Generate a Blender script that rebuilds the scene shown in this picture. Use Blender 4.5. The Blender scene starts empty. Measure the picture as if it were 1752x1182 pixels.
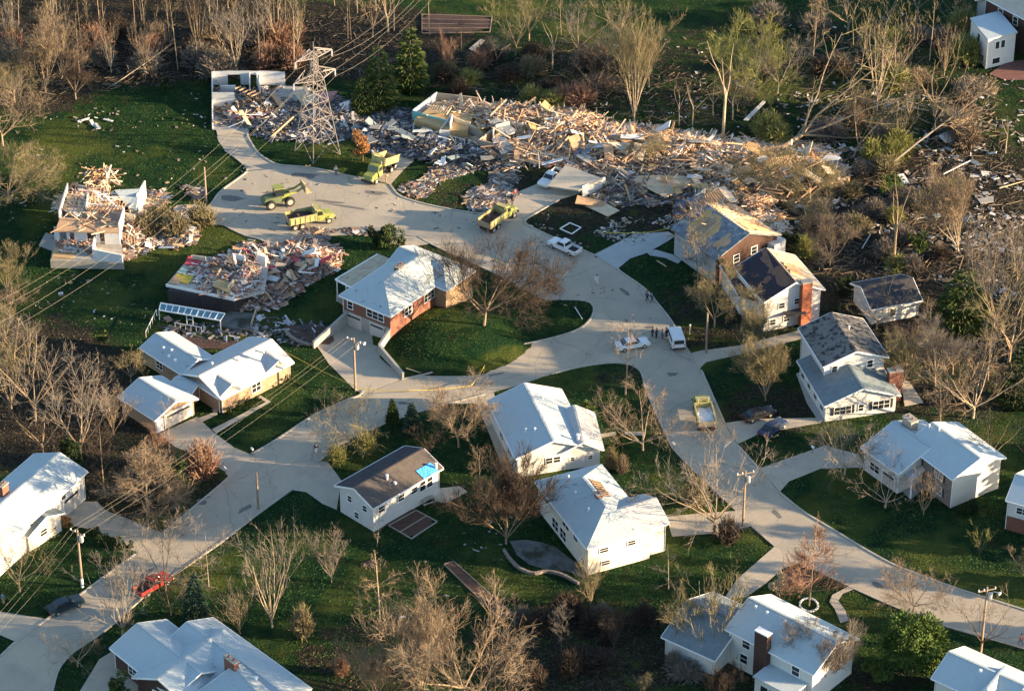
import bpy, bmesh, math, random
from math import radians as R, sin, cos, tan, pi, sqrt, atan2
from mathutils import Vector as V, Matrix, noise

S = bpy.context.scene
# ------------------------------------------------------------------ camera
PITCH = R(33.0); DIST = 458.0; FOC = 5500.0; W0, H0 = 1752.0, 1182.0
CAMP = V((0, -DIST*cos(PITCH), DIST*sin(PITCH)))
cam = bpy.data.cameras.new('camera'); cam_o = bpy.data.objects.new('camera', cam)
S.collection.objects.link(cam_o); S.camera = cam_o
cam_o.location = CAMP; cam_o.rotation_euler = (pi/2-PITCH, 0, 0)
cam.sensor_fit = 'HORIZONTAL'; cam.sensor_width = 36; cam.lens = 36*FOC/W0
cam.clip_start = 1; cam.clip_end = 6000
# ------------------------------------------------------------------ world, sun, exposure
SUN_EL = R(10.0); SUN_AZ = R(-8)      # measured from +x towards -y
world = bpy.data.worlds.new('World'); S.world = world; world.use_nodes = True
nt = world.node_tree; bg = nt.nodes['Background']
sky = nt.nodes.new('ShaderNodeTexSky'); sky.sky_type = 'NISHITA'; sky.sun_disc = False
sky.sun_elevation = SUN_EL
sd = V((cos(SUN_AZ)*cos(SUN_EL), sin(SUN_AZ)*cos(SUN_EL), sin(SUN_EL)))
sky.sun_rotation = atan2(sd.x, sd.y); sky.ozone_density = 1.6; sky.air_density = 0.9; sky.dust_density = 0.5
nt.links.new(sky.outputs[0], bg.inputs[0]); bg.inputs[1].default_value = 0.097
sl = bpy.data.lights.new('sun', 'SUN'); sl.energy = 5.0; sl.angle = R(0.5); sl.color = (1.0, .72, .43)
so = bpy.data.objects.new('sun', sl); S.collection.objects.link(so)
so.rotation_euler = sd.to_track_quat('Z', 'Y').to_euler(); so.location = sd*300
S.view_settings.view_transform = 'Standard'; S.view_settings.look = 'None'
S.view_settings.exposure = 2.2; S.view_settings.gamma = 1.0

# ------------------------------------------------------------------ helpers
F_ = V((0, cos(PITCH), -sin(PITCH))); U_ = V((0, sin(PITCH), cos(PITCH)))
# local rises of the terrain: (px, py, height, radius across, radius deep)
BUMPS = []
def gz(x, y):
    h = 0.0
    for (cx, cy, a, rx, ry) in BUMPS:
        d = ((x-cx)/rx)**2+((y-cy)/ry)**2
        if d < 1: h += a*(1-d)**2*(1+2*d)
    return h
def P(u, v, z=None):
    """photo pixel -> point on the terrain (z None) or on the level z"""
    d = F_*FOC + V((1, 0, 0))*(u-W0/2) - U_*(v-H0/2)
    if z is not None:
        t = (z-CAMP.z)/d.z; return CAMP+d*t
    h = 0
    for _ in range(3 if BUMPS else 1):
        t = (h-CAMP.z)/d.z; q = CAMP+d*t; h = gz(q.x, q.y)
    return V((q.x, q.y, h))
def proj(p):
    d = V(p)-CAMP; w = d.dot(F_)
    return (W0/2+FOC*d.x/w, H0/2-FOC*d.dot(U_)/w)
def pxm(v):   # pixels per metre (across) on the ground at image row v
    q = P(W0/2, v, 0); return FOC/((q-CAMP).dot(F_))
rnd = random.Random(7)

def tag(o, label, cat, group=None):
    o['label'] = label; o['category'] = cat
    if group: o['group'] = group
    return o
def empty(name, loc, label, cat, group=None, rz=0):
    o = bpy.data.objects.new(name, None); S.collection.objects.link(o)
    o.location = loc; o.rotation_euler[2] = rz; o.empty_display_size = .3
    return tag(o, label, cat, group)

class MB:
    def __init__(s): s.v = []; s.f = []; s.c = None
    def poly(s, pts):
        n = len(s.v); s.v += [tuple(p) for p in pts]; s.f.append(tuple(range(n, n+len(pts))))
    def quadbox(s, b4, t4, bottom=True):
        n = len(s.v); s.v += [tuple(p) for p in b4]+[tuple(p) for p in t4]; k = len(b4)
        s.f.append(tuple(range(n+k, n+2*k)))
        if bottom: s.f.append(tuple(reversed(range(n, n+k))))
        for i in range(k):
            j = (i+1) % k; s.f.append((n+i, n+j, n+k+j, n+k+i))
    def box(s, c, sx, sy, sz, rz=0, M=None, taper=1.0):
        """centre c, full sizes"""
        pts = []
        for z, t in ((-.5, 1), (.5, taper)):
            for x, y in ((-.5, -.5), (.5, -.5), (.5, .5), (-.5, .5)):
                p = V((x*sx*t, y*sy*t, z*sz))
                p = (M @ p) if M else Matrix.Rotation(rz, 3, 'Z') @ p
                pts.append(V(c)+p)
        s.quadbox(pts[:4], pts[4:])
    def bar(s, a, b, w, h=None):
        a = V(a); b = V(b); d = b-a
        if d.length < 1e-6: return
        h = h or w; d.normalize()
        x = d.cross(V((0, 0, 1)))
        if x.length < 1e-3: x = V((1, 0, 0))
        x.normalize(); y = x.cross(d)
        q = [x*w/2*i+y*h/2*j for i, j in ((-1, -1), (1, -1), (1, 1), (-1, 1))]
        s.quadbox([a+k for k in q], [b+k for k in q])
    def tube(s, pts, rad, n=6, caps=True):
        base = len(s.v); m = len(pts)
        for i, p in enumerate(pts):
            p = V(p); d = (V(pts[min(i+1, m-1)])-V(pts[max(i-1, 0)])).normalized()
            x = d.cross(V((0, 0, 1)));
            if x.length < 1e-3: x = V((1, 0, 0))
            x.normalize(); y = x.cross(d); r = rad[i] if isinstance(rad, (list, tuple)) else rad
            for k in range(n):
                a = 2*pi*k/n; s.v.append(tuple(p+x*r*cos(a)+y*r*sin(a)))
        for i in range(m-1):
            for k in range(n):
                l = (k+1) % n; s.f.append((base+i*n+k, base+i*n+l, base+(i+1)*n+l, base+(i+1)*n+k))
        if caps:
            s.f.append(tuple(base+k for k in reversed(range(n)))); s.f.append(tuple(base+(m-1)*n+k for k in range(n)))
    def wheel(s, c, r, w, axis, n=14):
        a = V(axis).normalized(); s.tube([V(c)-a*w/2, V(c)-a*w*.4, V(c)+a*w*.4, V(c)+a*w/2], [r*.9, r, r, r*.9], n)
    def build(s, name, m, parent=None, origin=None, smooth=False, kind=None):
        me = bpy.data.meshes.new(name)
        o0 = V(origin) if origin is not None else V((0, 0, 0))
        me.from_pydata([tuple(V(p)-o0) for p in s.v] if o0.length else s.v, [], s.f)
        me.validate(); me.update()
        if m: me.materials.append(m)
        if smooth:
            me.polygons.foreach_set('use_smooth', [True]*len(me.polygons))
        o = bpy.data.objects.new(name, me); S.collection.objects.link(o)
        if parent: o.parent = parent
        elif o0.length: o.location = o0
        if kind: o['kind'] = kind
        return o
def part(mb, name, m, root, **k):
    """mb in world coordinates, becomes a child of root (un-rotated empties only)"""
    return mb.build(name, m, root, origin=worldloc(root), **k)
def worldloc(o):
    p = V(o.location)
    while o.parent: o = o.parent; p += V(o.location)
    return p
def copytree(o, parent=None):
    c = o.copy(); S.collection.objects.link(c)
    if parent: c.parent = parent
    for ch in list(o.children): copytree(ch, c)
    return c

# ------------------------------------------------------------------ materials
def mat(name, col, rough=.8, col2=None, scale=1.5, detail=6, thr=None, spec=.3, bump=0, bscale=None, metal=0,
        stretch=None, col3=None, thr3=None, scale3=.6, lines=None, fine=.0, attr=None, cracks=None):
    m = bpy.data.materials.new(name); m.use_nodes = True; n = m.node_tree.nodes; L = m.node_tree.links
    b = n['Principled BSDF']; b.inputs['Roughness'].default_value = rough; b.inputs['Metallic'].default_value = metal
    b.inputs['Specular IOR Level'].default_value = spec
    b.inputs['Base Color'].default_value = (*col, 1)
    tc = n.new('ShaderNodeTexCoord'); mp = n.new('ShaderNodeMapping'); L.new(tc.outputs['Object'], mp.inputs[0])
    if stretch: mp.inputs['Scale'].default_value = stretch
    out = None
    def noisefac(sc, th, det=detail, w=.06):
        t = n.new('ShaderNodeTexNoise'); t.inputs['Scale'].default_value = sc; t.inputs['Detail'].default_value = det
        t.inputs['Roughness'].default_value = .6
        L.new(mp.outputs[0], t.inputs['Vector'])
        r = n.new('ShaderNodeMapRange'); L.new(t.outputs[0], r.inputs[0])
        if th is None: r.inputs[1].default_value = .3; r.inputs[2].default_value = .7
        else: r.inputs[1].default_value = th-w; r.inputs[2].default_value = th+w
        return r.outputs[0]
    def mixc(f, a, bcol):
        x = n.new('ShaderNodeMix'); x.data_type = 'RGBA'
        if isinstance(f, float): x.inputs[0].default_value = f
        else: L.new(f, x.inputs[0])
        if isinstance(a, tuple): x.inputs[6].default_value = (*a, 1)
        else: L.new(a, x.inputs[6])
        if isinstance(bcol, tuple): x.inputs[7].default_value = (*bcol, 1)
        else: L.new(bcol, x.inputs[7])
        return x.outputs[2]
    cur = col
    if attr:
        at = n.new('ShaderNodeAttribute'); at.attribute_name = attr; cur = at.outputs['Color']
    if col2: cur = mixc(noisefac(scale, thr), cur, col2)
    if col3: cur = mixc(noisefac(scale3, thr3), cur, col3)
    if lines:
        w = n.new('ShaderNodeTexWave'); w.wave_type = 'BANDS'; w.bands_direction = lines[0]; w.inputs['Scale'].default_value = lines[1]
        w.inputs['Distortion'].default_value = .3
        L.new(mp.outputs[0], w.inputs['Vector'])
        r = n.new('ShaderNodeMapRange'); L.new(w.outputs[1], r.inputs[0]); r.inputs[3].default_value = 1-lines[2]; r.inputs[1].default_value = .0; r.inputs[2].default_value = .35
        x = n.new('ShaderNodeMix'); x.data_type = 'RGBA'; x.blend_type = 'MULTIPLY'; x.inputs[0].default_value = 1
        if isinstance(cur, tuple): x.inputs[6].default_value = (*cur, 1)
        else: L.new(cur, x.inputs[6])
        L.new(r.outputs[0], x.inputs[7]); cur = x.outputs[2]
    if fine:
        t = n.new('ShaderNodeTexNoise'); t.inputs['Scale'].default_value = 9; t.inputs['Detail'].default_value = 4; t.inputs['Roughness'].default_value = .75
        L.new(tc.outputs['Object'], t.inputs['Vector'])
        r = n.new('ShaderNodeMapRange'); L.new(t.outputs[0], r.inputs[0]); r.inputs[1].default_value = .3; r.inputs[2].default_value = .7
        r.inputs[3].default_value = 1-fine; r.inputs[4].default_value = 1+fine
        x = n.new('ShaderNodeMix'); x.data_type = 'RGBA'; x.blend_type = 'MULTIPLY'; x.inputs[0].default_value = 1
        if isinstance(cur, tuple): x.inputs[6].default_value = (*cur, 1)
        else: L.new(cur, x.inputs[6])
        L.new(r.outputs[0], x.inputs[7]); cur = x.outputs[2]
    if cracks:
        for kk, (sc_, wd, st) in enumerate((cracks, (cracks[0]*.45, cracks[1]*.8, .15))):
            nd = n.new('ShaderNodeTexNoise'); nd.inputs['Scale'].default_value = .5; nd.inputs['Detail'].default_value = 4; L.new(tc.outputs['Object'], nd.inputs['Vector'])
            ml = n.new('ShaderNodeVectorMath'); ml.operation = 'MULTIPLY_ADD'; L.new(nd.outputs['Color'], ml.inputs[0]); ml.inputs[1].default_value = (2.2, 2.2, 0); L.new(tc.outputs['Object'], ml.inputs[2])
            vo = n.new('ShaderNodeTexVoronoi'); vo.feature = 'DISTANCE_TO_EDGE'; vo.inputs['Scale'].default_value = sc_; L.new(ml.outputs[0], vo.inputs['Vector'])
            r = n.new('ShaderNodeMapRange'); L.new(vo.outputs[0], r.inputs[0]); r.inputs[1].default_value = wd*.3; r.inputs[2].default_value = wd; r.inputs[3].default_value = 1-st
            x = n.new('ShaderNodeMix'); x.data_type = 'RGBA'; x.blend_type = 'MULTIPLY'; x.inputs[0].default_value = 1
            L.new(cur, x.inputs[6]); L.new(r.outputs[0], x.inputs[7]); cur = x.outputs[2]
        sn = n.new('ShaderNodeTexNoise'); sn.inputs['Scale'].default_value = .35; sn.inputs['Detail'].default_value = 8; sn.inputs['Roughness'].default_value = .7; L.new(tc.outputs['Object'], sn.inputs['Vector'])
        r = n.new('ShaderNodeMapRange'); L.new(sn.outputs[0], r.inputs[0]); r.inputs[1].default_value = .62; r.inputs[2].default_value = .74; r.inputs[4].default_value = .62; r.inputs[3].default_value = 1
        x = n.new('ShaderNodeMix'); x.data_type = 'RGBA'; x.blend_type = 'MULTIPLY'; x.inputs[0].default_value = 1
        L.new(cur, x.inputs[6]); L.new(r.outputs[0], x.inputs[7]); cur = x.outputs[2]
    if not isinstance(cur, tuple): L.new(cur, b.inputs['Base Color'])
    if bump:
        t = n.new('ShaderNodeTexNoise'); t.inputs['Scale'].default_value = bscale or 3; t.inputs['Detail'].default_value = 5
        L.new(tc.outputs['Object'], t.inputs['Vector'])
        bn = n.new('ShaderNodeBump'); bn.inputs['Strength'].default_value = bump; bn.inputs['Distance'].default_value = .3
        L.new(t.outputs[0], bn.inputs['Height']); L.new(bn.outputs[0], b.inputs['Normal'])
    return m

M = {}
def roofmat(name, c, c2, **k): M[name] = mat(name, c, .95, c2, 1.1, spec=.1, fine=.12, lines=('Z', 2.4, .10), bump=.15, bscale=6, **k)
roofmat('roof_pale', (.41, .475, .49), (.385, .445, .46))
roofmat('roof_pale_warm', (.46, .47, .46), (.42, .43, .43))
roofmat('roof_grey', (.19, .235, .25), (.14, .175, .19))
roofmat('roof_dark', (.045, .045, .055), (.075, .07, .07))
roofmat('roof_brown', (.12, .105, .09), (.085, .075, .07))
roofmat('roof_torn', (.39, .45, .465), (.35, .405, .42), col3=(.03, .035, .04), thr3=.68, scale3=1.3)
roofmat('roof_chipped', (.20, .185, .165), (.14, .13, .12), col3=(.035, .034, .036), thr3=.55, scale3=1.3)
roofmat('roof_stripped', (.035, .03, .045), (.05, .045, .05), col3=(.20, .11, .07), thr3=.64, scale3=.35)
roofmat('roof_decking', (.50, .42, .30), (.38, .31, .22), col3=(.12, .09, .07), thr3=.64, scale3=.7)
roofmat('roof_mottled', (.20, .24, .28), (.10, .12, .14), col3=(.35, .33, .28), thr3=.58, scale3=.8)
M['white_wall'] = mat('white_wall', (.60, .60, .575), .7, (.54, .535, .51), .7, lines=('Z', 2.5, .10), fine=.04)
M['cream_wall'] = mat('cream_wall', (.62, .59, .52), .7, (.55, .525, .46), .7, lines=('Z', 2.5, .10), fine=.05)
M['grey_wall'] = mat('grey_wall', (.35, .36, .36), .8, (.28, .29, .29), .9, fine=.08)
M['brick'] = mat('brick', (.22, .095, .065), .9, (.15, .07, .05), 4, lines=('Z', 4, .25), fine=.25)
M['brick_tan'] = mat('brick_tan', (.36, .265, .17), .9, (.22, .15, .10), 3, lines=('Z', 4, .25), fine=.35)
M['brick_dark'] = mat('brick_dark', (.055, .030, .024), .9, (.085, .05, .038), 3, lines=('Z', 4, .25), fine=.3)
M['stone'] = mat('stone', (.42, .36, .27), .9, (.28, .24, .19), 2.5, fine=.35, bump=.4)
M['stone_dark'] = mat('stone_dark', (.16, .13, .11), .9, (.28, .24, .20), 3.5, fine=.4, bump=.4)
M['trim'] = mat('trim', (.78, .78, .75), .5)
M['glass'] = mat('glass', (.02, .025, .03), .12, spec=.6)
M['shutter'] = mat('shutter', (.03, .035, .04), .6)
M['garage_door'] = mat('garage_door', (.55, .50, .43), .5, lines=('Z', 1.2, .2))
M['metal_grey'] = mat('metal_grey', (.40, .41, .42), .5, metal=.3)
M['wood_pole'] = mat('wood_pole', (.20, .15, .11), .95, (.30, .23, .17), 2, stretch=(3, 3, .4))
M['porcelain'] = mat('porcelain', (.7, .7, .68), .3)
M['steel'] = mat('steel', (.30, .27, .25), .7, (.20, .18, .165), 1.5)
M['wire'] = mat('wire', (.26, .24, .19), .7)
M['brown_deck'] = mat('brown_deck', (.22, .115, .07), .95, (.13, .07, .05), 1.4, fine=.2)
M['dirty_slab'] = mat('dirty_slab', (.15, .155, .15), .95, (.07, .07, .065), .5, fine=.2, col3=(.04, .045, .03), thr3=.55, scale3=.35)
M['tarp_blue'] = mat('tarp_blue', (.06, .33, .72), .5, (.10, .42, .8), 2, bump=.6, bscale=3)
M['concrete'] = mat('concrete', (.34, .33, .30), .95, (.27, .26, .24), .5, fine=.12, bump=.05)
M['wall_conc'] = mat('wall_conc', (.36, .34, .29), .95, (.25, .24, .21), 1.3, fine=.15)
M['slab_tan'] = mat('slab_tan', (.50, .44, .34), .95, (.40, .35, .27), .8, fine=.15)
M['lumber'] = mat('lumber', (.50, .33, .19), .9, (.36, .22, .13), 1.2, fine=.25)
M['lumber_pale'] = mat('lumber_pale', (.60, .47, .32), .9, (.48, .36, .23), 1.2, fine=.25)
M['plywood'] = mat('plywood', (.50, .34, .16), .9, (.40, .26, .12), .8, fine=.15)
M['drywall'] = mat('drywall', (.70, .70, .68), .9, (.55, .55, .54), 1.0, fine=.1)
M['teal_wall'] = mat('teal_wall', (.16, .42, .40), .9, (.22, .48, .45), .8, fine=.1)
M['mauve_wall'] = mat('mauve_wall', (.45, .22, .22), .9, (.36, .18, .18), .8, fine=.1)
M['dark_void'] = mat('dark_void', (.03, .028, .03), .95, (.05, .045, .045), 1, fine=.3)  # near-black; on roof sheets it stands for the shade inside holes
M['carpet_red'] = mat('carpet_red', (.45, .06, .07), .95)
M['carpet_yellow'] = mat('carpet_yellow', (.52, .36, .06), .95)
M['carpet_green'] = mat('carpet_green', (.38, .46, .36), .95)
M['tile_white'] = mat('tile_white', (.46, .42, .36), .8, (.34, .30, .26), 2, fine=.1)
M['soil'] = mat('soil', (.06, .035, .028), .95, (.09, .055, .04), 1.3, fine=.3, bump=.3)
M['patio_brick'] = mat('patio_brick', (.20, .10, .08), .95, (.14, .07, .06), 1.3, fine=.2)
# ================================================================== SETTING: ground, roads, drives, kerbs
def bump_px(u, v, a, rx, ry):
    q = P(u, v, 0); BUMPS.append((q.x, q.y, a, rx, ry))
_b = [(775, 575, 1.6, 11.5, 10.5)]
_bl = []
for u, v, a, rx, ry in _b:
    q = P(u, v, 0); _bl.append((q.x, q.y, a, rx, ry))
BUMPS += _bl

# how bare / leaf-littered the soil is: ellipses in photo pixels (cx, cy, rx, ry, strength)
SOIL = [(200, 60, 330, 75, 1), (520, 70, 260, 60, 1), (60, 120, 110, 70, .8), (1180, 330, 330, 70, .6), (1010, 130, 300, 60, .45), (1350, 130, 320, 110, .36),
        (1620, 420, 260, 170, .75), (1620, 620, 200, 90, .6), (60, 680, 170, 120, .9), (200, 800, 90, 90, .7), (1000, 1120, 190, 80, .6),
        (1360, 370, 200, 80, .7), (1240, 540, 110, 70, .5), (900, 400, 110, 40, .55), (760, 640, 90, 20, .3), (1320, 700, 80, 40, .6),
        (640, 1130, 130, 60, .5), (1600, 200, 200, 120, .34), (840, 340, 160, 30, .4), (1400, 980, 60, 30, .6), (330, 850, 70, 50, .5),
        (1080, 640, 60, 30, .4), (1400, 1170, 200, 40, .5)]
def groundmat():
    m = bpy.data.materials.new('ground'); m.use_nodes = True; n = m.node_tree.nodes; L = m.node_tree.links
    b = n['Principled BSDF']; b.inputs['Roughness'].default_value = 1; b.inputs['Specular IOR Level'].default_value = .05
    tc = n.new('ShaderNodeTexCoord')
    def nz(sc, a=.3, c=.7, det=6, ro=.6):
        t = n.new('ShaderNodeTexNoise'); t.inputs['Scale'].default_value = sc; t.inputs['Detail'].default_value = det; t.inputs['Roughness'].default_value = ro
        L.new(tc.outputs['Object'], t.inputs['Vector']); r = n.new('ShaderNodeMapRange'); L.new(t.outputs[0], r.inputs[0])
        r.inputs[1].default_value = a; r.inputs[2].default_value = c; return r.outputs[0]
    def mx(f, a, c, bt='MIX'):
        x = n.new('ShaderNodeMix'); x.data_type = 'RGBA'; x.blend_type = bt
        if isinstance(f, float): x.inputs[0].default_value = f
        else: L.new(f, x.inputs[0])
        for i, k in ((6, a), (7, c)):
            if isinstance(k, tuple): x.inputs[i].default_value = (*k, 1)
            else: L.new(k, x.inputs[i])
        return x.outputs[2]
    g = mx(nz(.12), (.0065, .0265, .0110), (.0135, .0390, .0110))
    g = mx(nz(.31, .56, .70), g, (.030, .028, .014))
    g = mx(nz(.5, .45, .75), g, (.032, .058, .015))
    g = mx(nz(.06, .5, .62), g, (.070, .085, .020))
    s = mx(nz(.35), (.0260, .0245, .0190), (.0520, .0440, .0330))
    s = mx(nz(2.2, .5, .62), s, (.0122, .0116, .0102))
    s = mx(nz(.9, .56, .66), s, (.0177, .0231, .0095))
    at = n.new('ShaderNodeAttribute'); at.attribute_name = 'soil'
    ad = n.new('ShaderNodeMath'); ad.operation = 'ADD'; L.new(at.outputs['Fac'], ad.inputs[0])
    sb = n.new('ShaderNodeMath'); sb.operation = 'MULTIPLY_ADD'; L.new(nz(.45, .25, .75), sb.inputs[0]); sb.inputs[1].default_value = .9; sb.inputs[2].default_value = -.45
    L.new(sb.outputs[0], ad.inputs[1])
    rr = n.new('ShaderNodeMapRange'); L.new(ad.outputs[0], rr.inputs[0]); rr.inputs[1].default_value = .3; rr.inputs[2].default_value = .6
    c = mx(rr.outputs[0], g, s)
    f = nz(7, .25, .75, 5, .8)
    r2 = n.new('ShaderNodeMapRange'); L.new(f, r2.inputs[0]); r2.inputs[3].default_value = .55; r2.inputs[4].default_value = 1.45
    c = mx(1.0, c, r2.outputs[0], 'MULTIPLY')
    L.new(c, b.inputs['Base Color'])
    bn = n.new('ShaderNodeBump'); bn.inputs['Strength'].default_value = 1.0; bn.inputs['Distance'].default_value = .6
    t = n.new('ShaderNodeTexNoise'); t.inputs['Scale'].default_value = 2.2; t.inputs['Detail'].default_value = 7; t.inputs['Roughness'].default_value = .7
    L.new(tc.outputs['Object'], t.inputs['Vector']); L.new(t.outputs[0], bn.inputs['Height']); L.new(bn.outputs[0], b.inputs['Normal'])
    return m
def ground():
    xs = [-2500, -800, -300]+[-130+i*1.5 for i in range(175)]+[300, 800, 2500]
    ys = [-1500, -300]+[-110+i*1.5 for i in range(175)]+[320, 800, 3000]
    vs = [(x, y, gz(x, y)) for y in ys for x in xs]; nx = len(xs)
    fs = [(j*nx+i, j*nx+i+1, (j+1)*nx+i+1, (j+1)*nx+i) for j in range(len(ys)-1) for i in range(nx-1)]
    me = bpy.data.meshes.new('ground'); me.from_pydata(vs, [], fs); me.materials.append(groundmat())
    at = me.attributes.new('soil', 'FLOAT', 'POINT'); d = []
    for x, y, z in vs:
        u, v = proj((x, y, z)); s = 0
        if y > 200: s = .8
        else:
            for cx, cy, rx, ry, a in SOIL:
                q = ((u-cx)/rx)**2+((v-cy)/ry)**2
                if q < 1.8: s = max(s, a*min(1, 1.8-q))
        d.append(s)
    at.data.foreach_set('value', d)
    me.polygons.foreach_set('use_smooth', [True]*len(me.polygons))
    o = bpy.data.objects.new('ground', me); S.collection.objects.link(o); o['kind'] = 'structure'
ground()

def smooth_line(pts, closed=False, it=2):
    for _ in range(it):
        q = []; n = len(pts)
        for i in range(n if closed else n-1):
            a, b = pts[i], pts[(i+1) % n]
            q += [tuple(.8*x+.2*y for x, y in zip(a, b)), tuple(.2*x+.8*y for x, y in zip(a, b))]
        if not closed: q = [pts[0]]+q+[pts[-1]]
        pts = q
    return pts
def sheet(name, px, m, z, kind='structure', sm=1, label=None):
    pts = smooth_line(px, True, sm) if sm else px
    bm = bmesh.new(); vs = [bm.verts.new((P(u, v, 0).x, P(u, v, 0).y, z)) for u, v in pts]
    es = [bm.edges.new((vs[i], vs[(i+1) % len(vs)])) for i in range(len(vs))]
    bmesh.ops.triangle_fill(bm, edges=es, use_beauty=True)
    for f in bm.faces:
        if f.normal.z < 0: f.normal_flip()
    me = bpy.data.meshes.new(name); bm.to_mesh(me); bm.free(); me.materials.append(m)
    o = bpy.data.objects.new(name, me); S.collection.objects.link(o)
    if kind: o['kind'] = kind
    return o
asph = mat('asphalt', (.38, .335, .255), .95, (.32, .285, .225), .25, fine=.16, col3=(.41, .355, .265), thr3=.58, scale3=.09, bump=.12, bscale=5, cracks=(.13, .007, .3))
drivem = mat('drive_concrete', (.43, .375, .285), .95, (.35, .31, .245), .4, fine=.14, bump=.1, bscale=4, cracks=(.25, .006, .18))
drive_b = mat('drive_pale', (.38, .385, .37), .95, (.32, .33, .32), .4, fine=.12, cracks=(.25, .006, .2))
kerbm = mat('kerb', (.46, .42, .34), .95, (.30, .28, .24), 1.2, fine=.2)

LEFT_EDGE = [(-60, 1165), (0, 1123), (28, 1096), (78, 1061), (136, 1018), (231, 948), (284, 907), (332, 867), (393, 817), (429, 777), (465, 758), (536, 710), (591, 685), (625, 675), (687, 649)]
ISLAND = [(687, 649), (738, 639), (788, 621), (865, 596), (941, 580), (979, 569), (1000, 558), (1013, 543), (1017, 528), (1010, 517), (990, 513), (960, 513), (936, 514), (905, 500), (870, 478), (814, 453), (758, 428), (724, 411), (716, 405)]
UPPER = [(716, 405), (690, 402), (650, 404), (600, 402), (540, 405), (506, 410), (458, 416), (443, 409), (423, 405), (402, 396), (382, 385), (340, 384), (300, 372), (296, 352), (327, 350), (358, 354), (376, 328), (403, 309), (421, 296), (424, 288), (406, 273), (385, 258), (371, 238), (374, 222), (422, 222), (424, 235), (441, 263), (472, 283), (523, 286), (558, 292), (594, 301), (622, 306), (645, 312), (667, 316), (682, 336), (720, 348), (761, 357), (817, 366), (855, 352), (886, 328), (925, 314), (960, 332), (957, 342), (924, 361), (897, 377), (900, 385), (938, 403), (996, 428), (1019, 438), (1055, 458)]
RIGHT = [(1055, 458), (1062, 466), (1103, 493), (1128, 523), (1149, 549), (1166, 580), (1184, 606), (1200, 634), (1212, 661), (1240, 725), (1262, 762), (1300, 803), (1333, 842), (1373, 875), (1424, 905), (1474, 936), (1528, 966), (1583, 987), (1640, 1008), (1752, 1043), (1850, 1075)]
LOWER = [(1850, 1142), (1752, 1109), (1721, 1100), (1651, 1081), (1601, 1066), (1521, 1034), (1452, 1003), (1400, 978), (1366, 960), (1326, 935), (1286, 900), (1240, 856), (1163, 781), (1148, 763), (1133, 730), (1105, 668), (1098, 636), (1082, 624), (1050, 620), (1000, 626), (943, 640), (891, 658), (830, 675), (754, 694), (728, 702), (660, 724), (600, 752), (561, 777), (545, 791), (500, 837), (440, 880), (412, 902), (372, 933), (291, 988), (246, 1020), (201, 1063), (156, 1096), (121, 1118), (98, 1146), (86, 1200), (-60, 1250)]
sheet('road', LEFT_EDGE[:-1]+ISLAND[:-1]+UPPER[:-1]+RIGHT+LOWER, asph, .02, sm=1)
def strip_kerb(lines):
    mb = MB()
    for line in lines:
        pts = [V((P(u, v, 0).x, P(u, v, 0).y, 0)) for u, v in smooth_line(line, False, 2)]
        n = len(pts); off = []
        for i in range(n):
            d = (pts[min(i+1, n-1)]-pts[max(i-1, 0)]).normalized(); off.append(V((-d.y, d.x, 0)))
        b = len(mb.v)
        for p, o in zip(pts, off):
            mb.v += [tuple(p-o*.13), tuple(p-o*.13+V((0, 0, .13))), tuple(p+o*.13+V((0, 0, .13))), tuple(p+o*.13)]
        for i in range(n-1):
            for k in range(3):
                mb.f.append((b+i*4+k, b+i*4+k+1, b+(i+1)*4+k+1, b+(i+1)*4+k))
    return mb.build('kerb', kerbm, kind='structure')
strip_kerb([LEFT_EDGE[1:4], LEFT_EDGE[3:6], [(279, 911), (332, 867), (378, 829), (392, 816)], [(430, 777), (465, 758), (536, 710), (591, 685), (616, 677), (622, 668)],
            ISLAND[:12], ISLAND[12:], UPPER[6:11], UPPER[15:22], UPPER[24:32], UPPER[33:38], UPPER[42:49], RIGHT[:6], RIGHT[7:10], RIGHT[10:12], RIGHT[12:],
            LOWER[:7], LOWER[9:11], LOWER[11:21], LOWER[22:25], LOWER[25:29], LOWER[29:40]])
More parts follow.
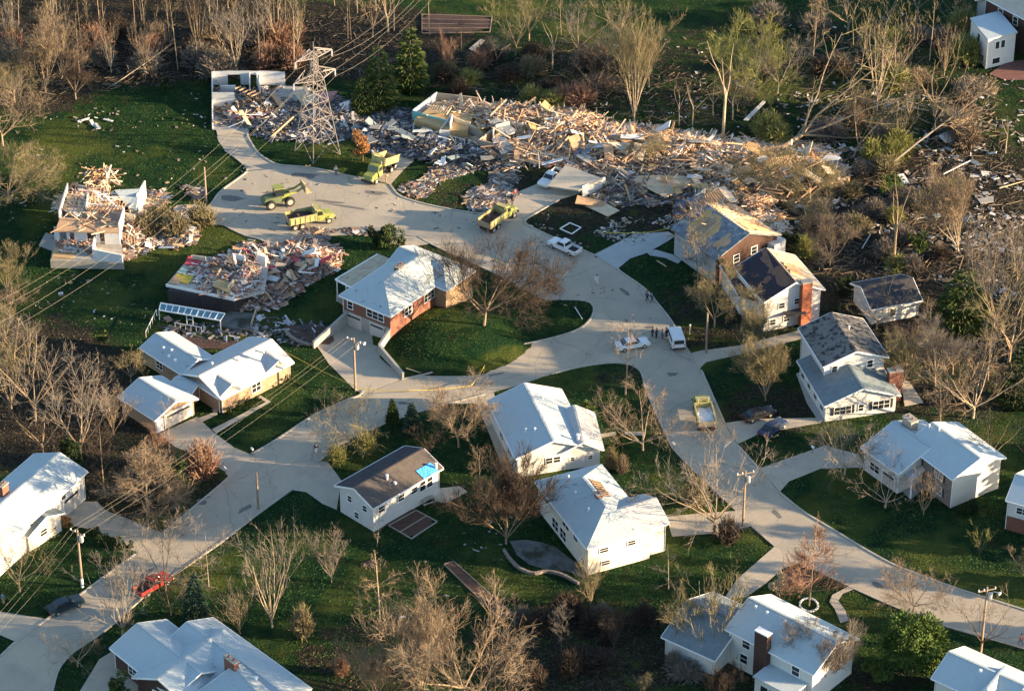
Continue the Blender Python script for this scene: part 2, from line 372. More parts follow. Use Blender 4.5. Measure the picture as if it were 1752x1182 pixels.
drives = [
 ('driveway', [(0, 1046), (78, 1058), (60, 1080), (28, 1098), (0, 1086), (-80, 1080), (-80, 1040)], drivem),
 ('driveway', [(108, 884), (140, 858), (166, 858), (180, 873), (218, 887), (255, 903), (282, 912), (262, 928), (237, 945), (222, 940), (212, 926), (152, 905), (128, 900)], drivem),
 ('driveway', [(272, 742), (337, 713), (366, 740), (401, 766), (431, 778), (412, 800), (393, 819), (384, 806), (340, 780), (300, 765)], drivem),
 ('driveway', [(597, 534), (672, 560), (650, 588), (650, 612), (690, 648), (650, 664), (622, 676), (604, 664), (562, 622), (542, 592), (560, 575)], drivem),
 ('driveway', [(545, 789), (561, 790), (584, 822), (576, 872), (552, 862), (524, 842), (498, 838), (518, 815)], drivem),
 ('driveway', [(760, 692), (830, 674), (845, 672), (880, 812), (866, 816), (848, 770), (828, 720), (812, 690)], drivem),
 ('driveway', [(1140, 884), (1200, 878), (1262, 874), (1286, 900), (1230, 912), (1150, 918)], drivem),
 ('driveway', [(1326, 934), (1368, 962), (1340, 972), (1310, 998), (1276, 1022), (1240, 1022), (1262, 990)], drivem),
 ('driveway', [(1183, 604), (1200, 600), (1262, 592), (1370, 565), (1372, 580), (1270, 606), (1208, 620), (1196, 632)], drivem),
 ('driveway', [(1240, 724), (1290, 717), (1402, 715), (1404, 724), (1300, 742), (1262, 760)], drivem),
 ('driveway', [(1298, 802), (1412, 762), (1470, 778), (1480, 800), (1404, 802), (1350, 824), (1334, 842)], drivem),
 ('driveway', [(1016, 436), (1040, 424), (1083, 402), (1143, 397), (1156, 404), (1143, 413), (1108, 433), (1078, 443), (1056, 461)], drive_b),
 ('driveway', [(640, 308), (650, 290), (682, 252), (708, 262), (708, 276), (690, 292), (668, 317)], drivem),
 ('driveway', [(884, 330), (925, 313), (990, 300), (1000, 330), (958, 342), (924, 362), (870, 372)], drivem),
 ('driveway', [(458, 417), (506, 409), (520, 414), (500, 432), (462, 440)], drivem),
 ('driveway', [(650, 403), (716, 405), (735, 418), (700, 424), (664, 416)], drivem),
 ('driveway', [(362, 190), (425, 190), (426, 232), (400, 228), (372, 232)], drivem),
 ('footpath', [(1104, 430), (1122, 428), (1150, 436), (1166, 446), (1160, 452), (1138, 442), (1112, 438)], drive_b),
 ('footpath', [(362, 735), (455, 688), (438, 680), (446, 677), (464, 688), (370, 742)], drivem),
 ('footpath', [(336, 717), (366, 706), (362, 700), (372, 702), (372, 710), (345, 723)], drivem),
 ('footpath', [(1452, 1003), (1424, 1018), (1419, 1030), (1428, 1042), (1438, 1066), (1452, 1062), (1446, 1044), (1434, 1028), (1442, 1016), (1462, 1008)], drivem),
 ('footpath', [(1012, 745), (1060, 738), (1105, 740), (1105, 746), (1060, 744), (1014, 752)], drivem),
 ('footpath', [(1362, 640), (1372, 636), (1412, 720), (1402, 724), (1380, 690)], drive_b),
 ('patio', [(735, 838), (786, 832), (800, 842), (762, 862), (745, 858)], M['slab_tan']),
 ('patio', [(872, 926), (900, 924), (925, 928), (950, 936), (1000, 975), (1002, 990), (968, 978), (930, 974), (905, 966), (884, 950)], M['dirty_slab']),
 ('patio', [(170, 1128), (200, 1110), (260, 1150), (330, 1195), (120, 1210)], drivem),
 ('patio', [(1540, 650), (1556, 654), (1580, 690), (1548, 696)], M['slab_tan']),
 ('patio', [(1692, 128), (1720, 108), (1760, 102), (1790, 120), (1752, 138), (1718, 138)], M['patio_brick']),
]
for i, (nm, px, m) in enumerate(drives): sheet(nm, px, m, .028+.003*i, sm=0)
# bare garden beds
for i, px in enumerate([[(640, 888), (700, 868), (748, 890), (702, 924)], [(758, 965), (775, 960), (868, 1040), (878, 1052), (852, 1058)],
                        [(240, 585), (300, 575), (450, 590), (440, 600), (300, 596)], [(722, 24), (840, 30), (842, 52), (722, 60)], [(1340, 990), (1350, 972), (1400, 980), (1390, 1000)],
                        [(610, 965), (650, 955), (640, 975)], [(470, 560), (560, 555), (575, 590), (520, 588)]]):
    sheet('garden_bed', px, M['soil'], .12+.002*i, sm=1)

# oil stains, patched cuts and tyre scuffs on the paving
r = random.Random(5); stain = mat('road_patch', (.17, .16, .14), .95, (.12, .115, .105), 1.5, fine=.2)
for i, (u, v, a, b, t) in enumerate([(345, 858, 9, 5, 0), (355, 850, 5, 3, 0), (420, 870, 16, 3, -.5), (690, 690, 14, 3, .1), (1150, 640, 10, 4, 0), (1215, 690, 8, 3, 0), (520, 300, 26, 5, .1), (470, 330, 20, 3, 0), (640, 330, 22, 3, .1), (395, 340, 22, 5, 0),
        (1070, 500, 12, 3, .6), (1500, 1000, 12, 4, .4), (1330, 880, 10, 4, .7), (250, 980, 16, 4, -.5), (850, 640, 20, 2, -.2), (1110, 560, 9, 3, 0), (600, 355, 40, 2, .15), (560, 345, 30, 2, .1)]):
    pts = []
    for k in range(14):
        q = k/14*2*pi; rr = r.uniform(.6, 1.25); x, y = cos(q)*a*rr, sin(q)*b*rr; pts.append((u+x*cos(t)-y*sin(t), v+x*sin(t)+y*cos(t)))
    sheet('road_patch', pts, stain, .13+.003*i if i > 90 else .0235+.0001*i, sm=1)
ROADPX = [LEFT_EDGE[:-1]+ISLAND[:-1]+UPPER[:-1]+RIGHT+LOWER]+[d[1] for d in drives]
# ================================================================== HOUSES
class Frame: pass
def frame_from(A, B, C, ze):
    a, b, c = P(*A, ze), P(*B, ze), P(*C, ze)
    u = (a-b); L = u.length; v = (c-b); Wd = v.length
    u.normalize(); v.normalize()
    s = 1 if u.cross(v).z > 0 else -1
    v2 = V((-u.y, u.x, 0))*s          # exact perpendicular to u
    w = (v+v2).normalized()           # average the two measurements
    u2 = V((w.y, -w.x, 0))*s
    f = Frame(); f.o = b; f.u = u2; f.v = w; f.L = L; f.W = Wd; f.ze = ze; f.s = s
    return f
def rise_from(f, Rpx):
    m = f.o+f.v*f.W/2; z = f.ze
    lo, hi = f.ze-1, f.ze+8
    for _ in range(30):
        md = (lo+hi)/2
        if proj((m.x, m.y, md))[1] > Rpx[1]: lo = md
        else: hi = md
    return max(.5, min(lo-f.ze, f.W*.38))
def wing(root, A, B, C, ze, top, wm, rm, over=.45, z0=0, hipB=0, hipA=0, roofname='roof', endm=None, trim=True, depth=None):
    """A-B is an eave, B-C the gable end; the three pixels are roof-edge corners at height ze.
    top: ridge pixel (tuple) or rise in metres. A None with depth: ridge runs depth metres back from B-C."""
    if A is None:
        b, c = P(*B, ze), P(*C, ze); v = (c-b).normalized(); n = V((-v.y, v.x, 0))
        if depth < 0: n = -n
        q = b+n*abs(depth); A = proj(q)
    f = frame_from(A, B, C, ze)
    rise = max(rise_from(f, top), tan(R(20.5))*f.W/2) if isinstance(top, tuple) else top
    f.rise = rise; f.over = over; f.zr = ze+rise; f.z0 = z0; f.root = root
    o, u, v, L, Wd = f.o, f.u, f.v, f.L, f.W
    def q(s, t, z): p = o+u*s+v*t; return V((p.x, p.y, z))
    f.q = q
    sl = rise/(Wd/2); zw = ze+sl*over-.06
    mb = MB(); e = over
    lo = [q(e, e, z0), q(L-e, e, z0), q(L-e, Wd-e, z0), q(e, Wd-e, z0)]
    hi = [q(e, e, zw), q(L-e, e, zw), q(L-e, Wd-e, zw), q(e, Wd-e, zw)]
    zg = f.zr-.12
    mb.poly([lo[0], lo[1], hi[1], hi[0]]); mb.poly([lo[2], lo[3], hi[3], hi[2]])
    em = MB() if endm else mb
    if hipB: em.poly([lo[3], lo[0], hi[0], hi[3]])
    else: em.poly([lo[3], lo[0], hi[0], q(e, Wd/2, zg), hi[3]])
    if hipA: mb.poly([lo[1], lo[2], hi[2], hi[1]])
    else: mb.poly([lo[1], lo[2], hi[2], q(L-e, Wd/2, zg), hi[1]])
    part(mb, 'wall', wm, root)
    if endm: part(em, 'end_wall', endm, root)
    # roof: closed thin shell
    th = .16; r = MB()
    hb = min(Wd/2*.95, L/2-.3) if hipB else 0; ha = min(Wd/2*.95, L/2-.3) if hipA else 0
    E = [q(0, 0, ze), q(L, 0, ze), q(L, Wd, ze), q(0, Wd, ze)]; R0 = q(hb, Wd/2, f.zr); R1 = q(L-ha, Wd/2, f.zr)
    dz = V((0, 0, th))
    top_ = [[E[0], E[1], R1, R0], [E[2], E[3], R0, R1]]
    if hipB: top_.append([E[3], E[0], R0])
    if hipA: top_.append([E[1], E[2], R1])
    for t in top_:
        r.poly([p+dz for p in t]); r.poly([p for p in reversed(t)])
    for a, b in ((0, 1), (2, 3)): r.poly([E[a], E[b], E[b]+dz, E[a]+dz])
    if hipB: r.poly([E[3], E[0], E[0]+dz, E[3]+dz])
    else: r.poly([E[0], R0, R0+dz, E[0]+dz]); r.poly([R0, E[3], E[3]+dz, R0+dz])
    if hipA: r.poly([E[1], E[2], E[2]+dz, E[1]+dz])
    else: r.poly([E[1], R1, R1+dz, E[1]+dz]); r.poly([R1, E[2], E[2]+dz, R1+dz])
    bm_fix = part(r, roofname, rm, root)
    f.roof = bm_fix
    bm = bmesh.new(); bm.from_mesh(bm_fix.data); bmesh.ops.remove_doubles(bm, verts=bm.verts, dist=.001); bmesh.ops.recalc_face_normals(bm, faces=bm.faces); bm.to_mesh(bm_fix.data); bm.free()
    if trim:
        g = MB(); k = .05; y = V((0, 0, .05))
        for a, b, n in ((0, 1, -v), (2, 3, v)): g.bar(E[a]+n*.07+y, E[b]+n*.07+y, .12, .14)
        if not hipB: g.bar(E[0]-u*k+y, R0-u*k+y, .07, .22); g.bar(R0-u*k+y, E[3]-u*k+y, .07, .22)
        else: g.bar(E[3]-u*.07+y, E[0]-u*.07+y, .12, .14)
        if not hipA: g.bar(E[1]+u*k+y, R1+u*k+y, .07, .22); g.bar(R1+u*k+y, E[2]+u*k+y, .07, .22)
        else: g.bar(E[1]+u*.07+y, E[2]+u*.07+y, .12, .14)
        part(g, 'gutter', M['trim'], root)
        # ridge cap and a vent pipe or two
        rc = MB(); rc.bar(R0+dz+V((0, 0, .02)), R1+dz+V((0, 0, .02)), .3, .05); part(rc, 'ridge_cap', rm, root)
        for cc in (q(e-.05, e-.07, 0), q(L-e+.05, e-.07, 0)):
            dn = MB(); dn.bar((cc.x, cc.y, z0+.1), (cc.x, cc.y, ze-.05), .08); part(dn, 'downpipe', M['trim'], root)
    return f
def side(f, s):
    """origin, direction, outward normal of a wall: 'B' gable at B-C, 'A' far gable, 'E' eave A-B side, 'O' other eave"""
    e = f.over; q = f.q
    if s == 'B': return q(e, e, 0), f.v, -f.u, f.W-2*e
    if s == 'A': return q(f.L-e, e, 0), f.v, f.u, f.W-2*e
    if s == 'E': return q(e, e, 0), f.u, -f.v, f.L-2*e
    return q(e, f.W-e, 0), f.u, f.v, f.L-2*e
def opening(f, s, pos, z, w, h, kind='window', shutters=False, m=None):
    o, d, n, Ln = side(f, s); c = o+d*(pos*Ln); c = V((c.x, c.y, z+h/2))
    ang = atan2(d.y, d.x)
    if kind == 'window':
        fr = MB(); t = .09
        fr.bar(c+n*.03-d*(w/2+t/2)-V((0, 0, h/2+t)), c+n*.03-d*(w/2+t/2)+V((0, 0, h/2+t)), t, .08) if 0 else None
        for sx in (-1, 1): fr.box(c+n*.03+d*sx*(w/2+t/2), t, .10, h+2*t, ang)
        for sz in (-1, 1): fr.box(c+n*.033+V((0, 0, sz*(h/2+t/2))), w, .10, t, ang)
        fr.box(c+n*.045, w, .05, .05, ang)
        if w > 1.3:
            for k in ((0,) if w < 2.1 else (-.17, .17)): fr.box(c+n*.042+d*k*w, .06, .055, h, ang)
        win = part(fr, 'window', M['trim'], f.root)
        gl = MB(); gl.box(c+n*.012, w, .03, h, ang); g = part(gl, 'pane', M['glass'], win)
        if shutters:
            for sx in (-1, 1):
                sh = MB(); sh.box(c+n*.04+d*sx*(w/2+t+.22), .36, .07, h+.1, ang); part(sh, 'shutter', M['shutter'], win)
    elif kind == 'garage':
        gd = MB(); gd.box(c+n*.02, w, .08, h, ang); g = part(gd, 'garage_door', M['garage_door'], f.root)
        fr = MB()
        for sx in (-1, 1): fr.box(c+n*.04+d*sx*(w/2+.07), .14, .12, h+.1, ang)
        fr.box(c+n*.043+V((0, 0, h/2+.1)), w+.28, .12, .16, ang); part(fr, 'door_frame', M['trim'], g)
        ln = MB()
        for k in range(1, 4): ln.box(c+n*.062+V((0, 0, h*(k/4-.5))), w-.05, .012, .035, ang)
        part(ln, 'panel_seam', M['metal_grey'], g)
        lt = MB(); lt.box(c+n*.066+V((0, 0, h*.33)), w*.86, .012, h*.14, ang); part(lt, 'door_light', M['glass'], g)
    else:
        dd = MB(); dd.box(c+n*.02, w, .08, h, ang); g = part(dd, 'door', m or M['shutter'], f.root)
        fr = MB()
        for sx in (-1, 1): fr.box(c+n*.03+d*sx*(w/2+.05), .1, .1, h+.1, ang)
        part(fr, 'frame', M['trim'], g)
def chimney(root, u, v, z, zb, zt, sx, sy, ang, m=None, name='chimney'):
    """pixel is the foot of the chimney centre at level z"""
    c = P(u, v, z); mb = MB(); mb.box((c.x, c.y, (zb+zt)/2), sx, sy, zt-zb, ang); ch = part(mb, name, m or M['brick'], root)
    cp = MB(); cp.box((c.x, c.y, zt+.06), sx+.16, sy+.16, .12, ang); part(cp, 'cap', M['wall_conc'], ch)
    fl = MB()
    for k in (-.22, .22):
        dx = V((cos(ang), sin(ang), 0))*sx*k; fl.tube([(c.x+dx.x, c.y+dx.y, zt+.1), (c.x+dx.x, c.y+dx.y, zt+.4)], .13, 8)
    part(fl, 'flue', M['brick'], ch)
    return ch
def onroof(f, s, t):
    """point on the roof at fractions s along, t across"""
    d = min(t, 1-t)*f.W; z = f.ze+f.rise*min(1, d/(f.W/2))+.16
    return f.q(s*f.L, t*f.W, z)
def vents(f, spots, h=.45, r=.11):
    for s, t in spots:
        p = onroof(f, s, t); mb = MB(); mb.tube([p-V((0, 0, .1)), p+V((0, 0, h))], r, 8); mb.tube([p+V((0, 0, h)), p+V((0, 0, h+.14))], [r*1.5, r*1.1], 8)
        part(mb, 'vent_pipe', M['trim'], f.root)
def boxvents(f, spots):
    for s, t in spots:
        p = onroof(f, s, t); mb = MB(); mb.box(p+V((0, 0, .08)), .4, .4, .28, atan2(f.u.y, f.u.x), taper=.75); part(mb, 'roof_vent', M['trim'], f.root)
def shrub_bed(*a): pass
def ang(f): return atan2(f.u.y, f.u.x)
def house(name, u, v, label, cat='house', group=None):
    return empty(name, P(u, v, 0), label, cat, group)

# ---- brick ranch with two front gables and a detached looking garage (left centre)
h = house('ranch_house', 400, 690, 'tan brick ranch house with two small front gables and an attached garage', 'house')
f1 = wing(h, (376, 683), (502.6, 621), (426.5, 578.6), 2.6, (467, 584.4), M['brick_tan'], M['roof_pale_warm'])
fb = wing(h, (312, 641.5), (238.7, 596.3), (297, 569.2), 2.65, (269, 573), M['brick_tan'], M['roof_torn'])
fc = wing(h, (199, 682), (265.3, 720.7), (341.5, 685.2), 2.5, (299.6, 689.2), M['brick_tan'], M['roof_pale'])
fd = wing(h, (288, 662), (328, 674), (352, 655), 2.45, .5, M['brick_tan'], M['roof_pale'])
g1 = wing(h, None, (374, 683), (421, 660), 2.62, 1.25, M['brick_tan'], M['roof_pale_warm'], depth=5.0, over=.35)
g2 = wing(h, None, (452, 642), (502, 621), 2.62, 1.25, M['brick_tan'], M['roof_pale_warm'], depth=5.0, over=.35)
opening(fc, 'B', .58, .1, 4.6, 2.1, 'garage'); opening(fc, 'B', .1, .1, .9, 2.0, 'door', m=M['trim'])
for g in (g1, g2): opening(g, 'B', .5, .8, 1.1, 1.3)
opening(f1, 'B', .5, 1, 1, 1.1); opening(f1, 'E', .5, .8, 1.6, 1.4); opening(fb, 'E', .4, .9, 1.4, 1.1)
vents(f1, [(.2, .35), (.75, .62), (.5, .42)]); boxvents(fb, [(.35, .3), (.5, .35), (.7, .2), (.55, .2)])

# ---- left edge two-level white house
h = house('split_level_house', 70, 870, 'white two-level house with double garage cut off by the left edge', 'house')
f = wing(h, None, (149.7, 807.8), (58.4, 777.6), 4.3, (101.5, 780.6), M['white_wall'], M['roof_pale'], depth=24)
opening(f, 'E', .13, .2, 3.6, 2.6, 'garage'); opening(f, 'E', .32, .2, 3.6, 2.6, 'garage'); opening(f, 'E', .5, 2.9, 1.4, 1.0); opening(f, 'E', .2, 3.0, 1.0, .9)
opening(f, 'B', .3, 2.8, 1.2, 1.1); opening(f, 'B', .7, 2.8, 1.2, 1.1)
g = wing(h, None, (48.2, 920.2), (111.7, 878.3), 2.7, (73.6, 891.5), M['cream_wall'], M['roof_grey'], depth=7.5)
opening(g, 'B', .45, 1.2, 1.2, .9)
chimney(h, 8, 860, 4.3, 3, 7.2, 1.3, .8, ang(f), M['brick'])
# ---- bottom left, large pale hip and gable house
h = house('large_ranch_house', 330, 1150, 'sprawling many-gabled house with pale roofs and a brick chimney at bottom left', 'house')
f = wing(h, None, (277, 1104.5), (365, 1057.5), 3.2, (326, 1068), M['grey_wall'], M['roof_pale'], depth=-19)
f2 = wing(h, None, (187.7, 1109.5), (284.5, 1060.5), 3.0, (233, 1074), M['brick_dark'], M['roof_pale'], depth=-13)
f3 = wing(h, None, (331, 1190), (472, 1135.5), 3.0, (404, 1144.7), M['grey_wall'], M['roof_torn'], depth=-17)
f4 = wing(h, None, (318, 1206), (226, 1160), 3.0, 1.9, M['brick_dark'], M['roof_pale'], depth=-12)
opening(f2, 'E', .3, 1, 1.6, 1.2); opening(f4, 'B', .5, .1, 2.6, 2.2, 'garage'); opening(f4, 'E', .3, 1, 1.2, 1.2)
chimney(h, 397, 1150, 4.2, 3, 6.2, 2.0, .7, ang(f), M['brick']); vents(f3, [(.2, .6), (.45, .6)], .3, .2)
# ---- dark roofed two-level (lower middle)
h = house('dark_roofed_house', 665, 860, 'white two-level house with a dark charcoal roof wearing a blue tarp', 'house')
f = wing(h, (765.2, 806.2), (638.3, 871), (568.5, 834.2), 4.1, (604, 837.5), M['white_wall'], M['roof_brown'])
f.roof.data.materials.append(M['roof_dark'])  # slope turned from the sun: its shade put into a darker roof tone
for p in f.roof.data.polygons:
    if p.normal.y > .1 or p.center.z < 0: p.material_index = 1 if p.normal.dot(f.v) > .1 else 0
for s_, t_, z_ in ((.3, .25, 2.6), (.75, .25, 2.5), (.5, .75, .6)): opening(f, 'B', 1-s_, z_, .8, .9)
for s_ in (.12, .42, .62): opening(f, 'E', s_, 2.5, 1.1, .9)
opening(f, 'E', .75, 2.1, 1.0, 1.7); opening(f, 'E', .86, 2.1, 1.0, 1.7)
vents(f, [(.38, .33), (.93, .06)], .7, .16); boxvents(f, [(.42, .2)])
tb = MB(); c0, c1, c2, c3 = [onroof(f, s, t)+V((0, 0, .03)) for s, t in ((.72, .002), (.93, .002), (.93, .2), (.72, .2))]
tb.quadbox([c0, c1, c2, c3], [c+V((0, 0, .05)) for c in (c0, c1, c2, c3)])
t_ = tb.build('tarp', M['tarp_blue']); t_.location = (0, 0, 0)
tag(t_, 'bright blue tarpaulin patched over the corner of the dark roof', 'tarp')
# ---- white gabled house, centre bottom (upper one)
h = house('gabled_house', 920, 790, 'white gabled house with a low wing directly behind the cream hip-roofed house', 'house')
f = wing(h, (841, 685.7), (882.2, 786.2), (1010, 762.4), 3.3, (946, 757), M['white_wall'], M['roof_pale'])
g = wing(h, None, (962, 776), (1033, 771), 2.9, (997, 758), M['white_wall'], M['roof_pale_warm'], depth=9)
opening(f, 'B', .45, 1.5, .9, .9); opening(f, 'B', .56, 1.5, .9, .9); opening(g, 'B', .2, 1.3, .6, .6); opening(g, 'B', .72, 1.4, .6, .6)
for s_ in (.1, .3, .6): opening(f, 'E', s_, .9, 1.6, 1.3)
vents(f, [(.25, .35), (.3, .25), (.75, .65)]); vents(g, [(.1, .4)], .9, .2)
# ---- cream hip roofed two storey
h = house('hip_roofed_house', 1030, 940, 'large cream two-storey house with a pale hip roof broken open near its chimney', 'house')
f = wing(h, (917.2, 824.2), (1004, 940), (1119.7, 908), 4.5, 2.3, M['cream_wall'], M['roof_torn'], hipA=1, hipB=1)
g = wing(h, None, (1145, 896), (1099, 847), 4.44, 1.7, M['cream_wall'], M['roof_pale_warm'], depth=8, over=.4)
for s_, z_, w_ in ((.25, 3.0, 1.2), (.7, 3.0, 1.1), (.28, .9, 1.2)): opening(f, 'B', s_, z_, w_, .7)
for s_, z_, w_, h_ in ((.45, 2.9, 2.0, 1.1), (.25, 2.9, 1.2, 1), (.5, .5, 1.8, 1.6), (.66, .5, 1.8, 1.6), (.1, .6, 1, 1), (.85, 2.9, 1, 1)): opening(f, 'E', s_, z_, w_, h_)
chimney(h, 1024, 858, 6.0, 4.8, 7.3, .9, .9, ang(f))
for k in range(7):
    p = onroof(f, .46+.035*k, .57); q_ = onroof(f, .46+.035*k, .72); mb = MB(); mb.bar(p+V((0, 0, .08)), q_+V((0, 0, .08)), .09); part(mb, 'rafter', M['lumber'], h)
mb = MB(); pts = [onroof(f, s, t)+V((0, 0, .012)) for s, t in ((.44, .56), (.70, .56), (.68, .73), (.45, .70))]; mb.quadbox([p-V((0, 0, .01)) for p in pts], [p+V((0, 0, .02)) for p in pts]); part(mb, 'painted_hole', M['dark_void'], h)  # flat dark sheet under the rafters, painted as the shade of the opening
vents(f, [(.6, .3), (.35, .3), (.8, .35)], .35)
# ---- bottom right centre two storey with exterior brick chimney
h = house('two_storey_house', 1320, 1100, 'white two-storey house with a tall dark brick chimney behind bare yellow trees', 'house')
f = wing(h, (1399.7, 1149), (1240.7, 1077.1), (1325.4, 1021.6), 5.2, 2.2, M['white_wall'], M['roof_pale'])
g = wing(h, (1231, 1123.6), (1131.4, 1090.2), (1235.7, 1021.9), 2.7, 2.2, M['white_wall'], M['roof_grey'])
for s_, z_ in ((.2, 3.6), (.18, 1.2), (.45, 1.2), (.8, 3.4)): opening(f, 'E', 1-(1-s_), z_, 1.1, 1.3)
opening(f, 'A', .5, 3.4, 1.2, 1.2)
o_, d_, n_, l_ = side(f, 'E'); c = o_+d_*(l_*.42)+n_*.45
mb = MB(); mb.box((c.x, c.y, 3.9), 1.9, .9, 7.8, ang(f)); ch = part(mb, 'chimney', M['brick_dark'], h)
mb = MB(); mb.box((c.x, c.y, 7.86), 2.0, 1.0, .14, ang(f)); part(mb, 'cap', M['trim'], ch)
bx = MB(); c = o_+d_*(l_*.72)+n_*1.6; bx.box((c.x, c.y, 1.5), 5.5, 3.1, 3.0, ang(f)); part(bx, 'bay_wall', M['white_wall'], h)
bx = MB(); bx.box((c.x, c.y, 3.12), 5.9, 3.5, .2, ang(f)); part(bx, 'bay_roof', M['roof_pale'], h)
for k in (-1.3, 0, 1.3):
    wv = MB(); cc = c+d_*k+n_*1.57; wv.box((cc.x, cc.y, 1.6), 1.0, .05, 1.3, ang(f)); part(wv, 'window', M['glass'], h)
    wv = MB(); wv.box((cc.x, cc.y, .88), 1.15, .1, .08, ang(f)); part(wv, 'sill', M['trim'], h)
boxvents(f, [(.12, .43), (.25, .43), (.45, .43)])
# ---- bottom right corner
h = house('corner_house', 1680, 1160, 'pale gable-roofed house cut off by the bottom right corner', 'house')
f = wing(h, None, (1593, 1161), (1650.2, 1106.7), 4.8, (1620, 1115.7), M['white_wall'], M['roof_pale'], depth=-24)
g = wing(h, None, (1668, 1190), (1706, 1204), 4.9, 1.6, M['white_wall'], M['roof_pale'], depth=5)
opening(f, 'E', .13, 3.2, 1.1, 1.2); opening(f, 'E', .2, 3.2, 1.1, 1.2); opening(f, 'B', .5, 3, 1.1, 1.2); boxvents(f, [(.2, .42), (.45, .42)])
# ---- right: two storey with porch
h = house('porch_house', 1590, 810, 'white and stone two-storey house with a columned porch and pale stone chimney', 'house')
f = wing(h, (1546.8, 760), (1629.8, 821.8), (1721.9, 785), 4.9, (1673.7, 786.3), M['cream_wall'], M['roof_pale'])
g = wing(h, None, (1473.2, 766.5), (1579.8, 720.3), 3.5, (1525.2, 728.4), M['white_wall'], M['roof_pale'], depth=-7.6)
for s_, z_ in ((.3, 3.2), (.3, .8), (.8, 3.2)): opening(f, 'E', s_, z_, 1.6, 1.3, shutters=True)
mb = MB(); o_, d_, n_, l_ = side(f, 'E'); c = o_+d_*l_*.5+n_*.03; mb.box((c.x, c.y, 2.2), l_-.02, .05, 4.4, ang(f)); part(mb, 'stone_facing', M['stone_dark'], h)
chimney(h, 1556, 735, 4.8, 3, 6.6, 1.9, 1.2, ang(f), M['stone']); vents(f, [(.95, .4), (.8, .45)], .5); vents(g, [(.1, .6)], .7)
pr = MB(); a_, b_, c_, e_ = P(1549, 762, 3.3), P(1585, 803, 3.0), P(1560, 826, 2.7), P(1527, 792, 2.7)
pr.quadbox([a_, e_, c_, b_], [p+V((0, 0, .16)) for p in (a_, e_, c_, b_)]); part(pr, 'porch_roof', M['roof_pale'], h)
for p in (c_, e_, (c_+e_)/2): mb = MB(); mb.bar((p.x, p.y+.2, 0), (p.x, p.y+.2, 2.75), .2); part(mb, 'porch_post', M['trim'], h)
mb = MB(); pts = [V((p.x, p.y, .18)) for p in (a_, e_, c_, b_)]; mb.quadbox([p-V((0, 0, .18)) for p in pts], pts); part(mb, 'porch_floor', M['concrete'], h)
opening(g, 'E', .3, .9, 1.8, 1.2); opening(g, 'E', .72, .1, 2.4, 2.1, 'garage')
# ---- right edge house
h = house('edge_house', 1760, 880, 'white-over-brick two-storey house just entering at the right edge', 'house')
f = wing(h, None, (1720.6, 857), (1752, 806), 4.6, 1.8, M['white_wall'], M['roof_pale'], depth=-14, over=.3)
opening(f, 'E', .15, 3.0, 1.6, .9); opening(f, 'E', .45, 3.0, 1.6, .9); opening(f, 'B', .5, 3.0, 1, .9)
mb = MB(); o_, d_, n_, l_ = side(f, 'E'); c = o_+d_*l_*.5+n_*.05; mb.box((c.x, c.y, 1.1), l_, .08, 2.2, ang(f)); part(mb, 'brick_base', M['brick'], h)
# ---- split level white with grey roofs
h = house('split_roof_house', 1450, 680, 'white house with two stepped grey gable roofs and dark shutters', 'house')
f = wing(h, (1369, 562.2), (1408, 629.4), (1518.9, 610.9), 5.3, (1464.3, 603.6), M['white_wall'], M['roof_chipped'])
f.roof.data.materials.append(M['roof_brown'])
g = wing(h, (1366.6, 618), (1410.2, 696.7), (1539.7, 676.4), 2.75, (1477, 668.8), M['white_wall'], M['roof_grey'])
opening(f, 'B', .17, 4.0, .8, 1.0); opening(f, 'B', .76, 4.0, .8, 1.1)
opening(g, 'B', .24, .9, 2.4, 1.2, shutters=True); opening(g, 'B', .79, .9, 2.4, 1.3, shutters=True); opening(g, 'B', .5, 1.0, .7, 1.0)
for s_ in (.15, .4, .65, .9): opening(g, 'E', s_, .9, 1.3, 1.3)
chimney(h, 1529, 664, 1.8, 0, 4.8, 1.1, 1.9, ang(g)+.0, M['brick'])
vents(f, [(.6, .62)], .4); vents(g, [(.5, .35)], .3)
# ---- stripped dark roof with tall chimney
h = house('stripped_roof_house', 1340, 520, 'white house with shingles torn off its dark roof and an orange brick chimney', 'house')
f = wing(h, (1259.4, 458.6), (1306.9, 518.8), (1410.2, 495.4), 5.2, (1356.3, 484.8), M['white_wall'], M['roof_stripped'])
f.roof.data.materials.append(M['roof_decking'])
for p in f.roof.data.polygons:
    if p.normal.dot(f.v) > .1: p.material_index = 1
for s_, z_ in ((.3, 3.4), (.58, 3.6), (.15, .9), (.4, 1.0)): opening(f, 'B', s_, z_, .9, .9)
sh = MB(); a_, b_ = P(1231, 455, 3.2), P(1262.4, 506, 3.2); c_, e_ = P(1306, 519, 3.9), P(1259, 460, 3.9)
sh.quadbox([a_, b_, c_, e_], [p+V((0, 0, .15)) for p in (a_, b_, c_, e_)]); part(sh, 'lower_roof', M['roof_stripped'], h)
sh = MB()
for p1, p2 in ((a_, b_), (b_, c_)):
    d = (p2-p1).normalized(); n = V((-d.y, d.x, 0)); i = n*.4
    sh.quadbox([V((p1.x, p1.y, 0))+i, V((p2.x, p2.y, 0))+i, V((p2.x, p2.y, 0))+i*1.4, V((p1.x, p1.y, 0))+i*1.4], [V((p1.x, p1.y, 3.1))+i, V((p2.x, p2.y, 3.1))+i, V((p2.x, p2.y, 3.1))+i*1.4, V((p1.x, p1.y, 3.1))+i*1.4])
part(sh, 'lower_wall', M['white_wall'], h)
sh = MB(); sh.bar(a_+V((0, 0, .1)), b_+V((0, 0, .1)), .16); part(sh, 'lower_gutter', M['trim'], h)
o_, d_, n_, l_ = side(f, 'B'); c = o_+d_*(l_*.70)+n_*.5
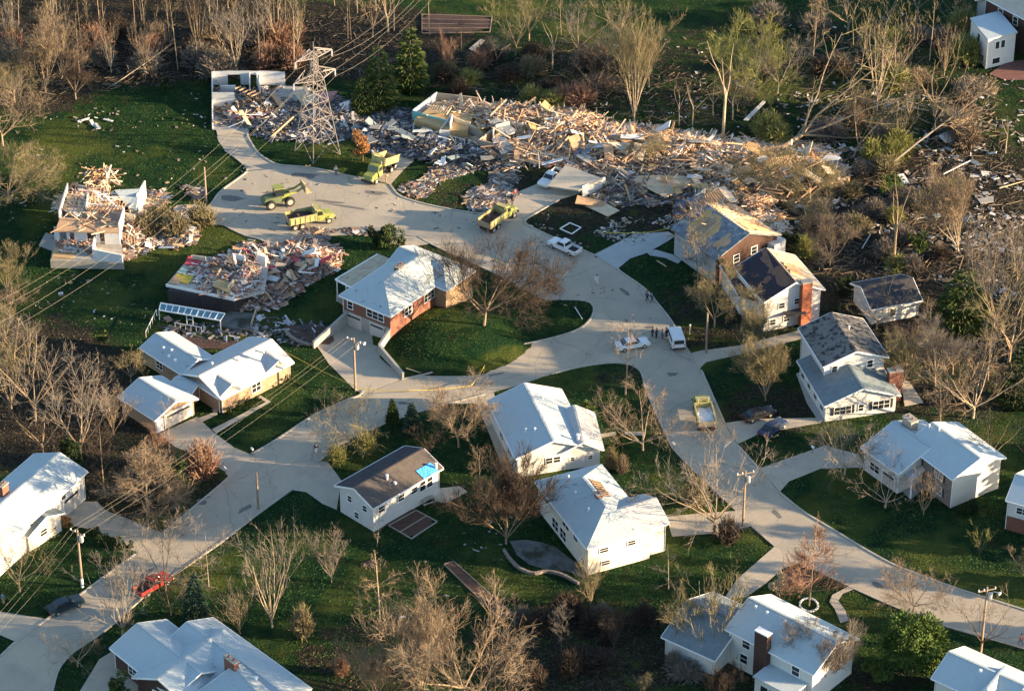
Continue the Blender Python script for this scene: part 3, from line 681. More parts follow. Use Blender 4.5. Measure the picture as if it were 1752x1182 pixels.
mb = MB(); mb.box((c.x, c.y, 3.7), 1.0, 1.5, 7.4, ang(f)); ch = part(mb, 'chimney', mat('brick_orange', (.36, .12, .06), .9, (.27, .10, .06), 3, lines=('Z', 4, .2), fine=.15), h)
mb = MB(); mb.box((c.x, c.y, 7.46), 1.15, 1.65, .12, ang(f)); part(mb, 'cap', M['wall_conc'], ch)
mb = MB(); c = o_+d_*(l_*.5)+n_*.8; mb.box((c.x, c.y, 2.7), 1.6, 3, .14, ang(f)); part(mb, 'awning', M['roof_dark'], h)
for k in range(9):
    s_ = .3+.035*k; p, q_ = onroof(f, s_, .56+.02*(k % 3)), onroof(f, s_+.01, .78); mb = MB(); mb.bar(p+V((0, 0, .1)), q_+V((0, 0, .12)), .1); part(mb, 'rafter', M['lumber'], h)
mb = MB(); pts = [onroof(f, s, t) for s, t in ((.28, .55), (.62, .55), (.6, .72), (.35, .75))]; mb.quadbox(pts, [p+V((0, 0, .03)) for p in pts]); part(mb, 'painted_hole', M['dark_void'], h)  # uncut roof here; a dark sheet paints the shade of the hole
f12, h12 = f, h
# ---- heavily damaged house next up
h = house('damaged_house', 1240, 420, 'badly damaged house with ripped roof, exposed decking and a dark brown end wall', 'house')
f = wing(h, (1158.4, 388.3), (1224.4, 446.7), (1327.2, 399), 4.4, (1281.5, 401), M['grey_wall'], M['roof_mottled'], endm=M['brick_dark'], trim=False)
f.roof.data.materials.append(M['roof_decking'])
for p in f.roof.data.polygons:
    if p.normal.dot(f.v) > .1: p.material_index = 1
opening(f, 'B', .33, 2.6, 1.0, 1.2); opening(f, 'B', .62, 2.9, 1.0, 1.2)
for k in range(10):
    s_ = .08+.055*k; p, q_ = onroof(f, s_+.3, .52), onroof(f, s_+.3, .98); mb = MB(); mb.bar(p+V((0, 0, .1)), q_+V((0, 0, .1)), .1, .16); part(mb, 'rafter', M['lumber_pale'], h)
for k in range(3):
    mb = MB(); mb.bar(onroof(f, 0+.03*k, .5)+V((0, 0, .2)), onroof(f, 0+.03*k, 1.0)+V((0, 0, .2)), .22, .06); part(mb, 'loose_board', M['lumber_pale'], h)
mb = MB(); o_, d_, n_, l_ = side(f, 'B'); c = o_+d_*l_*.97+n_*.3; mb.box((c.x, c.y, 2.2), 1.4, 2.6, 3.4, ang(f)+.2); part(mb, 'corner_wall', M['white_wall'], h)
# torn patches laid bare on the two battered roofs; shade of the holes painted dark
def roofpatch(f, st, m, name, root, lift=.02, seed=1, jag=.02):
    r = random.Random(seed); pts = []
    for i in range(len(st)):
        a, b = st[i], st[(i+1) % len(st)]
        for k in range(4): t = k/4; pts.append((a[0]+(b[0]-a[0])*t+r.uniform(-jag, jag)*(k > 0), a[1]+(b[1]-a[1])*t+r.uniform(-jag, jag)*(k > 0)))
    p3 = [onroof(f, s, t)+V((0, 0, lift)) for s, t in pts]; c = sum(p3, V())/len(p3); mb = MB(); n = len(p3)
    for i in range(n): mb.poly([c, p3[i], p3[(i+1) % n]])
    return part(mb, name, M[m], root)
roofpatch(f12, [(.02, .36), (.2, .30), (.3, .40), (.5, .28), (.62, .38), (.8, .34), (.99, .42), (.99, .49), (.02, .49)], 'brown_deck', 'bare_decking', h12, .02, 8, .03)
roofpatch(f12, [(.3, .18), (.42, .16), (.44, .27), (.34, .28)], 'brown_deck', 'bare_decking', h12, .025, 9, .03)
roofpatch(f, [(.42, .05), (.78, .08), (.85, .44), (.55, .47), (.38, .3)], 'plywood', 'torn_decking', h, .03, 3, .03)
roofpatch(f, [(.50, .14), (.68, .16), (.72, .38), (.56, .40)], 'dark_void', 'painted_hole', h, .05, 4, .02)  # dark sheet painted for the shade below the torn roof
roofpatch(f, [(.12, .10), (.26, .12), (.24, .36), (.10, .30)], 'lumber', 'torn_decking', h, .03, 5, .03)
roofpatch(f, [(.10, .60), (.42, .56), (.46, .88), (.16, .92)], 'dark_void', 'painted_hole', h, .03, 6, .03)  # second dark sheet, shade of an opening put into its colour
roofpatch(f, [(.66, .55), (.9, .55), (.94, .9), (.7, .85)], 'plywood', 'torn_decking', h, .03, 7, .04)
for k in range(8): mb = MB(); mb.bar(onroof(f, .50+.028*k, .13)+V((0, 0, .12)), onroof(f, .52+.028*k, .40)+V((0, 0, .12)), .09, .14); part(mb, 'rafter', M['lumber_pale'], h)
for k in range(9): mb = MB(); mb.bar(onroof(f, .12+.038*k, .57)+V((0, 0, .12)), onroof(f, .13+.038*k, .92)+V((0, 0, .12)), .09, .14); part(mb, 'rafter', M['lumber'], h)
# ---- white outbuilding at right
h = house('outbuilding', 1520, 520, 'small white outbuilding with a dark gable roof and one window', 'outbuilding')
f = wing(h, (1573.4, 510), (1490, 531), (1464, 484.6), 2.8, 1.6, M['white_wall'], M['roof_dark'])
opening(f, 'E', .45, .9, .9, 1.2)
# ---- top right white house
h = house('flat_roofed_annex_house', 1720, 70, 'white flat-roofed annex joined to a taller dark-walled house, top right corner', 'house')
a_, b_, c_ = P(1659.7, 33, 5.4), P(1690.2, 69.8, 5.4), P(1741, 57, 5.4); e_ = a_+c_-b_
mb = MB(); q4 = [a_, b_, c_, e_]; mb.quadbox([V((p.x, p.y, 5.35)) for p in q4], [V((p.x, p.y, 5.6)) for p in q4]); part(mb, 'roof', M['roof_pale'], h)
mb = MB(); cc = sum(q4, V())/4; q5 = [p+(cc-p)*.06 for p in q4]; mb.quadbox([V((p.x, p.y, 0)) for p in q5], [V((p.x, p.y, 5.34)) for p in q5]); part(mb, 'wall', M['white_wall'], h)
fx = Frame(); fx.over = 0; fx.root = h
def fl_op(p0, p1, pos, z, w, hh):
    d = (p1-p0).normalized(); n = V((d.y, -d.x, 0)); c = p0+(p1-p0)*pos; c.z = z+hh/2; an = atan2(d.y, d.x)
    wv = MB(); wv.box(c+n*.02, w+.2, .08, hh+.2, an); wn = part(wv, 'window', M['trim'], h); wv = MB(); wv.box(c+n*.05, w, .06, hh, an); part(wv, 'pane', M['glass'], wn)
for pos, z, w, hh in ((.35, 3.3, .7, 1.3), (.55, 3.3, .7, 1.3), (.35, .6, 1.4, 1.0)): fl_op(q5[1], q5[2], pos, z, w, hh)
for pos, z, w, hh in ((.5, 3.2, .8, 1.4), (.8, .8, .8, 1)): fl_op(q5[0], q5[1], pos, z, w, hh)
g = wing(h, (1722, -14), (1816, 68), (1886, 18), 6.6, 2.0, M['brick_dark'], M['slab_tan'])
for s_ in (.25, .42, .6, .8): opening(g, 'O' if 0 else 'E', s_, 4.6, 1.0, 1.4)
mb = MB(); o_, d_, n_, l_ = side(g, 'E')
h2 = house('pale_roofed_house', 1700, 5, 'white-roofed house corner peeking in behind the flat-roofed annex', 'house')
wing(h2, None, (1668, 2), (1712, 14), 4.5, 1.2, M['white_wall'], M['roof_pale_warm'], depth=12)
# ---- central brick hip-roofed house with basement garages
h = house('brick_hip_house', 690, 520, 'red brick house with a torn pale hip roof above the walled driveway', 'house')
f = wing(h, (708.5, 421.9), (580.3, 506.9), (669.1, 542.4), 4.6, 2.1, M['brick'], M['roof_torn'], hipB=1, hipA=1)
g = wing(h, (708.5, 422.5), (813.8, 464.5), (763, 498), 4.55, 1.5, M['brick_tan'], M['roof_torn'], hipB=1)
mb = MB(); o_, d_, n_, l_ = side(f, 'B'); c = o_+d_*l_*.5+n_*.02; mb.box((c.x, c.y, 1.15), l_+.05, .06, 2.3, ang(f)+pi/2); part(mb, 'basement_wall', M['wall_conc'], h)
an = ang(f)
def gar(pos):
    cc = o_+d_*l_*pos+n_*.1; z = 1.1; mb = MB(); mb.box((cc.x, cc.y, z), 2.7, .1, 2.2, atan2(d_.y, d_.x)); gd = part(mb, 'garage_door', M['garage_door'], h)
    mb = MB(); mb.box((cc.x+n_.x*.07, cc.y+n_.y*.07, 1.75), 2.3, .04, .28, atan2(d_.y, d_.x)); part(mb, 'door_window', M['glass'], gd)
gar(.23); gar(.72)
for pos, w in ((.14, .9), (.68, 3.0)): opening(f, 'B', pos, 2.9, w, 1.2)
for pos, w in ((.25, 1.6), (.55, 2.2)): opening(f, 'E' if 0 else 'O', pos, 2.6, w, 1.3)
chimney(h, 684, 470, 5.6, 4, 7.1, 1.5, .9, an)
cp = house('carport', 618, 470, 'low wing with bare wooden roof decking and white posts beside the torn hip roof', 'carport')
q4 = [P(574, 479, 3.6), P(646, 436, 3.6), P(674, 446, 3.9), P(606, 496, 3.9)]
mb = MB(); mb.quadbox(q4, [p+V((0, 0, .15)) for p in q4]); part(mb, 'roof', M['roof_decking'], cp)
for p in (q4[0], q4[1], q4[3], (q4[0]+q4[3])/2): mb = MB(); mb.bar((p.x+.2, p.y-.1, 0), (p.x+.2, p.y-.1, 3.62), .18); part(mb, 'post', M['trim'], cp)
mb = MB(); q5 = [V((p.x, p.y, 0)) for p in q4]; mb.quadbox(q5, [p+V((0, 0, .9)) for p in q5]); part(mb, 'base_wall', M['wall_conc'], cp)
mb = MB(); mb.bar(q4[0]+V((0, 0, .07)), q4[1]+V((0, 0, .07)), .2); mb.bar(q4[0]+V((0, 0, .07)), q4[3]+V((0, 0, .07)), .2); part(mb, 'fascia', M['trim'], cp)
# retaining walls of the sunken drive
def retaining(pts, zs, label, t=.28):
    o = empty('retaining_wall', P(*pts[0], 0), label, 'wall', 'retaining walls beside the sunken driveway')
    mb = MB(); cp = MB(); W = [P(u, v, 0) for u, v in pts]
    for i in range(len(W)-1):
        a, b = W[i], W[i+1]; d = (b-a).normalized(); n = V((-d.y, d.x, 0))*t/2
        mb.quadbox([a-n, b-n, b+n, a+n], [a-n+V((0, 0, zs[i])), b-n+V((0, 0, zs[i+1])), b+n+V((0, 0, zs[i+1])), a+n+V((0, 0, zs[i]))])
        n = n*1.3
        k = V((0, 0, .003)); z1, z2 = V((0, 0, zs[i]))+k, V((0, 0, zs[i+1]))+k; k = V((0, 0, .1))
        cp.quadbox([a-n+z1, b-n+z2, b+n+z2, a+n+z1], [a-n+z1+k, b-n+z2+k, b+n+z2+k, a+n+z1+k])
    part(mb, 'wall_body', M['wall_conc'], o); part(cp, 'coping', M['concrete'], o); return o
retaining([(594, 556), (536, 596)], [2.2, 1.0], 'pale concrete retaining wall on the left of the sunken driveway')
retaining([(671, 580), (649, 604), (690, 648)], [2.2, 1.4, .9], 'angled pale concrete retaining wall holding up the lawn right of the sunken driveway')
# ================================================================== TREES
def barkmat(name, c, c2): return mat(name, c, .95, c2, 1.2, spec=.05, fine=.15)
BARK = {'tan': barkmat('bark_tan', (.34, .26, .17), (.22, .165, .11)), 'grey': barkmat('bark_grey', (.27, .235, .19), (.17, .15, .12)),
        'dark': barkmat('bark_dark', (.12, .09, .07), (.075, .06, .048)), 'pale': barkmat('bark_pale', (.46, .38, .27), (.30, .24, .17))}
TWIG = {'tan': mat('twig_tan', (0.23, 0.18, 0.125), .95, (0.16, 0.125, 0.09), .8, spec=.05), 'grey': mat('twig_grey', (0.2, 0.175, 0.145), .95, (0.14, 0.12, 0.1), .8, spec=.05),
        'red': mat('twig_red', (0.27, 0.165, 0.115), .95, (0.19, 0.12, 0.085), .8, spec=.05), 'yellow': mat('twig_yellow', (0.21, 0.18, 0.105), .95, (0.15, 0.13, 0.075), .8, spec=.05),
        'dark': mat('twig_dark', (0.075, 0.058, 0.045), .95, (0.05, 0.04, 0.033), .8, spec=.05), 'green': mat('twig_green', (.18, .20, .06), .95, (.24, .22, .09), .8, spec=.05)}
LEAF = {'spruce': mat('needle_spruce', (.03, .055, .035), .9, (.05, .085, .055), .9, spec=.1), 'cedar': mat('needle_cedar', (.04, .062, .02), .9, (.065, .09, .027), .7, spec=.1),
        'dark': mat('leaf_dark', (.02, .035, .014), .9, (.032, .052, .02), .8, spec=.1), 'bright': mat('leaf_bright', (.05, .085, .02), .9, (.085, .125, .03), .8, spec=.1),
        'rust': mat('leaf_rust', (.28, .13, .05), .95, (.36, .2, .08), .8, spec=.1), 'cream': mat('leaf_cream', (.62, .52, .38), .95, (.45, .38, .22), 2.5, spec=.1)}

def perp(d, r):
    a = V((r.uniform(-1, 1), r.uniform(-1, 1), r.uniform(-1, 1))); x = d.cross(a)
    return x.normalized() if x.length > 1e-3 else V((1, 0, 0))
def grow(seed, H, shape, dens=1.0, broken=False):
    """unit tree of height H: returns trunk MB, crown MB"""
    r = random.Random(seed); tr = MB(); cr = MB()
    def ribbon(pts, w):
        d = (pts[-1]-pts[0]); x = perp(d.normalized(), r); n = len(cr.v); m = len(pts)
        for i, p in enumerate(pts):
            k = w*(1-i/(m-.5))*.5+.004; cr.v += [tuple(p-x*k), tuple(p+x*k)]
        for i in range(m-1): cr.f.append((n+2*i, n+2*i+1, n+2*i+3, n+2*i+2))
    def path(p, d, L, n, wob, up):
        pts = [p.copy()]
        for i in range(n):
            d = (d+perp(d, r)*wob*r.random()+V((0, 0, up))).normalized(); p = p+d*(L/n); pts.append(p.copy())
        return pts, d
    def branch(p, d, L, rad, lev):
        if lev <= 1:
            pts, de = path(p, d, L, 4, .28, shape['up']*.5)
            cr.tube(pts, [rad*(1-.75*i/4) for i in range(5)], 4 if lev == 1 else 5, caps=False)
            nch = max(3, int(r.uniform(.8, 1.2)*shape['n'][lev]*dens))
            for k in range(nch):
                t = r.uniform(.25, 1)**.8; i = min(3, int(t*4)); q = pts[i].lerp(pts[i+1], t*4-i)
                dd = (pts[i+1]-pts[i]).normalized(); nd = (dd*r.uniform(.5, 1.0)+perp(dd, r)*r.uniform(.5, 1)*shape['spread']+V((0, 0, shape['up']*.6))).normalized()
                branch(q, nd, L*r.uniform(.38, .62)*(1.15-.35*t), rad*.42, lev+1)
        elif lev == 2:
            pts, de = path(p, d, L, 3, .3, shape['up']*.4); ribbon(pts, max(.045, rad*1.5))
            for k in range(int((shape['n'][2]+2)*dens)):
                t = r.uniform(.15, 1); i = min(2, int(t*3)); q = pts[i].lerp(pts[i+1], t*3-i); dd = (pts[i+1]-pts[i]).normalized()
                nd = (dd*.8+perp(dd, r)*r.uniform(.4, 1)*shape['spread']+V((0, 0, shape['up']*.5))).normalized(); l = L*r.uniform(.35, .7)
                e, _ = path(q, nd, l, 2, .3, .1); ribbon(e, .017)
                if r.random() < .8:
                    e2, _ = path(e[1], (nd+perp(nd, r)*.7).normalized(), l*.6, 1, .2, .1); ribbon(e2, .014)
    lean = V((r.uniform(-.06, .06), r.uniform(-.06, .06), 1)).normalized()
    th = shape['trunk']*H; rad = shape.get('rad', .018)*H
    if shape['kind'] == 'lead':      # one leader with side limbs all the way
        pts, _ = path(V((0, 0, -.2)), lean, H*.95, 8, .05, .1)
        tr.tube(pts, [rad*(1-.88*i/8) for i in range(9)], 7)
        for k in range(int(shape['limbs']*dens)):
            t = r.uniform(shape['low'], .98); i = min(7, int(t*8)); q = pts[i].lerp(pts[i+1], t*8-i)
            a = k*2.4+r.uniform(-.4, .4); el = shape['el']+(t-.5)*.5
            d = V((cos(a)*cos(el), sin(a)*cos(el), sin(el)))
            prof = shape['prof'](t); branch(q, d, H*shape['wid']*prof*r.uniform(.75, 1.15), rad*.38*(1.2-t), 1 if prof > .35 else 2)
    else:                            # forks into several limbs
        pts, _ = path(V((0, 0, -.2)), lean, th, 3, .1, .1); tr.tube(pts, [rad*1.15, rad*.95, rad*.85, rad*.75], 8)
        for k in range(shape['limbs']):
            a = k*2*pi/shape['limbs']+r.uniform(-.5, .5); el = shape['el']*r.uniform(.75, 1.25)
            d = V((cos(a)*cos(el), sin(a)*cos(el), sin(el))); L = (H-th)*r.uniform(.8, 1.05)/max(.75, sin(min(1.45, el+.15)))*.95
            q = pts[-1] if k < shape['limbs']-2 else pts[2].lerp(pts[3], r.random()); q = q.copy()
            p2, _ = path(q, d, L*.8, 5, .22, shape['up']*.7); tr.tube(p2, [rad*.5*(1-.8*i/5) for i in range(6)], 5)
            for j in range(int(shape['sub']*dens)):
                t = r.uniform(.2, 1); i = min(4, int(t*5)); qq = p2[i].lerp(p2[i+1], t*5-i); dd = (p2[i+1]-p2[i]).normalized()
                nd = (dd*.8+perp(dd, r)*r.uniform(.5, 1)*shape['spread']+V((0, 0, shape['up']*.4))).normalized()
                branch(qq, nd, L*r.uniform(.3, .5)*(1.2-.4*t), rad*.19, 1)
    return tr, cr
oval = lambda t: max(.12, sin(pi*min(1, max(0, (t-.12)/.92))))**.8
cone = lambda t: max(.08, (1.02-t)**.9)
SH = {'round': dict(kind='fork', trunk=.22, limbs=6, sub=7, el=.85, up=.12, spread=.9, n=(6, 7, 7), rad=.016),
      'wide': dict(kind='fork', trunk=.18, limbs=7, sub=8, el=.62, up=.10, spread=1.0, n=(6, 7, 7), rad=.019),
      'vase': dict(kind='fork', trunk=.10, limbs=9, sub=7, el=1.12, up=.22, spread=.55, n=(6, 7, 7), rad=.012),
      'upright': dict(kind='lead', trunk=.9, limbs=34, low=.15, el=.65, wid=.26, up=.2, spread=.7, n=(5, 6, 6), prof=oval, rad=.010),
      'pyramid': dict(kind='lead', trunk=.9, limbs=48, low=.12, el=.25, wid=.34, up=.12, spread=.8, n=(6, 8, 6), prof=cone, rad=.010),
      'thin': dict(kind='lead', trunk=.95, limbs=20, low=.45, el=.8, wid=.20, up=.15, spread=.8, n=(5, 5, 5), prof=oval, rad=.009),
      'snag': dict(kind='fork', trunk=.4, limbs=3, sub=1, el=1.15, up=.1, spread=.7, n=(3, 2, 1), rad=.012)}
PROTO = {}
def meshof(mb, name, m):
    me = bpy.data.meshes.new(name); me.from_pydata(mb.v, [], mb.f); me.update(); me.materials.append(m); return me
def protomesh(shape, var, dens):
    dens = max(.5, round(dens*1.05, 1))
    k = (shape, var, dens)
    if k not in PROTO:
        tr, cr = grow(hash(shape) % 1 + sum(map(ord, shape))*13+var*101, 10.0, SH[shape], dens)
        PROTO[k] = (meshof(tr, 'trunk', None), meshof(cr, 'crown', None))
        xs = sorted([c[2] for c in cr.v+tr.v]); PROTO[k] += (xs[int(len(xs)*.995)],)
    return PROTO[k]
_ti = 0
def tree(u, v, hpx, shape='round', twig='tan', bark='tan', label=None, group=None, width=1.0, dens=1.0, tilt=None, name='bare_tree', cat='tree', z=None):
    """base pixel, height in photo pixels"""
    global _ti; _ti += 1; r = random.Random(_ti*77+5)
    b = P(u, v) if z is None else P(u, v, z); Hm = hpx/(pxm(v)*cos(PITCH))
    m1, m2, ht = protomesh(shape, r.randrange(3), dens)
    o = empty(name, b, label, cat, group, r.uniform(0, 6.28)); s = Hm/ht
    o.scale = (s*width, s*width, s)
    if tilt:  # (axis angle, amount): fallen or leaning towards a compass direction
        a, t = tilt; q = Matrix.Rotation(t, 4, V((-sin(a), cos(a), 0))) @ Matrix.Rotation(r.uniform(0, 6.28), 4, 'Z')
        o.rotation_euler = q.to_euler()
    for me, nm, mm in ((m1, 'trunk', BARK[bark]), (m2, 'crown', TWIG[twig])):
        c = bpy.data.objects.new(nm, me); S.collection.objects.link(c); c.parent = o
        if not me.materials[0]: me.materials[0] = mm
        c.material_slots[0].link = 'OBJECT'; c.material_slots[0].material = mm
    return o
for shape in SH: pass

def leafcloud(seed, n, fn, size, droop=0):
    """n small leaf faces at points fn(r) -> (pos, outward)"""
    r = random.Random(seed); mb = MB()
    for _ in range(n):
        p, d = fn(r); s = size*r.uniform(.6, 1.4); x = perp(d, r); d = (d+V((0, 0, -droop*r.random()))).normalized()
        a = p-x*s*.28; b = p+x*s*.28; mb.poly([a, b, p+d*s+x*s*.1, p+d*s*.9-x*s*.1])
    return mb
def conifer_fn(H, Rb, low=.04, layers=15, power=1.0):
    def fn(r):
        t = 1-sqrt(r.random())*(1-low); L = int(t*layers); tt = (L+.35*r.random())/layers
        rr = Rb*(1-t)**power*(.35+.65*sqrt(r.random()))*(1+.22*sin(L*2.3+3*r.random()*0+L)); a = r.random()*2*pi; a = round(a*5/pi)*pi/5+r.gauss(0, .17)+L*.9
        return V((cos(a)*rr, sin(a)*rr, H*tt-rr*.22)), V((cos(a), sin(a), .1))
    return fn
def clump_fn(blobs):
    def fn(r):
        c, s = r.choice(blobs); d = V((r.gauss(0, 1), r.gauss(0, 1), r.gauss(0, .8))).normalized(); return c+d*s*(.55+.5*r.random()), d
    return fn
def conifer(u, v, hpx, wpx, leaf, label, n=7000, size=.42, power=.9, group=None, name='conifer', layers=15, droop=.5):
    b = P(u, v); k = pxm(v); H = hpx/(k*cos(PITCH)); Rb = wpx/k/2
    o = empty(name, b, label, 'conifer', group)
    t = MB(); t.tube([(0, 0, -.2), (0, 0, H*.5), (0, 0, H*.97)], [.22, .13, .03], 7); t.build('trunk', BARK['dark'], o)
    mb = leafcloud(int(u+v), n, conifer_fn(H, Rb, layers=layers, power=power), size, droop)
    mb.build('crown', LEAF[leaf], o); return o
def leafy(u, v, hpx, wpx, leaf, label, name='evergreen_tree', cat='tree', n=6000, size=.35, nb=16, group=None, low=.3, trunk=True):
    b = P(u, v); k = pxm(v); H = hpx/(k*cos(PITCH)); Rb = wpx/k/2; r = random.Random(int(u*3+v))
    o = empty(name, b, label, cat, group)
    if trunk:
        t = MB(); t.tube([(0, 0, -.2), (.1, 0, H*.45), (0, .1, H*.85)], [.2, .13, .04], 7); t.build('trunk', BARK['dark'], o)
    bl = []
    for _ in range(nb):
        a = r.random()*2*pi; q = sqrt(r.random())*Rb*.72; z = H*(low+(1-low)*r.random()*.85)*(1-.25*(q/Rb)); bl.append((V((cos(a)*q, sin(a)*q, z)), r.uniform(.22, .36)*min(Rb*1.1, H*.5)))
    leafcloud(int(u+7*v), n, clump_fn(bl), size).build('crown' if trunk else 'foliage', LEAF[leaf], o)
    if not trunk:
        st = MB()
        for _ in range(5): a = r.random()*6.28; st.bar((0, 0, -.1), (cos(a)*Rb*.4, sin(a)*Rb*.4, H*.6), .05)
        for q_ in range(1): pass
        s0 = MB(); s0.tube([(0, 0, -.1), (0, 0, H*.5)], [.06, .03], 5); s0.build('stem', BARK['dark'], o)
    return o
SHPROTO = {}
def twigbush(u, v, hpx, wpx, twig, label, group=None, name='bare_shrub', cat='shrub', var=None):
    b = P(u, v); k = pxm(v); H = hpx/(k*cos(PITCH)); W_ = wpx/k
    r = random.Random(int(u*5+v)); var = r.randrange(3) if var is None else var
    if var not in SHPROTO:
        rr = random.Random(900+var); mb = MB()
        for i in range(420):
            a = rr.random()*6.28; e = rr.uniform(.25, 1.45); d = V((cos(a)*cos(e), sin(a)*cos(e), sin(e))); L = rr.uniform(.5, 1.0)*.5
            p0 = V((rr.gauss(0, .05), rr.gauss(0, .05), 0)); p1 = p0+d*L*.5+perp(d, rr)*.05; p2 = p0+d*L+perp(d, rr)*.09; x = perp(d, rr); n = len(mb.v)
            for p, w in ((p0, .012), (p1, .009), (p2, .004)): mb.v += [tuple(p-x*w), tuple(p+x*w)]
            mb.f += [(n, n+1, n+3, n+2), (n+2, n+3, n+5, n+4)]
            for _ in range(5):
                q = p1.lerp(p2, rr.random()); e_ = q+(d+perp(d, rr)*.9).normalized()*rr.uniform(.05, .15); x = perp(d, rr)*.006; n = len(mb.v)
                mb.v += [tuple(q-x), tuple(q+x), tuple(e_)]; mb.f.append((n, n+1, n+2))
        SHPROTO[var] = meshof(mb, 'shrub', TWIG['tan'])
    o = bpy.data.objects.new(name, SHPROTO[var]); S.collection.objects.link(o); o.location = b; o.scale = (W_, W_, H/.5); o.rotation_euler[2] = r.random()*6
    o.material_slots[0].link = 'OBJECT'; o.material_slots[0].material = TWIG[twig]
    return tag(o, label, cat, group)

T = tree
# --- lower left and bottom
T(34, 1012, 105, 'round', 'yellow', 'tan', 'young yellow-twigged tree on the lawn left of the white utility pole', dens=.8)
T(210, 1088, 150, 'vase', 'grey', 'pale', 'tall forked bare tree rising between the road and the sprawling many-gabled house', dens=.7)
T(133, 1140, 75, 'wide', 'tan', 'tan', 'crooked bare tree beside the road at the bottom left bend', dens=.7)
T(283, 1010, 105, 'wide', 'grey', 'dark', 'broad thin-twigged bare tree spreading over the red pickup', dens=.8)
T(293, 1052, 80, 'round', 'dark', 'tan', 'dark bare tree just left of the blue spruce', dens=.7)
T(357, 1003, 95, 'pyramid', 'grey', 'grey', 'pale narrow bare tree behind the blue spruce by the road', dens=.6)
T(411, 1084, 90, 'vase', 'tan', 'tan', 'small bare tree right of the blue spruce', dens=.6)
T(466, 1073, 185, 'vase', 'grey', 'pale', 'tall two-stemmed bare tree in the lawn right of the blue spruce', dens=.6, width=.8)
T(567, 996, 90, 'vase', 'grey', 'grey', 'pale fan-shaped bare tree below the dark-roofed house', dens=.8)
T(650, 1063, 130, 'pyramid', 'tan', 'pale', 'sunlit pyramid-shaped bare tree on the dark bank at lower centre', dens=.7)
twigbush(518, 1088, 60, 50, 'yellow', 'round yellow-brown bush on the bright lawn at lower centre')
T(716, 1200, 175, 'vase', 'tan', 'tan', 'tall tangled tree at the bottom edge, left one of the large pair', dens=1.05)
T(795, 1205, 175, 'wide', 'tan', 'tan', 'huge spreading sunlit tree at the bottom edge, right one of the large pair', dens=1.15, width=.95)
T(640, 1200, 100, 'vase', 'tan', 'tan', 'low brown tree at the bottom edge left of the large pair', dens=1)
twigbush(585, 1152, 35, 36, 'red', 'small brown bush beside the dark garden patch at the bottom')
T(880, 1080, 70, 'upright', 'tan', 'tan', 'small tan tree at the foot of the long garden bed', dens=.7)
T(1010, 1040, 85, 'vase', 'yellow', 'tan', 'low forked tree under the corner of the cream hip-roofed house', dens=.8)
T(1144, 1008, 78, 'pyramid', 'grey', 'pale', 'small bare tree right of the cream hip-roofed house', dens=.6)
T(1220, 1120, 150, 'vase', 'yellow', 'pale', 'tall yellow-twigged tree against the left wing of the brick-chimney house', dens=.7)
T(1165, 1110, 110, 'vase', 'yellow', 'tan', 'shorter yellow-twigged tree at the left tip of the brick-chimney house', dens=.8)
T(1410, 1175, 110, 'vase', 'grey', 'tan', 'wide feathery bare tree in front of the brick-chimney house bay', dens=1.2, width=1.15)
T(1384, 1035, 160, 'pyramid', 'red', 'tan', 'reddish pyramid-shaped tree standing in a ring of white edging stones', dens=.95, width=.75)
leafy(1332, 1010, 34, 44, 'cream', 'cream-flowering round bush beside the stone-ringed reddish tree', 'flowering_shrub', 'shrub', 1500, .2, 10, low=.2, trunk=False)
leafy(1560, 1150, 115, 120, 'bright', 'bright green leafy evergreen tree left of the bottom right corner house', n=9000, nb=26, low=.15)
leafy(1500, 1165, 50, 60, 'bright', 'low bright green shrub left of the bright evergreen tree', 'evergreen_shrub', 'shrub', 2500, .25, 12, low=.1, trunk=False)
T(1562, 1048, 80, 'wide', 'tan', 'dark', 'wide bare tree at the road edge above the bright evergreen tree', dens=1)
T(1676, 1118, 125, 'round', 'tan', 'dark', 'bare tree growing around the utility pole near the bottom right', dens=.6)
T(1222, 912, 150, 'wide', 'grey', 'tan', 'big spreading bare tree beside the lower end of the right road', dens=.8, width=.82)
twigbush(1190, 862, 50, 60, 'yellow', 'greenish bush left of the big spreading roadside tree')
twigbush(1245, 925, 45, 60, 'dark', 'dark bush at the foot of the big spreading roadside tree')
T(1100, 770, 100, 'wide', 'tan', 'pale', 'pale-barked spreading tree between the gabled house and the right road', dens=.9)
T(1070, 675, 130, 'upright', 'tan', 'tan', 'tan upright tree at the inside corner of the road junction', dens=.55, width=1.1)
leafy(1007, 715, 44, 26, 'bright', 'clipped narrow evergreen along the right side of the gabled house', 'evergreen_shrub', 'shrub', 1800, .22, 10, low=.1, trunk=False)
leafy(1060, 765, 36, 26, 'dark', 'small dark evergreen on the lawn right of the gabled house', 'evergreen_shrub', 'shrub', 1500, .22, 8, low=.1, trunk=False)
twigbush(1046, 800, 36, 30, 'yellow', 'yellow-green bush at the corner of the low wing of the gabled house')
twigbush(1065, 808, 32, 28, 'tan', 'tan bush right of the yellow-green corner bush')
T(822, 835, 72, 'upright', 'tan', 'tan', 'tan upright tree between the dark-roofed house and the gabled house', dens=.8, width=1.2)
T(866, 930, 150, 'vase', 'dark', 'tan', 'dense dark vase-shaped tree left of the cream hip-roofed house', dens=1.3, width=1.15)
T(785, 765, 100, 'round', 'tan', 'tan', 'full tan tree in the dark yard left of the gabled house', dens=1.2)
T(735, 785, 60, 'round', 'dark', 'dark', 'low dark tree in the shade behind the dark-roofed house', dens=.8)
conifer(705, 740, 55, 34, 'spruce', 'dark conifer at the road edge, right one of a close pair', 3500, .3)
conifer(672, 722, 42, 22, 'cedar', 'lighter conifer at the road edge, left one of a close pair', 2500, .28)
T(600, 765, 88, 'wide', 'yellow', 'tan', 'thin yellowish tree leaning over the road kerb', dens=.9)
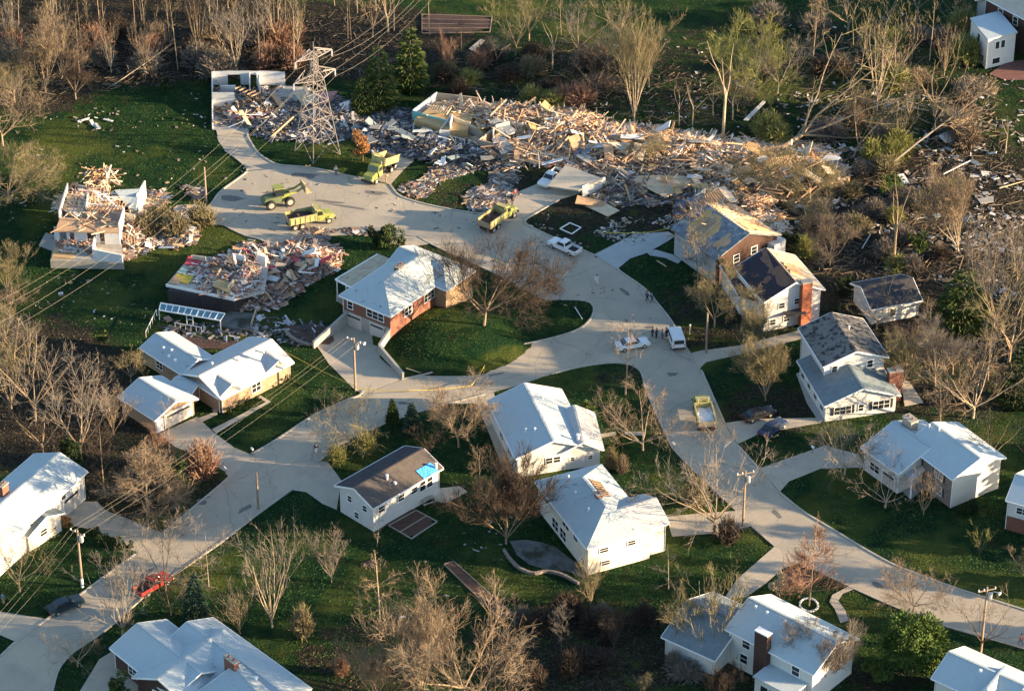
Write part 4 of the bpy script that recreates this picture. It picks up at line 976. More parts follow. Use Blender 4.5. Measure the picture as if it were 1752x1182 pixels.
twigbush(625, 775, 40, 50, 'green', 'greenish hedge-like bush by the road below the thin yellowish tree')
twigbush(575, 790, 30, 50, 'green', 'low greenish bush at the road end of the hedge')
T(645, 935, 75, 'upright', 'grey', 'grey', 'thin bare tree at the near corner of the dark-roofed house', dens=.5)
conifer(337, 1068, 92, 48, 'spruce', 'blue-green spruce on the lawn above the sprawling many-gabled house', 6000, .36, power=.85, name='spruce_tree')
leafy(200, 1200, 62, 44, 'cedar', 'rounded olive evergreen at the bottom edge of the curved drive', 'evergreen_shrub', 'shrub', 2500, .25, 12, low=.1, trunk=False)
T(372, 1195, 50, 'vase', 'grey', 'grey', 'pale twiggy top of a tree in front of the sprawling roof', dens=.9)
# --- left middle
T(252, 882, 140, 'pyramid', 'tan', 'tan', 'large sunlit tan tree between two driveways at lower left', dens=1.3, width=1.15)
T(270, 800, 60, 'round', 'red', 'tan', 'orange-brown tree crown behind the large sunlit tan tree', dens=1)
twigbush(345, 812, 60, 90, 'red', 'reddish shrub mass beside the ranch house driveway')
leafy(305, 850, 80, 36, 'cedar', 'ivy-green narrow tree right of the large sunlit tan tree', n=2600, nb=16, low=.1, size=.28)
T(180, 850, 130, 'upright', 'dark', 'tan', 'dark slender tree left of the large sunlit tan tree', dens=.9)
T(140, 790, 150, 'round', 'grey', 'tan', 'tall bare tree above the left edge house roof', dens=.8)
leafy(125, 800, 60, 50, 'dark', 'dark evergreen bush behind the left edge house', 'evergreen_shrub', 'shrub', 2500, .28, 12, low=.1, trunk=False)
T(225, 655, 60, 'round', 'yellow', 'tan', 'yellowish tree against the roof of the tan brick ranch house', dens=.9)
T(195, 745, 80, 'vase', 'tan', 'tan', 'bare tree left of the ranch house garage', dens=.8)
T(290, 775, 100, 'upright', 'grey', 'grey', 'grey tree in front of the ranch house garage roof', dens=.6)
leafy(173, 590, 30, 26, 'cedar', 'lone small round bush on the dark lawn left of the ranch house', 'evergreen_shrub', 'shrub', 900, .22, 8, low=.2, trunk=False)
WG = 'woodland trees at the left edge'
for i, (u, v, h, sh, tw) in enumerate([(20, 700, 130, 'vase', 'yellow'), (60, 720, 150, 'round', 'tan'), (5, 790, 120, 'round', 'red'), (95, 700, 110, 'upright', 'tan'), (50, 640, 80, 'round', 'yellow'),
        (110, 760, 120, 'round', 'dark'), (25, 620, 90, 'round', 'tan'), (-20, 660, 160, 'round', 'tan'), (75, 780, 110, 'round', 'dark'), (150, 720, 90, 'round', 'grey'), (10, 580, 60, 'vase', 'yellow')]):
    if i in (2, 5, 7): continue
    T(u, v, h*.92, sh, tw if tw != 'tan' else 'grey', 'tan', 'bare tree in the thicket at the left edge above the two-level house', WG, dens=.65)
T(12, 500, 80, 'vase', 'yellow', 'tan', 'yellowish tree at the left edge beside the ruined left house', dens=.9)
T(18, 545, 60, 'round', 'tan', 'tan', 'lower tan tree at the left edge near the ruined left house', dens=1)
T(15, 345, 75, 'wide', 'yellow', 'tan', 'yellow-brown tree at the left edge on the sunlit lawn', dens=1.2, width=1.3)
T(5, 250, 110, 'round', 'tan', 'tan', 'tan tree at the left edge above the yellow-brown one', dens=1)
# --- front yard tree of the brick hip house
T(828, 556, 135, 'wide', 'dark', 'tan', 'wide storm-torn tree leaning beside the brick hip-roofed house', dens=1.2, tilt=(.35, .12), width=.85)
T(938, 502, 52, 'wide', 'dark', 'tan', 'smaller dark storm-torn tree at the tip of the brick house lawn', dens=1.1)
leafy(668, 425, 46, 54, 'cedar', 'green bush by the debris behind the brick hip-roofed house', 'evergreen_shrub', 'shrub', 2200, .28, 12, low=.1, trunk=False)
leafy(645, 418, 34, 40, 'dark', 'dark bush left of the green bush by the debris', 'evergreen_shrub', 'shrub', 1300, .28, 10, low=.1, trunk=False)
# --- right side
T(1310, 685, 105, 'vase', 'yellow', 'tan', 'fan-shaped yellow tree on the lawn left of the stepped-roof house', dens=1.3)
T(1195, 480, 84, 'upright', 'grey', 'grey', 'grey bare tree in front of the badly damaged house', dens=1, width=1.2)
T(1222, 560, 92, 'round', 'yellow', 'tan', 'round yellowish tree left of the torn dark roof', dens=1.3)
T(1285, 600, 78, 'vase', 'yellow', 'tan', 'greenish-yellow tree below the torn dark roof', dens=1.2)
T(1445, 812, 88, 'wide', 'grey', 'pale', 'pale spreading tree between the stepped-roof house and the porch house', dens=.75)
T(1515, 868, 60, 'wide', 'grey', 'pale', 'low spreading tree in front of the porch of the stone-fronted house', dens=.6, width=1.1)
T(1580, 880, 70, 'vase', 'tan', 'tan', 'small bare tree under the stone front of the porch house', dens=.7)
T(1530, 840, 80, 'upright', 'grey', 'grey', 'thin grey tree overlapping the porch house roof', dens=.7)
T(1675, 950, 60, 'vase', 'green', 'dark', 'small greenish sapling on the dark lawn below the porch house', dens=.5)
T(1755, 1000, 60, 'round', 'tan', 'tan', 'bare tree at the right edge below the edge house', dens=.8)
leafy(1655, 880, 26, 46, 'dark', 'dark round shrub at the near corner of the porch house', 'evergreen_shrub', 'shrub', 1200, .25, 8, low=.1, trunk=False)
T(1500, 562, 75, 'wide', 'yellow', 'tan', 'yellowish bare tree in front of the small white outbuilding', dens=.6)
T(1560, 612, 62, 'round', 'tan', 'tan', 'tan tree right of the stepped-roof house', dens=1)
T(1545, 660, 90, 'vase', 'yellow', 'tan', 'orange-lit vase-shaped tree by the brick chimney of the stepped-roof house', dens=1)
T(1600, 660, 100, 'round', 'grey', 'tan', 'greyish tree in the right thicket beside the vase-shaped tree', dens=1)
T(1665, 715, 110, 'wide', 'tan', 'pale', 'pale open-branched tree above the porch house', dens=.8)
conifer(1645, 555, 95, 105, 'cedar', 'broad green pine right of the small white outbuilding', 5500, .5, power=.6, name='pine_tree', layers=9, droop=.2)
conifer(1735, 690, 100, 60, 'dark', 'dark conifer at the right edge beside the silvery debris', 3500, .4)
RG = 'bare trees of the right edge thicket'
for i, (u, v, h, sh, tw) in enumerate([(1700, 560, 150, 'vase', 'tan'), (1725, 620, 160, 'round', 'yellow'), (1690, 650, 120, 'upright', 'tan'), (1745, 560, 130, 'round', 'tan'), (1630, 640, 90, 'round', 'grey'),
        (1590, 590, 80, 'upright', 'tan'), (1720, 760, 110, 'round', 'dark'), (1690, 800, 100, 'round', 'dark'), (1740, 480, 110, 'vase', 'grey'), (1670, 500, 120, 'vase', 'tan'), (1610, 730, 90, 'upright', 'tan'), (1700, 460, 100, 'thin', 'tan')]):
    if i in (3, 6): continue
    T(u, v, h*.92, sh, tw if tw != 'tan' else 'grey', 'tan', 'bare tree in the thicket along the right edge behind the outbuilding and pine', RG, dens=.65)
T(1640, 430, 130, 'vase', 'tan', 'pale', 'tall wind-bent tree leaning in the right field', dens=1.1, tilt=(2.9, .22))
T(1528, 455, 140, 'snag', 'red', 'tan', 'stripped reddish pine trunk standing in the right field')
leafy(1520, 335, 40, 60, 'bright', 'uprooted green pine top beside the stripped reddish trunk', 'evergreen_shrub', 'shrub', 900, .3, 6, low=.1, trunk=False)
leafy(1565, 430, 36, 55, 'cedar', 'green bush in the right field below the stripped trunk', 'evergreen_shrub', 'shrub', 1500, .3, 10, low=.1, trunk=False)
T(1420, 455, 75, 'round', 'tan', 'tan', 'bare tree behind the torn dark roof', dens=1.2, width=1.1)
T(1380, 400, 70, 'round', 'yellow', 'tan', 'yellow-brown tree behind the badly damaged house', dens=1)
leafy(1355, 428, 30, 44, 'dark', 'dark green bush behind the torn dark roof', 'evergreen_shrub', 'shrub', 1300, .3, 8, low=.1, trunk=False)
leafy(1445, 500, 34, 44, 'dark', 'dark green bush left of the small white outbuilding', 'evergreen_shrub', 'shrub', 1300, .3, 8, low=.1, trunk=False)
# --- the woods along the top, left of the tower
WT = 'woodland trees along the top left'
r = random.Random(42)
for i in range(58):
    u = r.uniform(-20, 690); v = r.uniform(18, 128) if u < 330 or r.random() < .5 else r.uniform(10, 105)
    if u > 560: v = r.uniform(0, 80)
    T(u, v, r.uniform(75, 130), r.choice(['thin', 'thin', 'upright', 'round', 'vase', 'thin']), r.choice(['tan', 'grey', 'grey', 'yellow', 'dark', 'dark']), r.choice(['tan', 'tan', 'pale', 'grey']),
      'bare tree in the woodland along the top edge left of the pylon', WT, dens=.5, width=.75)
for i in range(26):
    u = r.uniform(-10, 560); v = r.uniform(60, 130)
    twigbush(u, v, r.uniform(25, 45), r.uniform(50, 90), r.choice(['tan', 'red', 'dark', 'grey']), 'brown undergrowth bush beneath the woodland along the top left', 'undergrowth of the top left wood')
T(405, 124, 125, 'vase', 'grey', 'pale', 'tall pale-barked forked tree directly behind the ruined house left of the pylon', dens=.6)
T(78, 158, 115, 'vase', 'tan', 'tan', 'fan-shaped tree at the front of the wood above the dark lawn', dens=1)
T(105, 135, 80, 'vase', 'tan', 'pale', 'leaning fan-shaped tree beside the first one above the dark lawn', dens=.9, tilt=(.3, .35))
T(195, 145, 110, 'thin', 'grey', 'pale', 'thick fallen trunk propped in the wood above the dark lawn', tilt=(.5, 1.1), dens=.6)
T(130, 170, 60, 'round', 'dark', 'tan', 'low dark tree at the wood edge above the dark lawn', dens=1)
T(25, 175, 60, 'round', 'yellow', 'tan', 'yellow-brown tree at the left end of the dark lawn', dens=1.1)
leafy(287, 155, 22, 22, 'dark', 'small green bush at the wood edge left of the ruined walls', 'evergreen_shrub', 'shrub', 700, .25, 6, low=.1, trunk=False)
conifer(703, 150, 100, 62, 'cedar', 'tall green cedar behind the debris right of the pylon', 6500, .45, power=.55, name='cedar_tree', layers=11)
conifer(650, 180, 100, 70, 'cedar', 'shorter olive cedar between the pylon and the tall cedar', 5500, .45, power=.6, name='cedar_tree', layers=10)
conifer(622, 190, 60, 50, 'cedar', 'lowest cedar beside the pylon', 3500, .4, power=.6, name='cedar_tree', layers=8)
leafy(620, 275, 58, 36, 'rust', 'brown-needled small conifer snapped beside the lime dump truck', n=1600, nb=9, low=.25, size=.28, name='dead_conifer')
TG = 'battered trees along the top centre'
for i, (u, v, h, sh, tw, bk) in enumerate([(735, 60, 90, 'thin', 'grey', 'tan'), (765, 125, 60, 'vase', 'red', 'tan'), (790, 90, 50, 'upright', 'dark', 'tan'), (882, 95, 90, 'round', 'yellow', 'tan'), (905, 70, 80, 'round', 'yellow', 'tan'),
        (945, 118, 80, 'snag', 'tan', 'pale'), (990, 100, 90, 'round', 'grey', 'tan'), (1040, 130, 90, 'round', 'grey', 'tan'), (1020, 160, 70, 'wide', 'dark', 'tan'), (960, 60, 70, 'thin', 'tan', 'tan'), (850, 110, 50, 'round', 'grey', 'tan'), (1060, 70, 80, 'round', 'yellow', 'tan')]):
    T(u, v, h, sh, tw, bk, 'battered bare tree standing behind the long debris field, top centre', TG, dens=.75)
for i in range(22):
    twigbush(r.uniform(760, 1080), r.uniform(95, 190), r.uniform(18, 32), r.uniform(45, 80), r.choice(['tan', 'green', 'dark', 'yellow', 'red']), 'low scrub behind the long debris field, top centre', 'scrub behind the debris field')
T(1085, 210, 185, 'vase', 'yellow', 'pale', 'tall feathery tree at the back of the debris field, top centre', dens=.9, width=.7)
T(1110, 150, 90, 'round', 'yellow', 'tan', 'rounder tree just right of the tall feathery tree', dens=1)
for i, (u, v, h, w, g_) in enumerate([(1162, 215, 80, 'snag', 'stripped crooked trunk left of the splintered stumps'), (1185, 215, 70, 'snag', 'short splintered stump left of the tallest snag'), (1220, 198, 55, 'snag', 'pair-pronged splintered stump beside the tallest snag'),
        (1237, 235, 150, 'snag', 'tallest stripped snag standing in the debris field'), (1253, 205, 70, 'snag', 'straight stripped stump right of the tallest snag'), (1720, 262, 60, 'snag', 'splintered three-pronged stump at the right edge field')]):
    T(u, v, h, w, 'tan', 'pale', g_, dens=1, name='snapped_tree')
T(1262, 190, 60, 'round', 'yellow', 'tan', 'small round bare tree behind the tallest snag', dens=1.1)
T(1285, 170, 105, 'wide', 'green', 'grey', 'greenish spreading tree in the dark upper lawn', dens=1.1)
T(1330, 160, 95, 'round', 'grey', 'grey', 'grey tree in the dark upper lawn right of the greenish one', dens=.8)
T(1390, 105, 120, 'thin', 'tan', 'tan', 'slim tan tree in the dark upper lawn near the top edge', dens=1)
RT = 'broken trees at the top right'
for i, (u, v, h, sh, tw, bk) in enumerate([(1500, 190, 190, 'vase', 'yellow', 'pale'), (1470, 135, 100, 'upright', 'tan', 'tan'), (1530, 150, 120, 'round', 'tan', 'tan'), (1560, 100, 80, 'thin', 'tan', 'tan'), (1590, 105, 100, 'thin', 'tan', 'pale'), (1450, 60, 90, 'round', 'grey', 'tan'),
        (1615, 130, 90, 'vase', 'tan', 'tan'), (1598, 200, 110, 'round', 'yellow', 'tan'), (1555, 205, 80, 'vase', 'tan', 'pale'), (1540, 250, 90, 'vase', 'yellow', 'pale'), (1490, 240, 80, 'vase', 'yellow', 'tan'), (1640, 60, 70, 'round', 'tan', 'tan'), (1520, 40, 80, 'round', 'yellow', 'tan'), (1570, 30, 70, 'round', 'tan', 'tan')]):
    T(u, v, h, sh, tw, bk, 'broken bare tree in the wrecked grove below the top right house', RT, dens=.5)
T(1500, 300, 240, 'thin', 'tan', 'grey', 'long toppled tree pointing to the upper right across the debris', dens=1.0, tilt=(.62, 1.15))
T(1330, 260, 230, 'round', 'yellow', 'tan', 'toppled tree mass lying over the right end of the debris', dens=.6, tilt=(.55, 1.3))
T(1460, 270, 120, 'round', 'tan', 'tan', 'fallen brushy tree beside the toppled tree mass', dens=.6, tilt=(1.0, 1.0))
T(1290, 330, 60, 'wide', 'yellow', 'tan', 'yellow brush heap of branches at the near edge of the debris field', dens=1.2)
T(1235, 405, 75, 'round', 'tan', 'tan', 'bare tree fallen across the roof of the badly damaged house', dens=1, tilt=(2.6, 1.05), z=3.5)
T(1110, 290, 60, 'round', 'yellow', 'tan', 'yellow-green torn tree in the middle of the debris field', dens=1.2)
T(1385, 345, 80, 'wide', 'yellow', 'tan', 'sunlit torn tree at the right end of the debris field', dens=1.1)
for i, (u, v) in enumerate([(250, 400), (345, 385), (275, 385), (300, 400)]):
    twigbush(u, v, 35, 70, 'yellow', 'dry yellow brush fallen between the left ruin and its driveway', 'brush beside the left ruin')
for i in range(30):
    twigbush(r.uniform(1330, 1640), r.uniform(290, 470), r.uniform(14, 30), r.uniform(40, 80), r.choice(['tan', 'green', 'dark', 'grey', 'yellow']), 'flattened brush in the torn field right of the damaged houses', 'brush in the right field')
for i in range(14):
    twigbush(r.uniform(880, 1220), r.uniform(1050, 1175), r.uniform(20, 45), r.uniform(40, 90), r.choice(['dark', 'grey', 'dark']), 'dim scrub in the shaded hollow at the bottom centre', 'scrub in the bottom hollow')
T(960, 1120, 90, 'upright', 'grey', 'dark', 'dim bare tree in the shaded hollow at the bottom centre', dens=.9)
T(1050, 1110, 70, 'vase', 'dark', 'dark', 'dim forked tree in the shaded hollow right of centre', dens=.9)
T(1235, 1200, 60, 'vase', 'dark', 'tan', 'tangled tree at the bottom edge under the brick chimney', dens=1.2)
T(1100, 1190, 40, 'vase', 'yellow', 'tan', 'yellow treetop poking up at the bottom edge', dens=1)
for i in range(34):
    u, v = r.uniform(1300, 1660), r.uniform(20, 300)
    twigbush(u, v, r.uniform(20, 42), r.uniform(45, 85), r.choice(['tan', 'grey', 'grey', 'green', 'dark']), 'tangled brush of broken branches in the wrecked grove at top right', 'brush in the top right grove')
# foundation shrubs of the left house
for i, (u, v, w) in enumerate([(62, 925, 30), (82, 915, 34), (98, 905, 34), (112, 898, 26)]):
    leafy(u, v, 24, w, 'rust', 'rust-brown clipped shrub along the front of the left edge house', 'clipped_shrub', 'shrub', 700, .18, 7, 'rusty shrubs along the left edge house', .1, False)
for i, (u, v) in enumerate([(160, 918), (180, 928), (200, 934), (215, 938)]):
    leafy(u, v, 20, 30, 'dark', 'dark clipped shrub between the utility pole and the left driveway', 'clipped_shrub', 'shrub', 700, .18, 7, 'dark shrubs beside the left driveway', .1, False)
for i, (u, v) in enumerate([(395, 706), (410, 700), (425, 694), (440, 688), (480, 652), (492, 650), (470, 660)]):
    leafy(u, v, 13, 18, 'dark', 'small dark shrub under the brick front of the ranch house', 'clipped_shrub', 'shrub', 400, .15, 5, 'dark shrubs in front of the ranch house', .1, False)
# unseen evergreens added just outside the frame so their evening shade falls on the lawns
OG = 'unseen evergreens added to shade the lawns from the right'
for (x, y, h) in [(84, -30, 13), (90, -38, 14), (88, -52, 12), (86, -60, 13), (97, 10, 12), (104, 88, 15), (103, 110, 15), (108, 130, 16), (110, 150, 16), (93, -5, 11), (84, -70, 12)]:
    px, py = proj((x, y, 0))
    conifer(px, py, h*pxm(py)*cos(PITCH), 70, 'dark', 'unseen dark evergreen added beyond the right edge to shade the lawns', 1500, 1.0, group=OG)
# ================================================================== PYLON, POLES, WIRES
def lattice():
    base = P(543, 262); o = empty('transmission_tower', base, 'steel lattice transmission tower standing beside the cul-de-sac', 'pylon')
    a = R(38); HT = 18.2
    def rot(x, y, z): return base+V((x*cos(a)-y*sin(a), x*sin(a)+y*cos(a), z))
    def hw(z): return 2.15*(1-z/HT)+.42 if z < 14 else .42+.1*(HT-z)/HT
    lv = [0, 3.8, 7.0, 9.6, 11.6, 13.2, 14.6, 15.8, 17.0, HT]
    cn = [(-1, -1), (1, -1), (1, 1), (-1, 1)]
    c = lambda k, z: rot(cn[k % 4][0]*hw(z), cn[k % 4][1]*hw(z), z)
    for k in range(4):
        mb = MB()
        for z0, z1 in zip(lv, lv[1:]): mb.bar(c(k, z0), c(k, z1), .13)
        part(mb, 'leg', M['steel'], o)
    for k in range(4):
        mb = MB()
        for z0, z1 in zip(lv, lv[1:]):
            mb.bar(c(k, z0), c(k+1, z1), .055); mb.bar(c(k+1, z0), c(k, z1), .055)
            if z0: mb.bar(c(k, z0), c(k+1, z0), .065)
        part(mb, 'bracing', M['steel'], o)
    tips = []
    for z, L in ((13.4, 3.9), (17.0, 3.4)):
        for s in (-1, 1):
            mb = MB(); w = hw(z); tip = rot(s*L, 0, z+.2)
            for y in (-w, w):
                mb.bar(rot(s*w, y, z), tip, .12); mb.bar(rot(s*w, y, z+1.3), tip, .12)
                for t in (.3, .6): mb.bar(rot(s*w, y, z).lerp(tip, t), rot(s*w, y, z+1.3).lerp(tip, t-.15 if t > .3 else .1), .07)
            for t in (.25, .5, .75): mb.bar(rot(s*w, -w, z).lerp(tip, t), rot(s*w, w, z).lerp(tip, t), .07)
            part(mb, 'cross_arm', M['steel'], o)
            ins = MB(); q = tip
            for i in range(5): ins.tube([q-V((0, 0, .15+i*.22)), q-V((0, 0, .22+i*.22))], [.14, .10], 8)
            ins.bar(q, q-V((0, 0, 1.3)), .05); part(ins, 'insulator', M['porcelain'], o); tips.append(q-V((0, 0, 1.3)))
    pk = MB(); pk.bar(rot(0, 0, HT-.2), rot(0, 0, HT+1.4), .14); part(pk, 'peak', M['steel'], o)
    return o, a, tips
TW, TA, TIPS = lattice()
def wire(a, b, sag, name, m, label, group, r=.035, n=14):
    a, b = V(a), V(b); pts = []
    for i in range(n+1):
        t = i/n; p = a.lerp(b, t); p.z -= sag*4*t*(1-t); pts.append(p)
    mb = MB(); mb.tube(pts, r, 4); o = mb.build(name, m, origin=a); tag(o, label, 'power line', group); return o
# conductors run from far lower left, through the tower, to the upper right
ins = sorted(TIPS, key=lambda p: proj(p)[0])
ends_l = [P(-60, 553, 14), P(-60, 566, 14), P(-60, 590, 14), P(-40, 592, 14)]
ends_r = [P(640, -60, 20), P(700, -60, 20), P(770, -60, 20), P(790, -60, 20)]
order = sorted(TIPS, key=lambda p: (proj(p)[0]-proj(p)[1]*-.0))
for i, p in enumerate(sorted(TIPS, key=lambda p: proj(p)[0]+1.2*proj(p)[1])):
    tgt = [(-30, 530), (-30, 544), (-30, 568), (-30, 590)][i]
    wire(P(*tgt, 9), p, 3.5, 'transmission_wire', M['wire'], 'thick transmission wire slanting from the left edge up to the lattice tower', 'transmission wires left of the tower', .013, 22)
    tgt = [(720, -30), (735, -30), (748, -30), (762, -30)][i]
    wire(p, P(*tgt, 20), 2.0, 'transmission_wire', M['wire'], 'thick transmission wire slanting from the lattice tower to the top edge', 'transmission wires right of the tower', .015, 12)
def pole(u, v, hpx, label, arm=True, transf=False, lean=0, arm_ang=0, lamp=False, white=False):
    b = P(u, v); H = hpx/(pxm(v)*cos(PITCH)); o = empty('utility_pole', b, label, 'utility pole')
    mb = MB(); top = b+V((lean, 0, H)); mb.tube([b-V((0, 0, .2)), b+V((lean*.5, 0, H*.5)), top], [.17, .15, .12], 8); part(mb, 'shaft', M['wood_pole'], o)
    if white: mb = MB(); mb.tube([b, b+V((0, 0, 1.4))], .185, 8); part(mb, 'white_band', M['trim'], o)
    att = []
    if arm:
        ca = V((cos(arm_ang), sin(arm_ang), 0)); mb = MB(); z = top-V((0, 0, .5)); mb.bar(z-ca*1.2, z+ca*1.2, .12); part(mb, 'cross_arm', M['wood_pole'], o)
        for k in (-1.1, -.4, 1.1):
            mb = MB(); mb.tube([z+ca*k+V((0, 0, .05)), z+ca*k+V((0, 0, .3))], [.09, .06], 7); part(mb, 'insulator', M['porcelain'], o); att.append(z+ca*k+V((0, 0, .3)))
    else: att = [top-V((0, 0, .1)), top-V((0, 0, .9)), top-V((0, 0, 1.6))]
    if transf:
        mb = MB(); c = top+V((.42, -.1, -1.9)); mb.tube([c, c+V((0, 0, .15)), c+V((0, 0, .95)), c+V((0, 0, 1.05))], [.2, .29, .29, .18], 10); part(mb, 'transformer', M['metal_grey'], o)
    if lamp:
        mb = MB(); c = top-V((0, 0, 1.0)); mb.tube([c, c+V((.9, -.3, .5)), c+V((1.5, -.5, .45))], .05, 6); arm_o = part(mb, 'lamp_arm', M['metal_grey'], o)
        mb = MB(); mb.tube([c+V((1.4, -.45, .3)), c+V((1.6, -.52, .5))], [.24, .12], 8); part(mb, 'lamp_head', M['trim'], arm_o)
    return att
pA = pole(608, 668, 90, 'brown wooden pole with a lamp at the mouth of the sunken driveway', transf=True, arm_ang=-.6, lamp=True)
pB = pole(141, 1004, 102, 'wooden pole with a white band on the lawn below the left edge house', transf=True, arm_ang=-.6, white=True)
pC = pole(442, 870, 64, 'plain wooden pole at the lower kerb of the diagonal road', arm=False)
pD = pole(1208, 604, 68, 'wooden pole on the lawn right of the white van', arm=False, lamp=False)
pE = pole(1271, 900, 98, 'tall wooden pole with a transformer behind the big spreading roadside tree', transf=True, arm_ang=.3)
pF = pole(1678, 1116, 118, 'wooden pole with a transformer and lamp at the bottom right', transf=True, arm_ang=.3, lamp=True)
pG = pole(353, 346, 58, 'weathered double pole on the left lawn beside the cul-de-sac', arm=False)
for i in range(3):
    wire(pA[i], pB[i], .9, 'service_wire', M['wire'], 'thin service wire between the lamp pole and the white-banded pole', 'service wires along the diagonal road', .010)
    wire(pB[i], P(-40, 1090+i*16, 6.5), .4, 'service_wire', M['wire'], 'thin service wire leaving the white-banded pole for the left edge', 'service wires at the left edge', .010, 8)
lo = MB(); b = P(1128, 567); 
def lamp_post(u, v, hpx, label):
    b = P(u, v); H = hpx/(pxm(v)*cos(PITCH)); o = empty('yard_lamp', b, label, 'lamp')
    mb = MB(); mb.tube([b, b+V((0, 0, H))], .05, 6); part(mb, 'post', M['metal_grey'], o); mb = MB(); mb.tube([b+V((0, 0, H)), b+V((0, 0, H+.15)), b+V((0, 0, H+.32))], [.1, .17, .05], 8); part(mb, 'globe', M['porcelain'], o)
lamp_post(1180, 572, 14, 'white globe lamp on a short post beside the white van')
lamp_post(272, 1000, 12, 'small white globe lamp by the kerb near the red pickup')
# caution tape
M['tape'] = mat('tape', (.75, .58, .12), .5)
def tape(pts, label):
    mb = MB(); n = len(pts)
    q = []
    for (u, v, z), (u2, v2, z2) in zip(pts, pts[1:]):
        for k in range(6):
            t = k/6; a = P(u, v, z).lerp(P(u2, v2, z2), t); a.z -= .35*4*t*(1-t)*.5; q.append(a)
    q.append(P(*pts[-1])); 
    for a, b in zip(q, q[1:]): mb.poly([a-V((0, 0, .06)), b-V((0, 0, .06)), b+V((0, 0, .06)), a+V((0, 0, .06))])
    tag(mb.build('caution_tape', M['tape'], origin=q[0]), label, 'caution tape')
tape([(487, 601, 1.6), (610, 662, 1.2)], 'yellow caution tape stretched from the ranch house roof corner to the wooden pole')
tape([(610, 664, 1.0), (700, 668, .9), (806, 660, .9)], 'long sagging caution tape strung across the diagonal road')
tape([(836, 600, .5), (828, 628, .3), (806, 660, .9)], 'loose end of caution tape hanging over the kerb of the brick house lawn')
tape([(1022, 396, .6), (1100, 398, .8), (1146, 390, 1.0)], 'yellow caution tape across the lawn before the badly damaged house')
def mailbox(u, v, label):
    b = P(u, v); o = empty('mailbox', b, label, 'mailbox'); mb = MB(); mb.bar(b, b+V((0, 0, 1.0)), .1); part(mb, 'post', M['wood_pole'], o)
    mb = MB(); mb.box(b+V((0, 0, 1.12)), .22, .5, .24, .6); part(mb, 'box', M['trim'], o)
mailbox(386, 812, 'white mailbox at the corner of the ranch house driveway'); mailbox(432, 779, 'white mailbox on the lawn tip above the ranch house driveway'); mailbox(1152, 770, 'white mailbox by the right road near the pale spreading tree')
mailbox(1390, 776, 'white mailbox beside the porch house driveway')
# picnic table, deck things, garden frames
def picnic(u, v, a):
    b = P(u, v); o = empty('picnic_table', b, 'grey wooden picnic table behind the dark-roofed house', 'table'); Mx = Matrix.Rotation(a, 3, 'Z')
    def bx(c, s, nm, m=M['lumber_pale'], par=o): mb = MB(); mb.box(b+Mx @ V(c), *s, a); return part(mb, nm, m, par)
    tt = bx((0, 0, .75), (1.9, .8, .06), 'tabletop', M['wall_conc'])
    for s in (-1, 1):
        bx((0, s*.75, .45), (1.9, .28, .05), 'bench', M['wall_conc'])
        for k in (-1, 1): mb = MB(); mb.bar(b+Mx @ V((k*.7, s*.7, 0)), b+Mx @ V((k*.7, s*.25, .72)), .08); part(mb, 'leg', M['wood_pole'], o)
picnic(731, 860, .5)
def bedframe(px, label, m='wall_conc', w=.12, h=.18, div=0):
    pts = [P(*p) for p in px]; o = empty('garden_frame', pts[0], label, 'garden bed')
    for i in range(len(pts)): mb = MB(); mb.bar(pts[i]+V((0, 0, h/2)), pts[(i+1) % len(pts)]+V((0, 0, h/2)), w, h); part(mb, 'edge_board', M[m], o)
    for k in range(div): mb = MB(); t = (k+1)/(div+1); mb.bar(pts[0].lerp(pts[1], t)+V((0, 0, h/2)), pts[3].lerp(pts[2], t)+V((0, 0, h/2)), w, h*.9); part(mb, 'divider', M[m], o)
bedframe([(665, 900), (704, 922), (748, 893), (712, 874)], 'timber-edged garden bed below the dark-roofed house', div=1)
bedframe([(760, 966), (852, 1056), (874, 1048), (776, 961)], 'long narrow timber-edged garden bed on the shaded bank', 'wood_pole')
bedframe([(958, 392), (978, 401), (994, 390), (975, 382)], 'small square pale border around a shrub on the lawn by the white pickup', 'trim', .14, .12)
bedframe([(722, 26), (722, 58), (838, 56), (842, 30)], 'dark tilled garden plot with rails near the top edge', 'wood_pole', div=3)
# ring of edging stones around the reddish tree
o = empty('stone_ring', P(1384, 1035), 'ring of white edging stones around the reddish pyramid-shaped tree', 'edging')
c = P(1384, 1035)
for k in range(22):
    a = k*2*pi/22; mb = MB(); mb.box(c+V((cos(a)*1.15, sin(a)*1.35, .08)), .26, .3, .22, a, taper=.7); part(mb, 'stone', M['drywall'], o)
# garden wall curve under cream house
def stonewall(px, label, h=.45, w=.35):
    pts = [P(*p) for p in smooth_line(px, False, 2)]; mb = MB(); n = len(pts)
    for a, b in zip(pts, pts[1:]): mb.bar(a+V((0, 0, h/2-.05)), b+V((0, 0, h/2-.05)), w, h)
    tag(mb.build('garden_wall', M['stone_dark'], origin=pts[0]), label, 'garden wall')
stonewall([(862, 942), (872, 958), (888, 974), (912, 984), (936, 978), (962, 984), (990, 1000)], 'curved low stone wall around the patio of the cream hip-roofed house')
stonewall([(488, 566), (500, 580), (530, 592), (548, 588)], 'broken low rubble wall beside the sunken driveway', .3, .5)

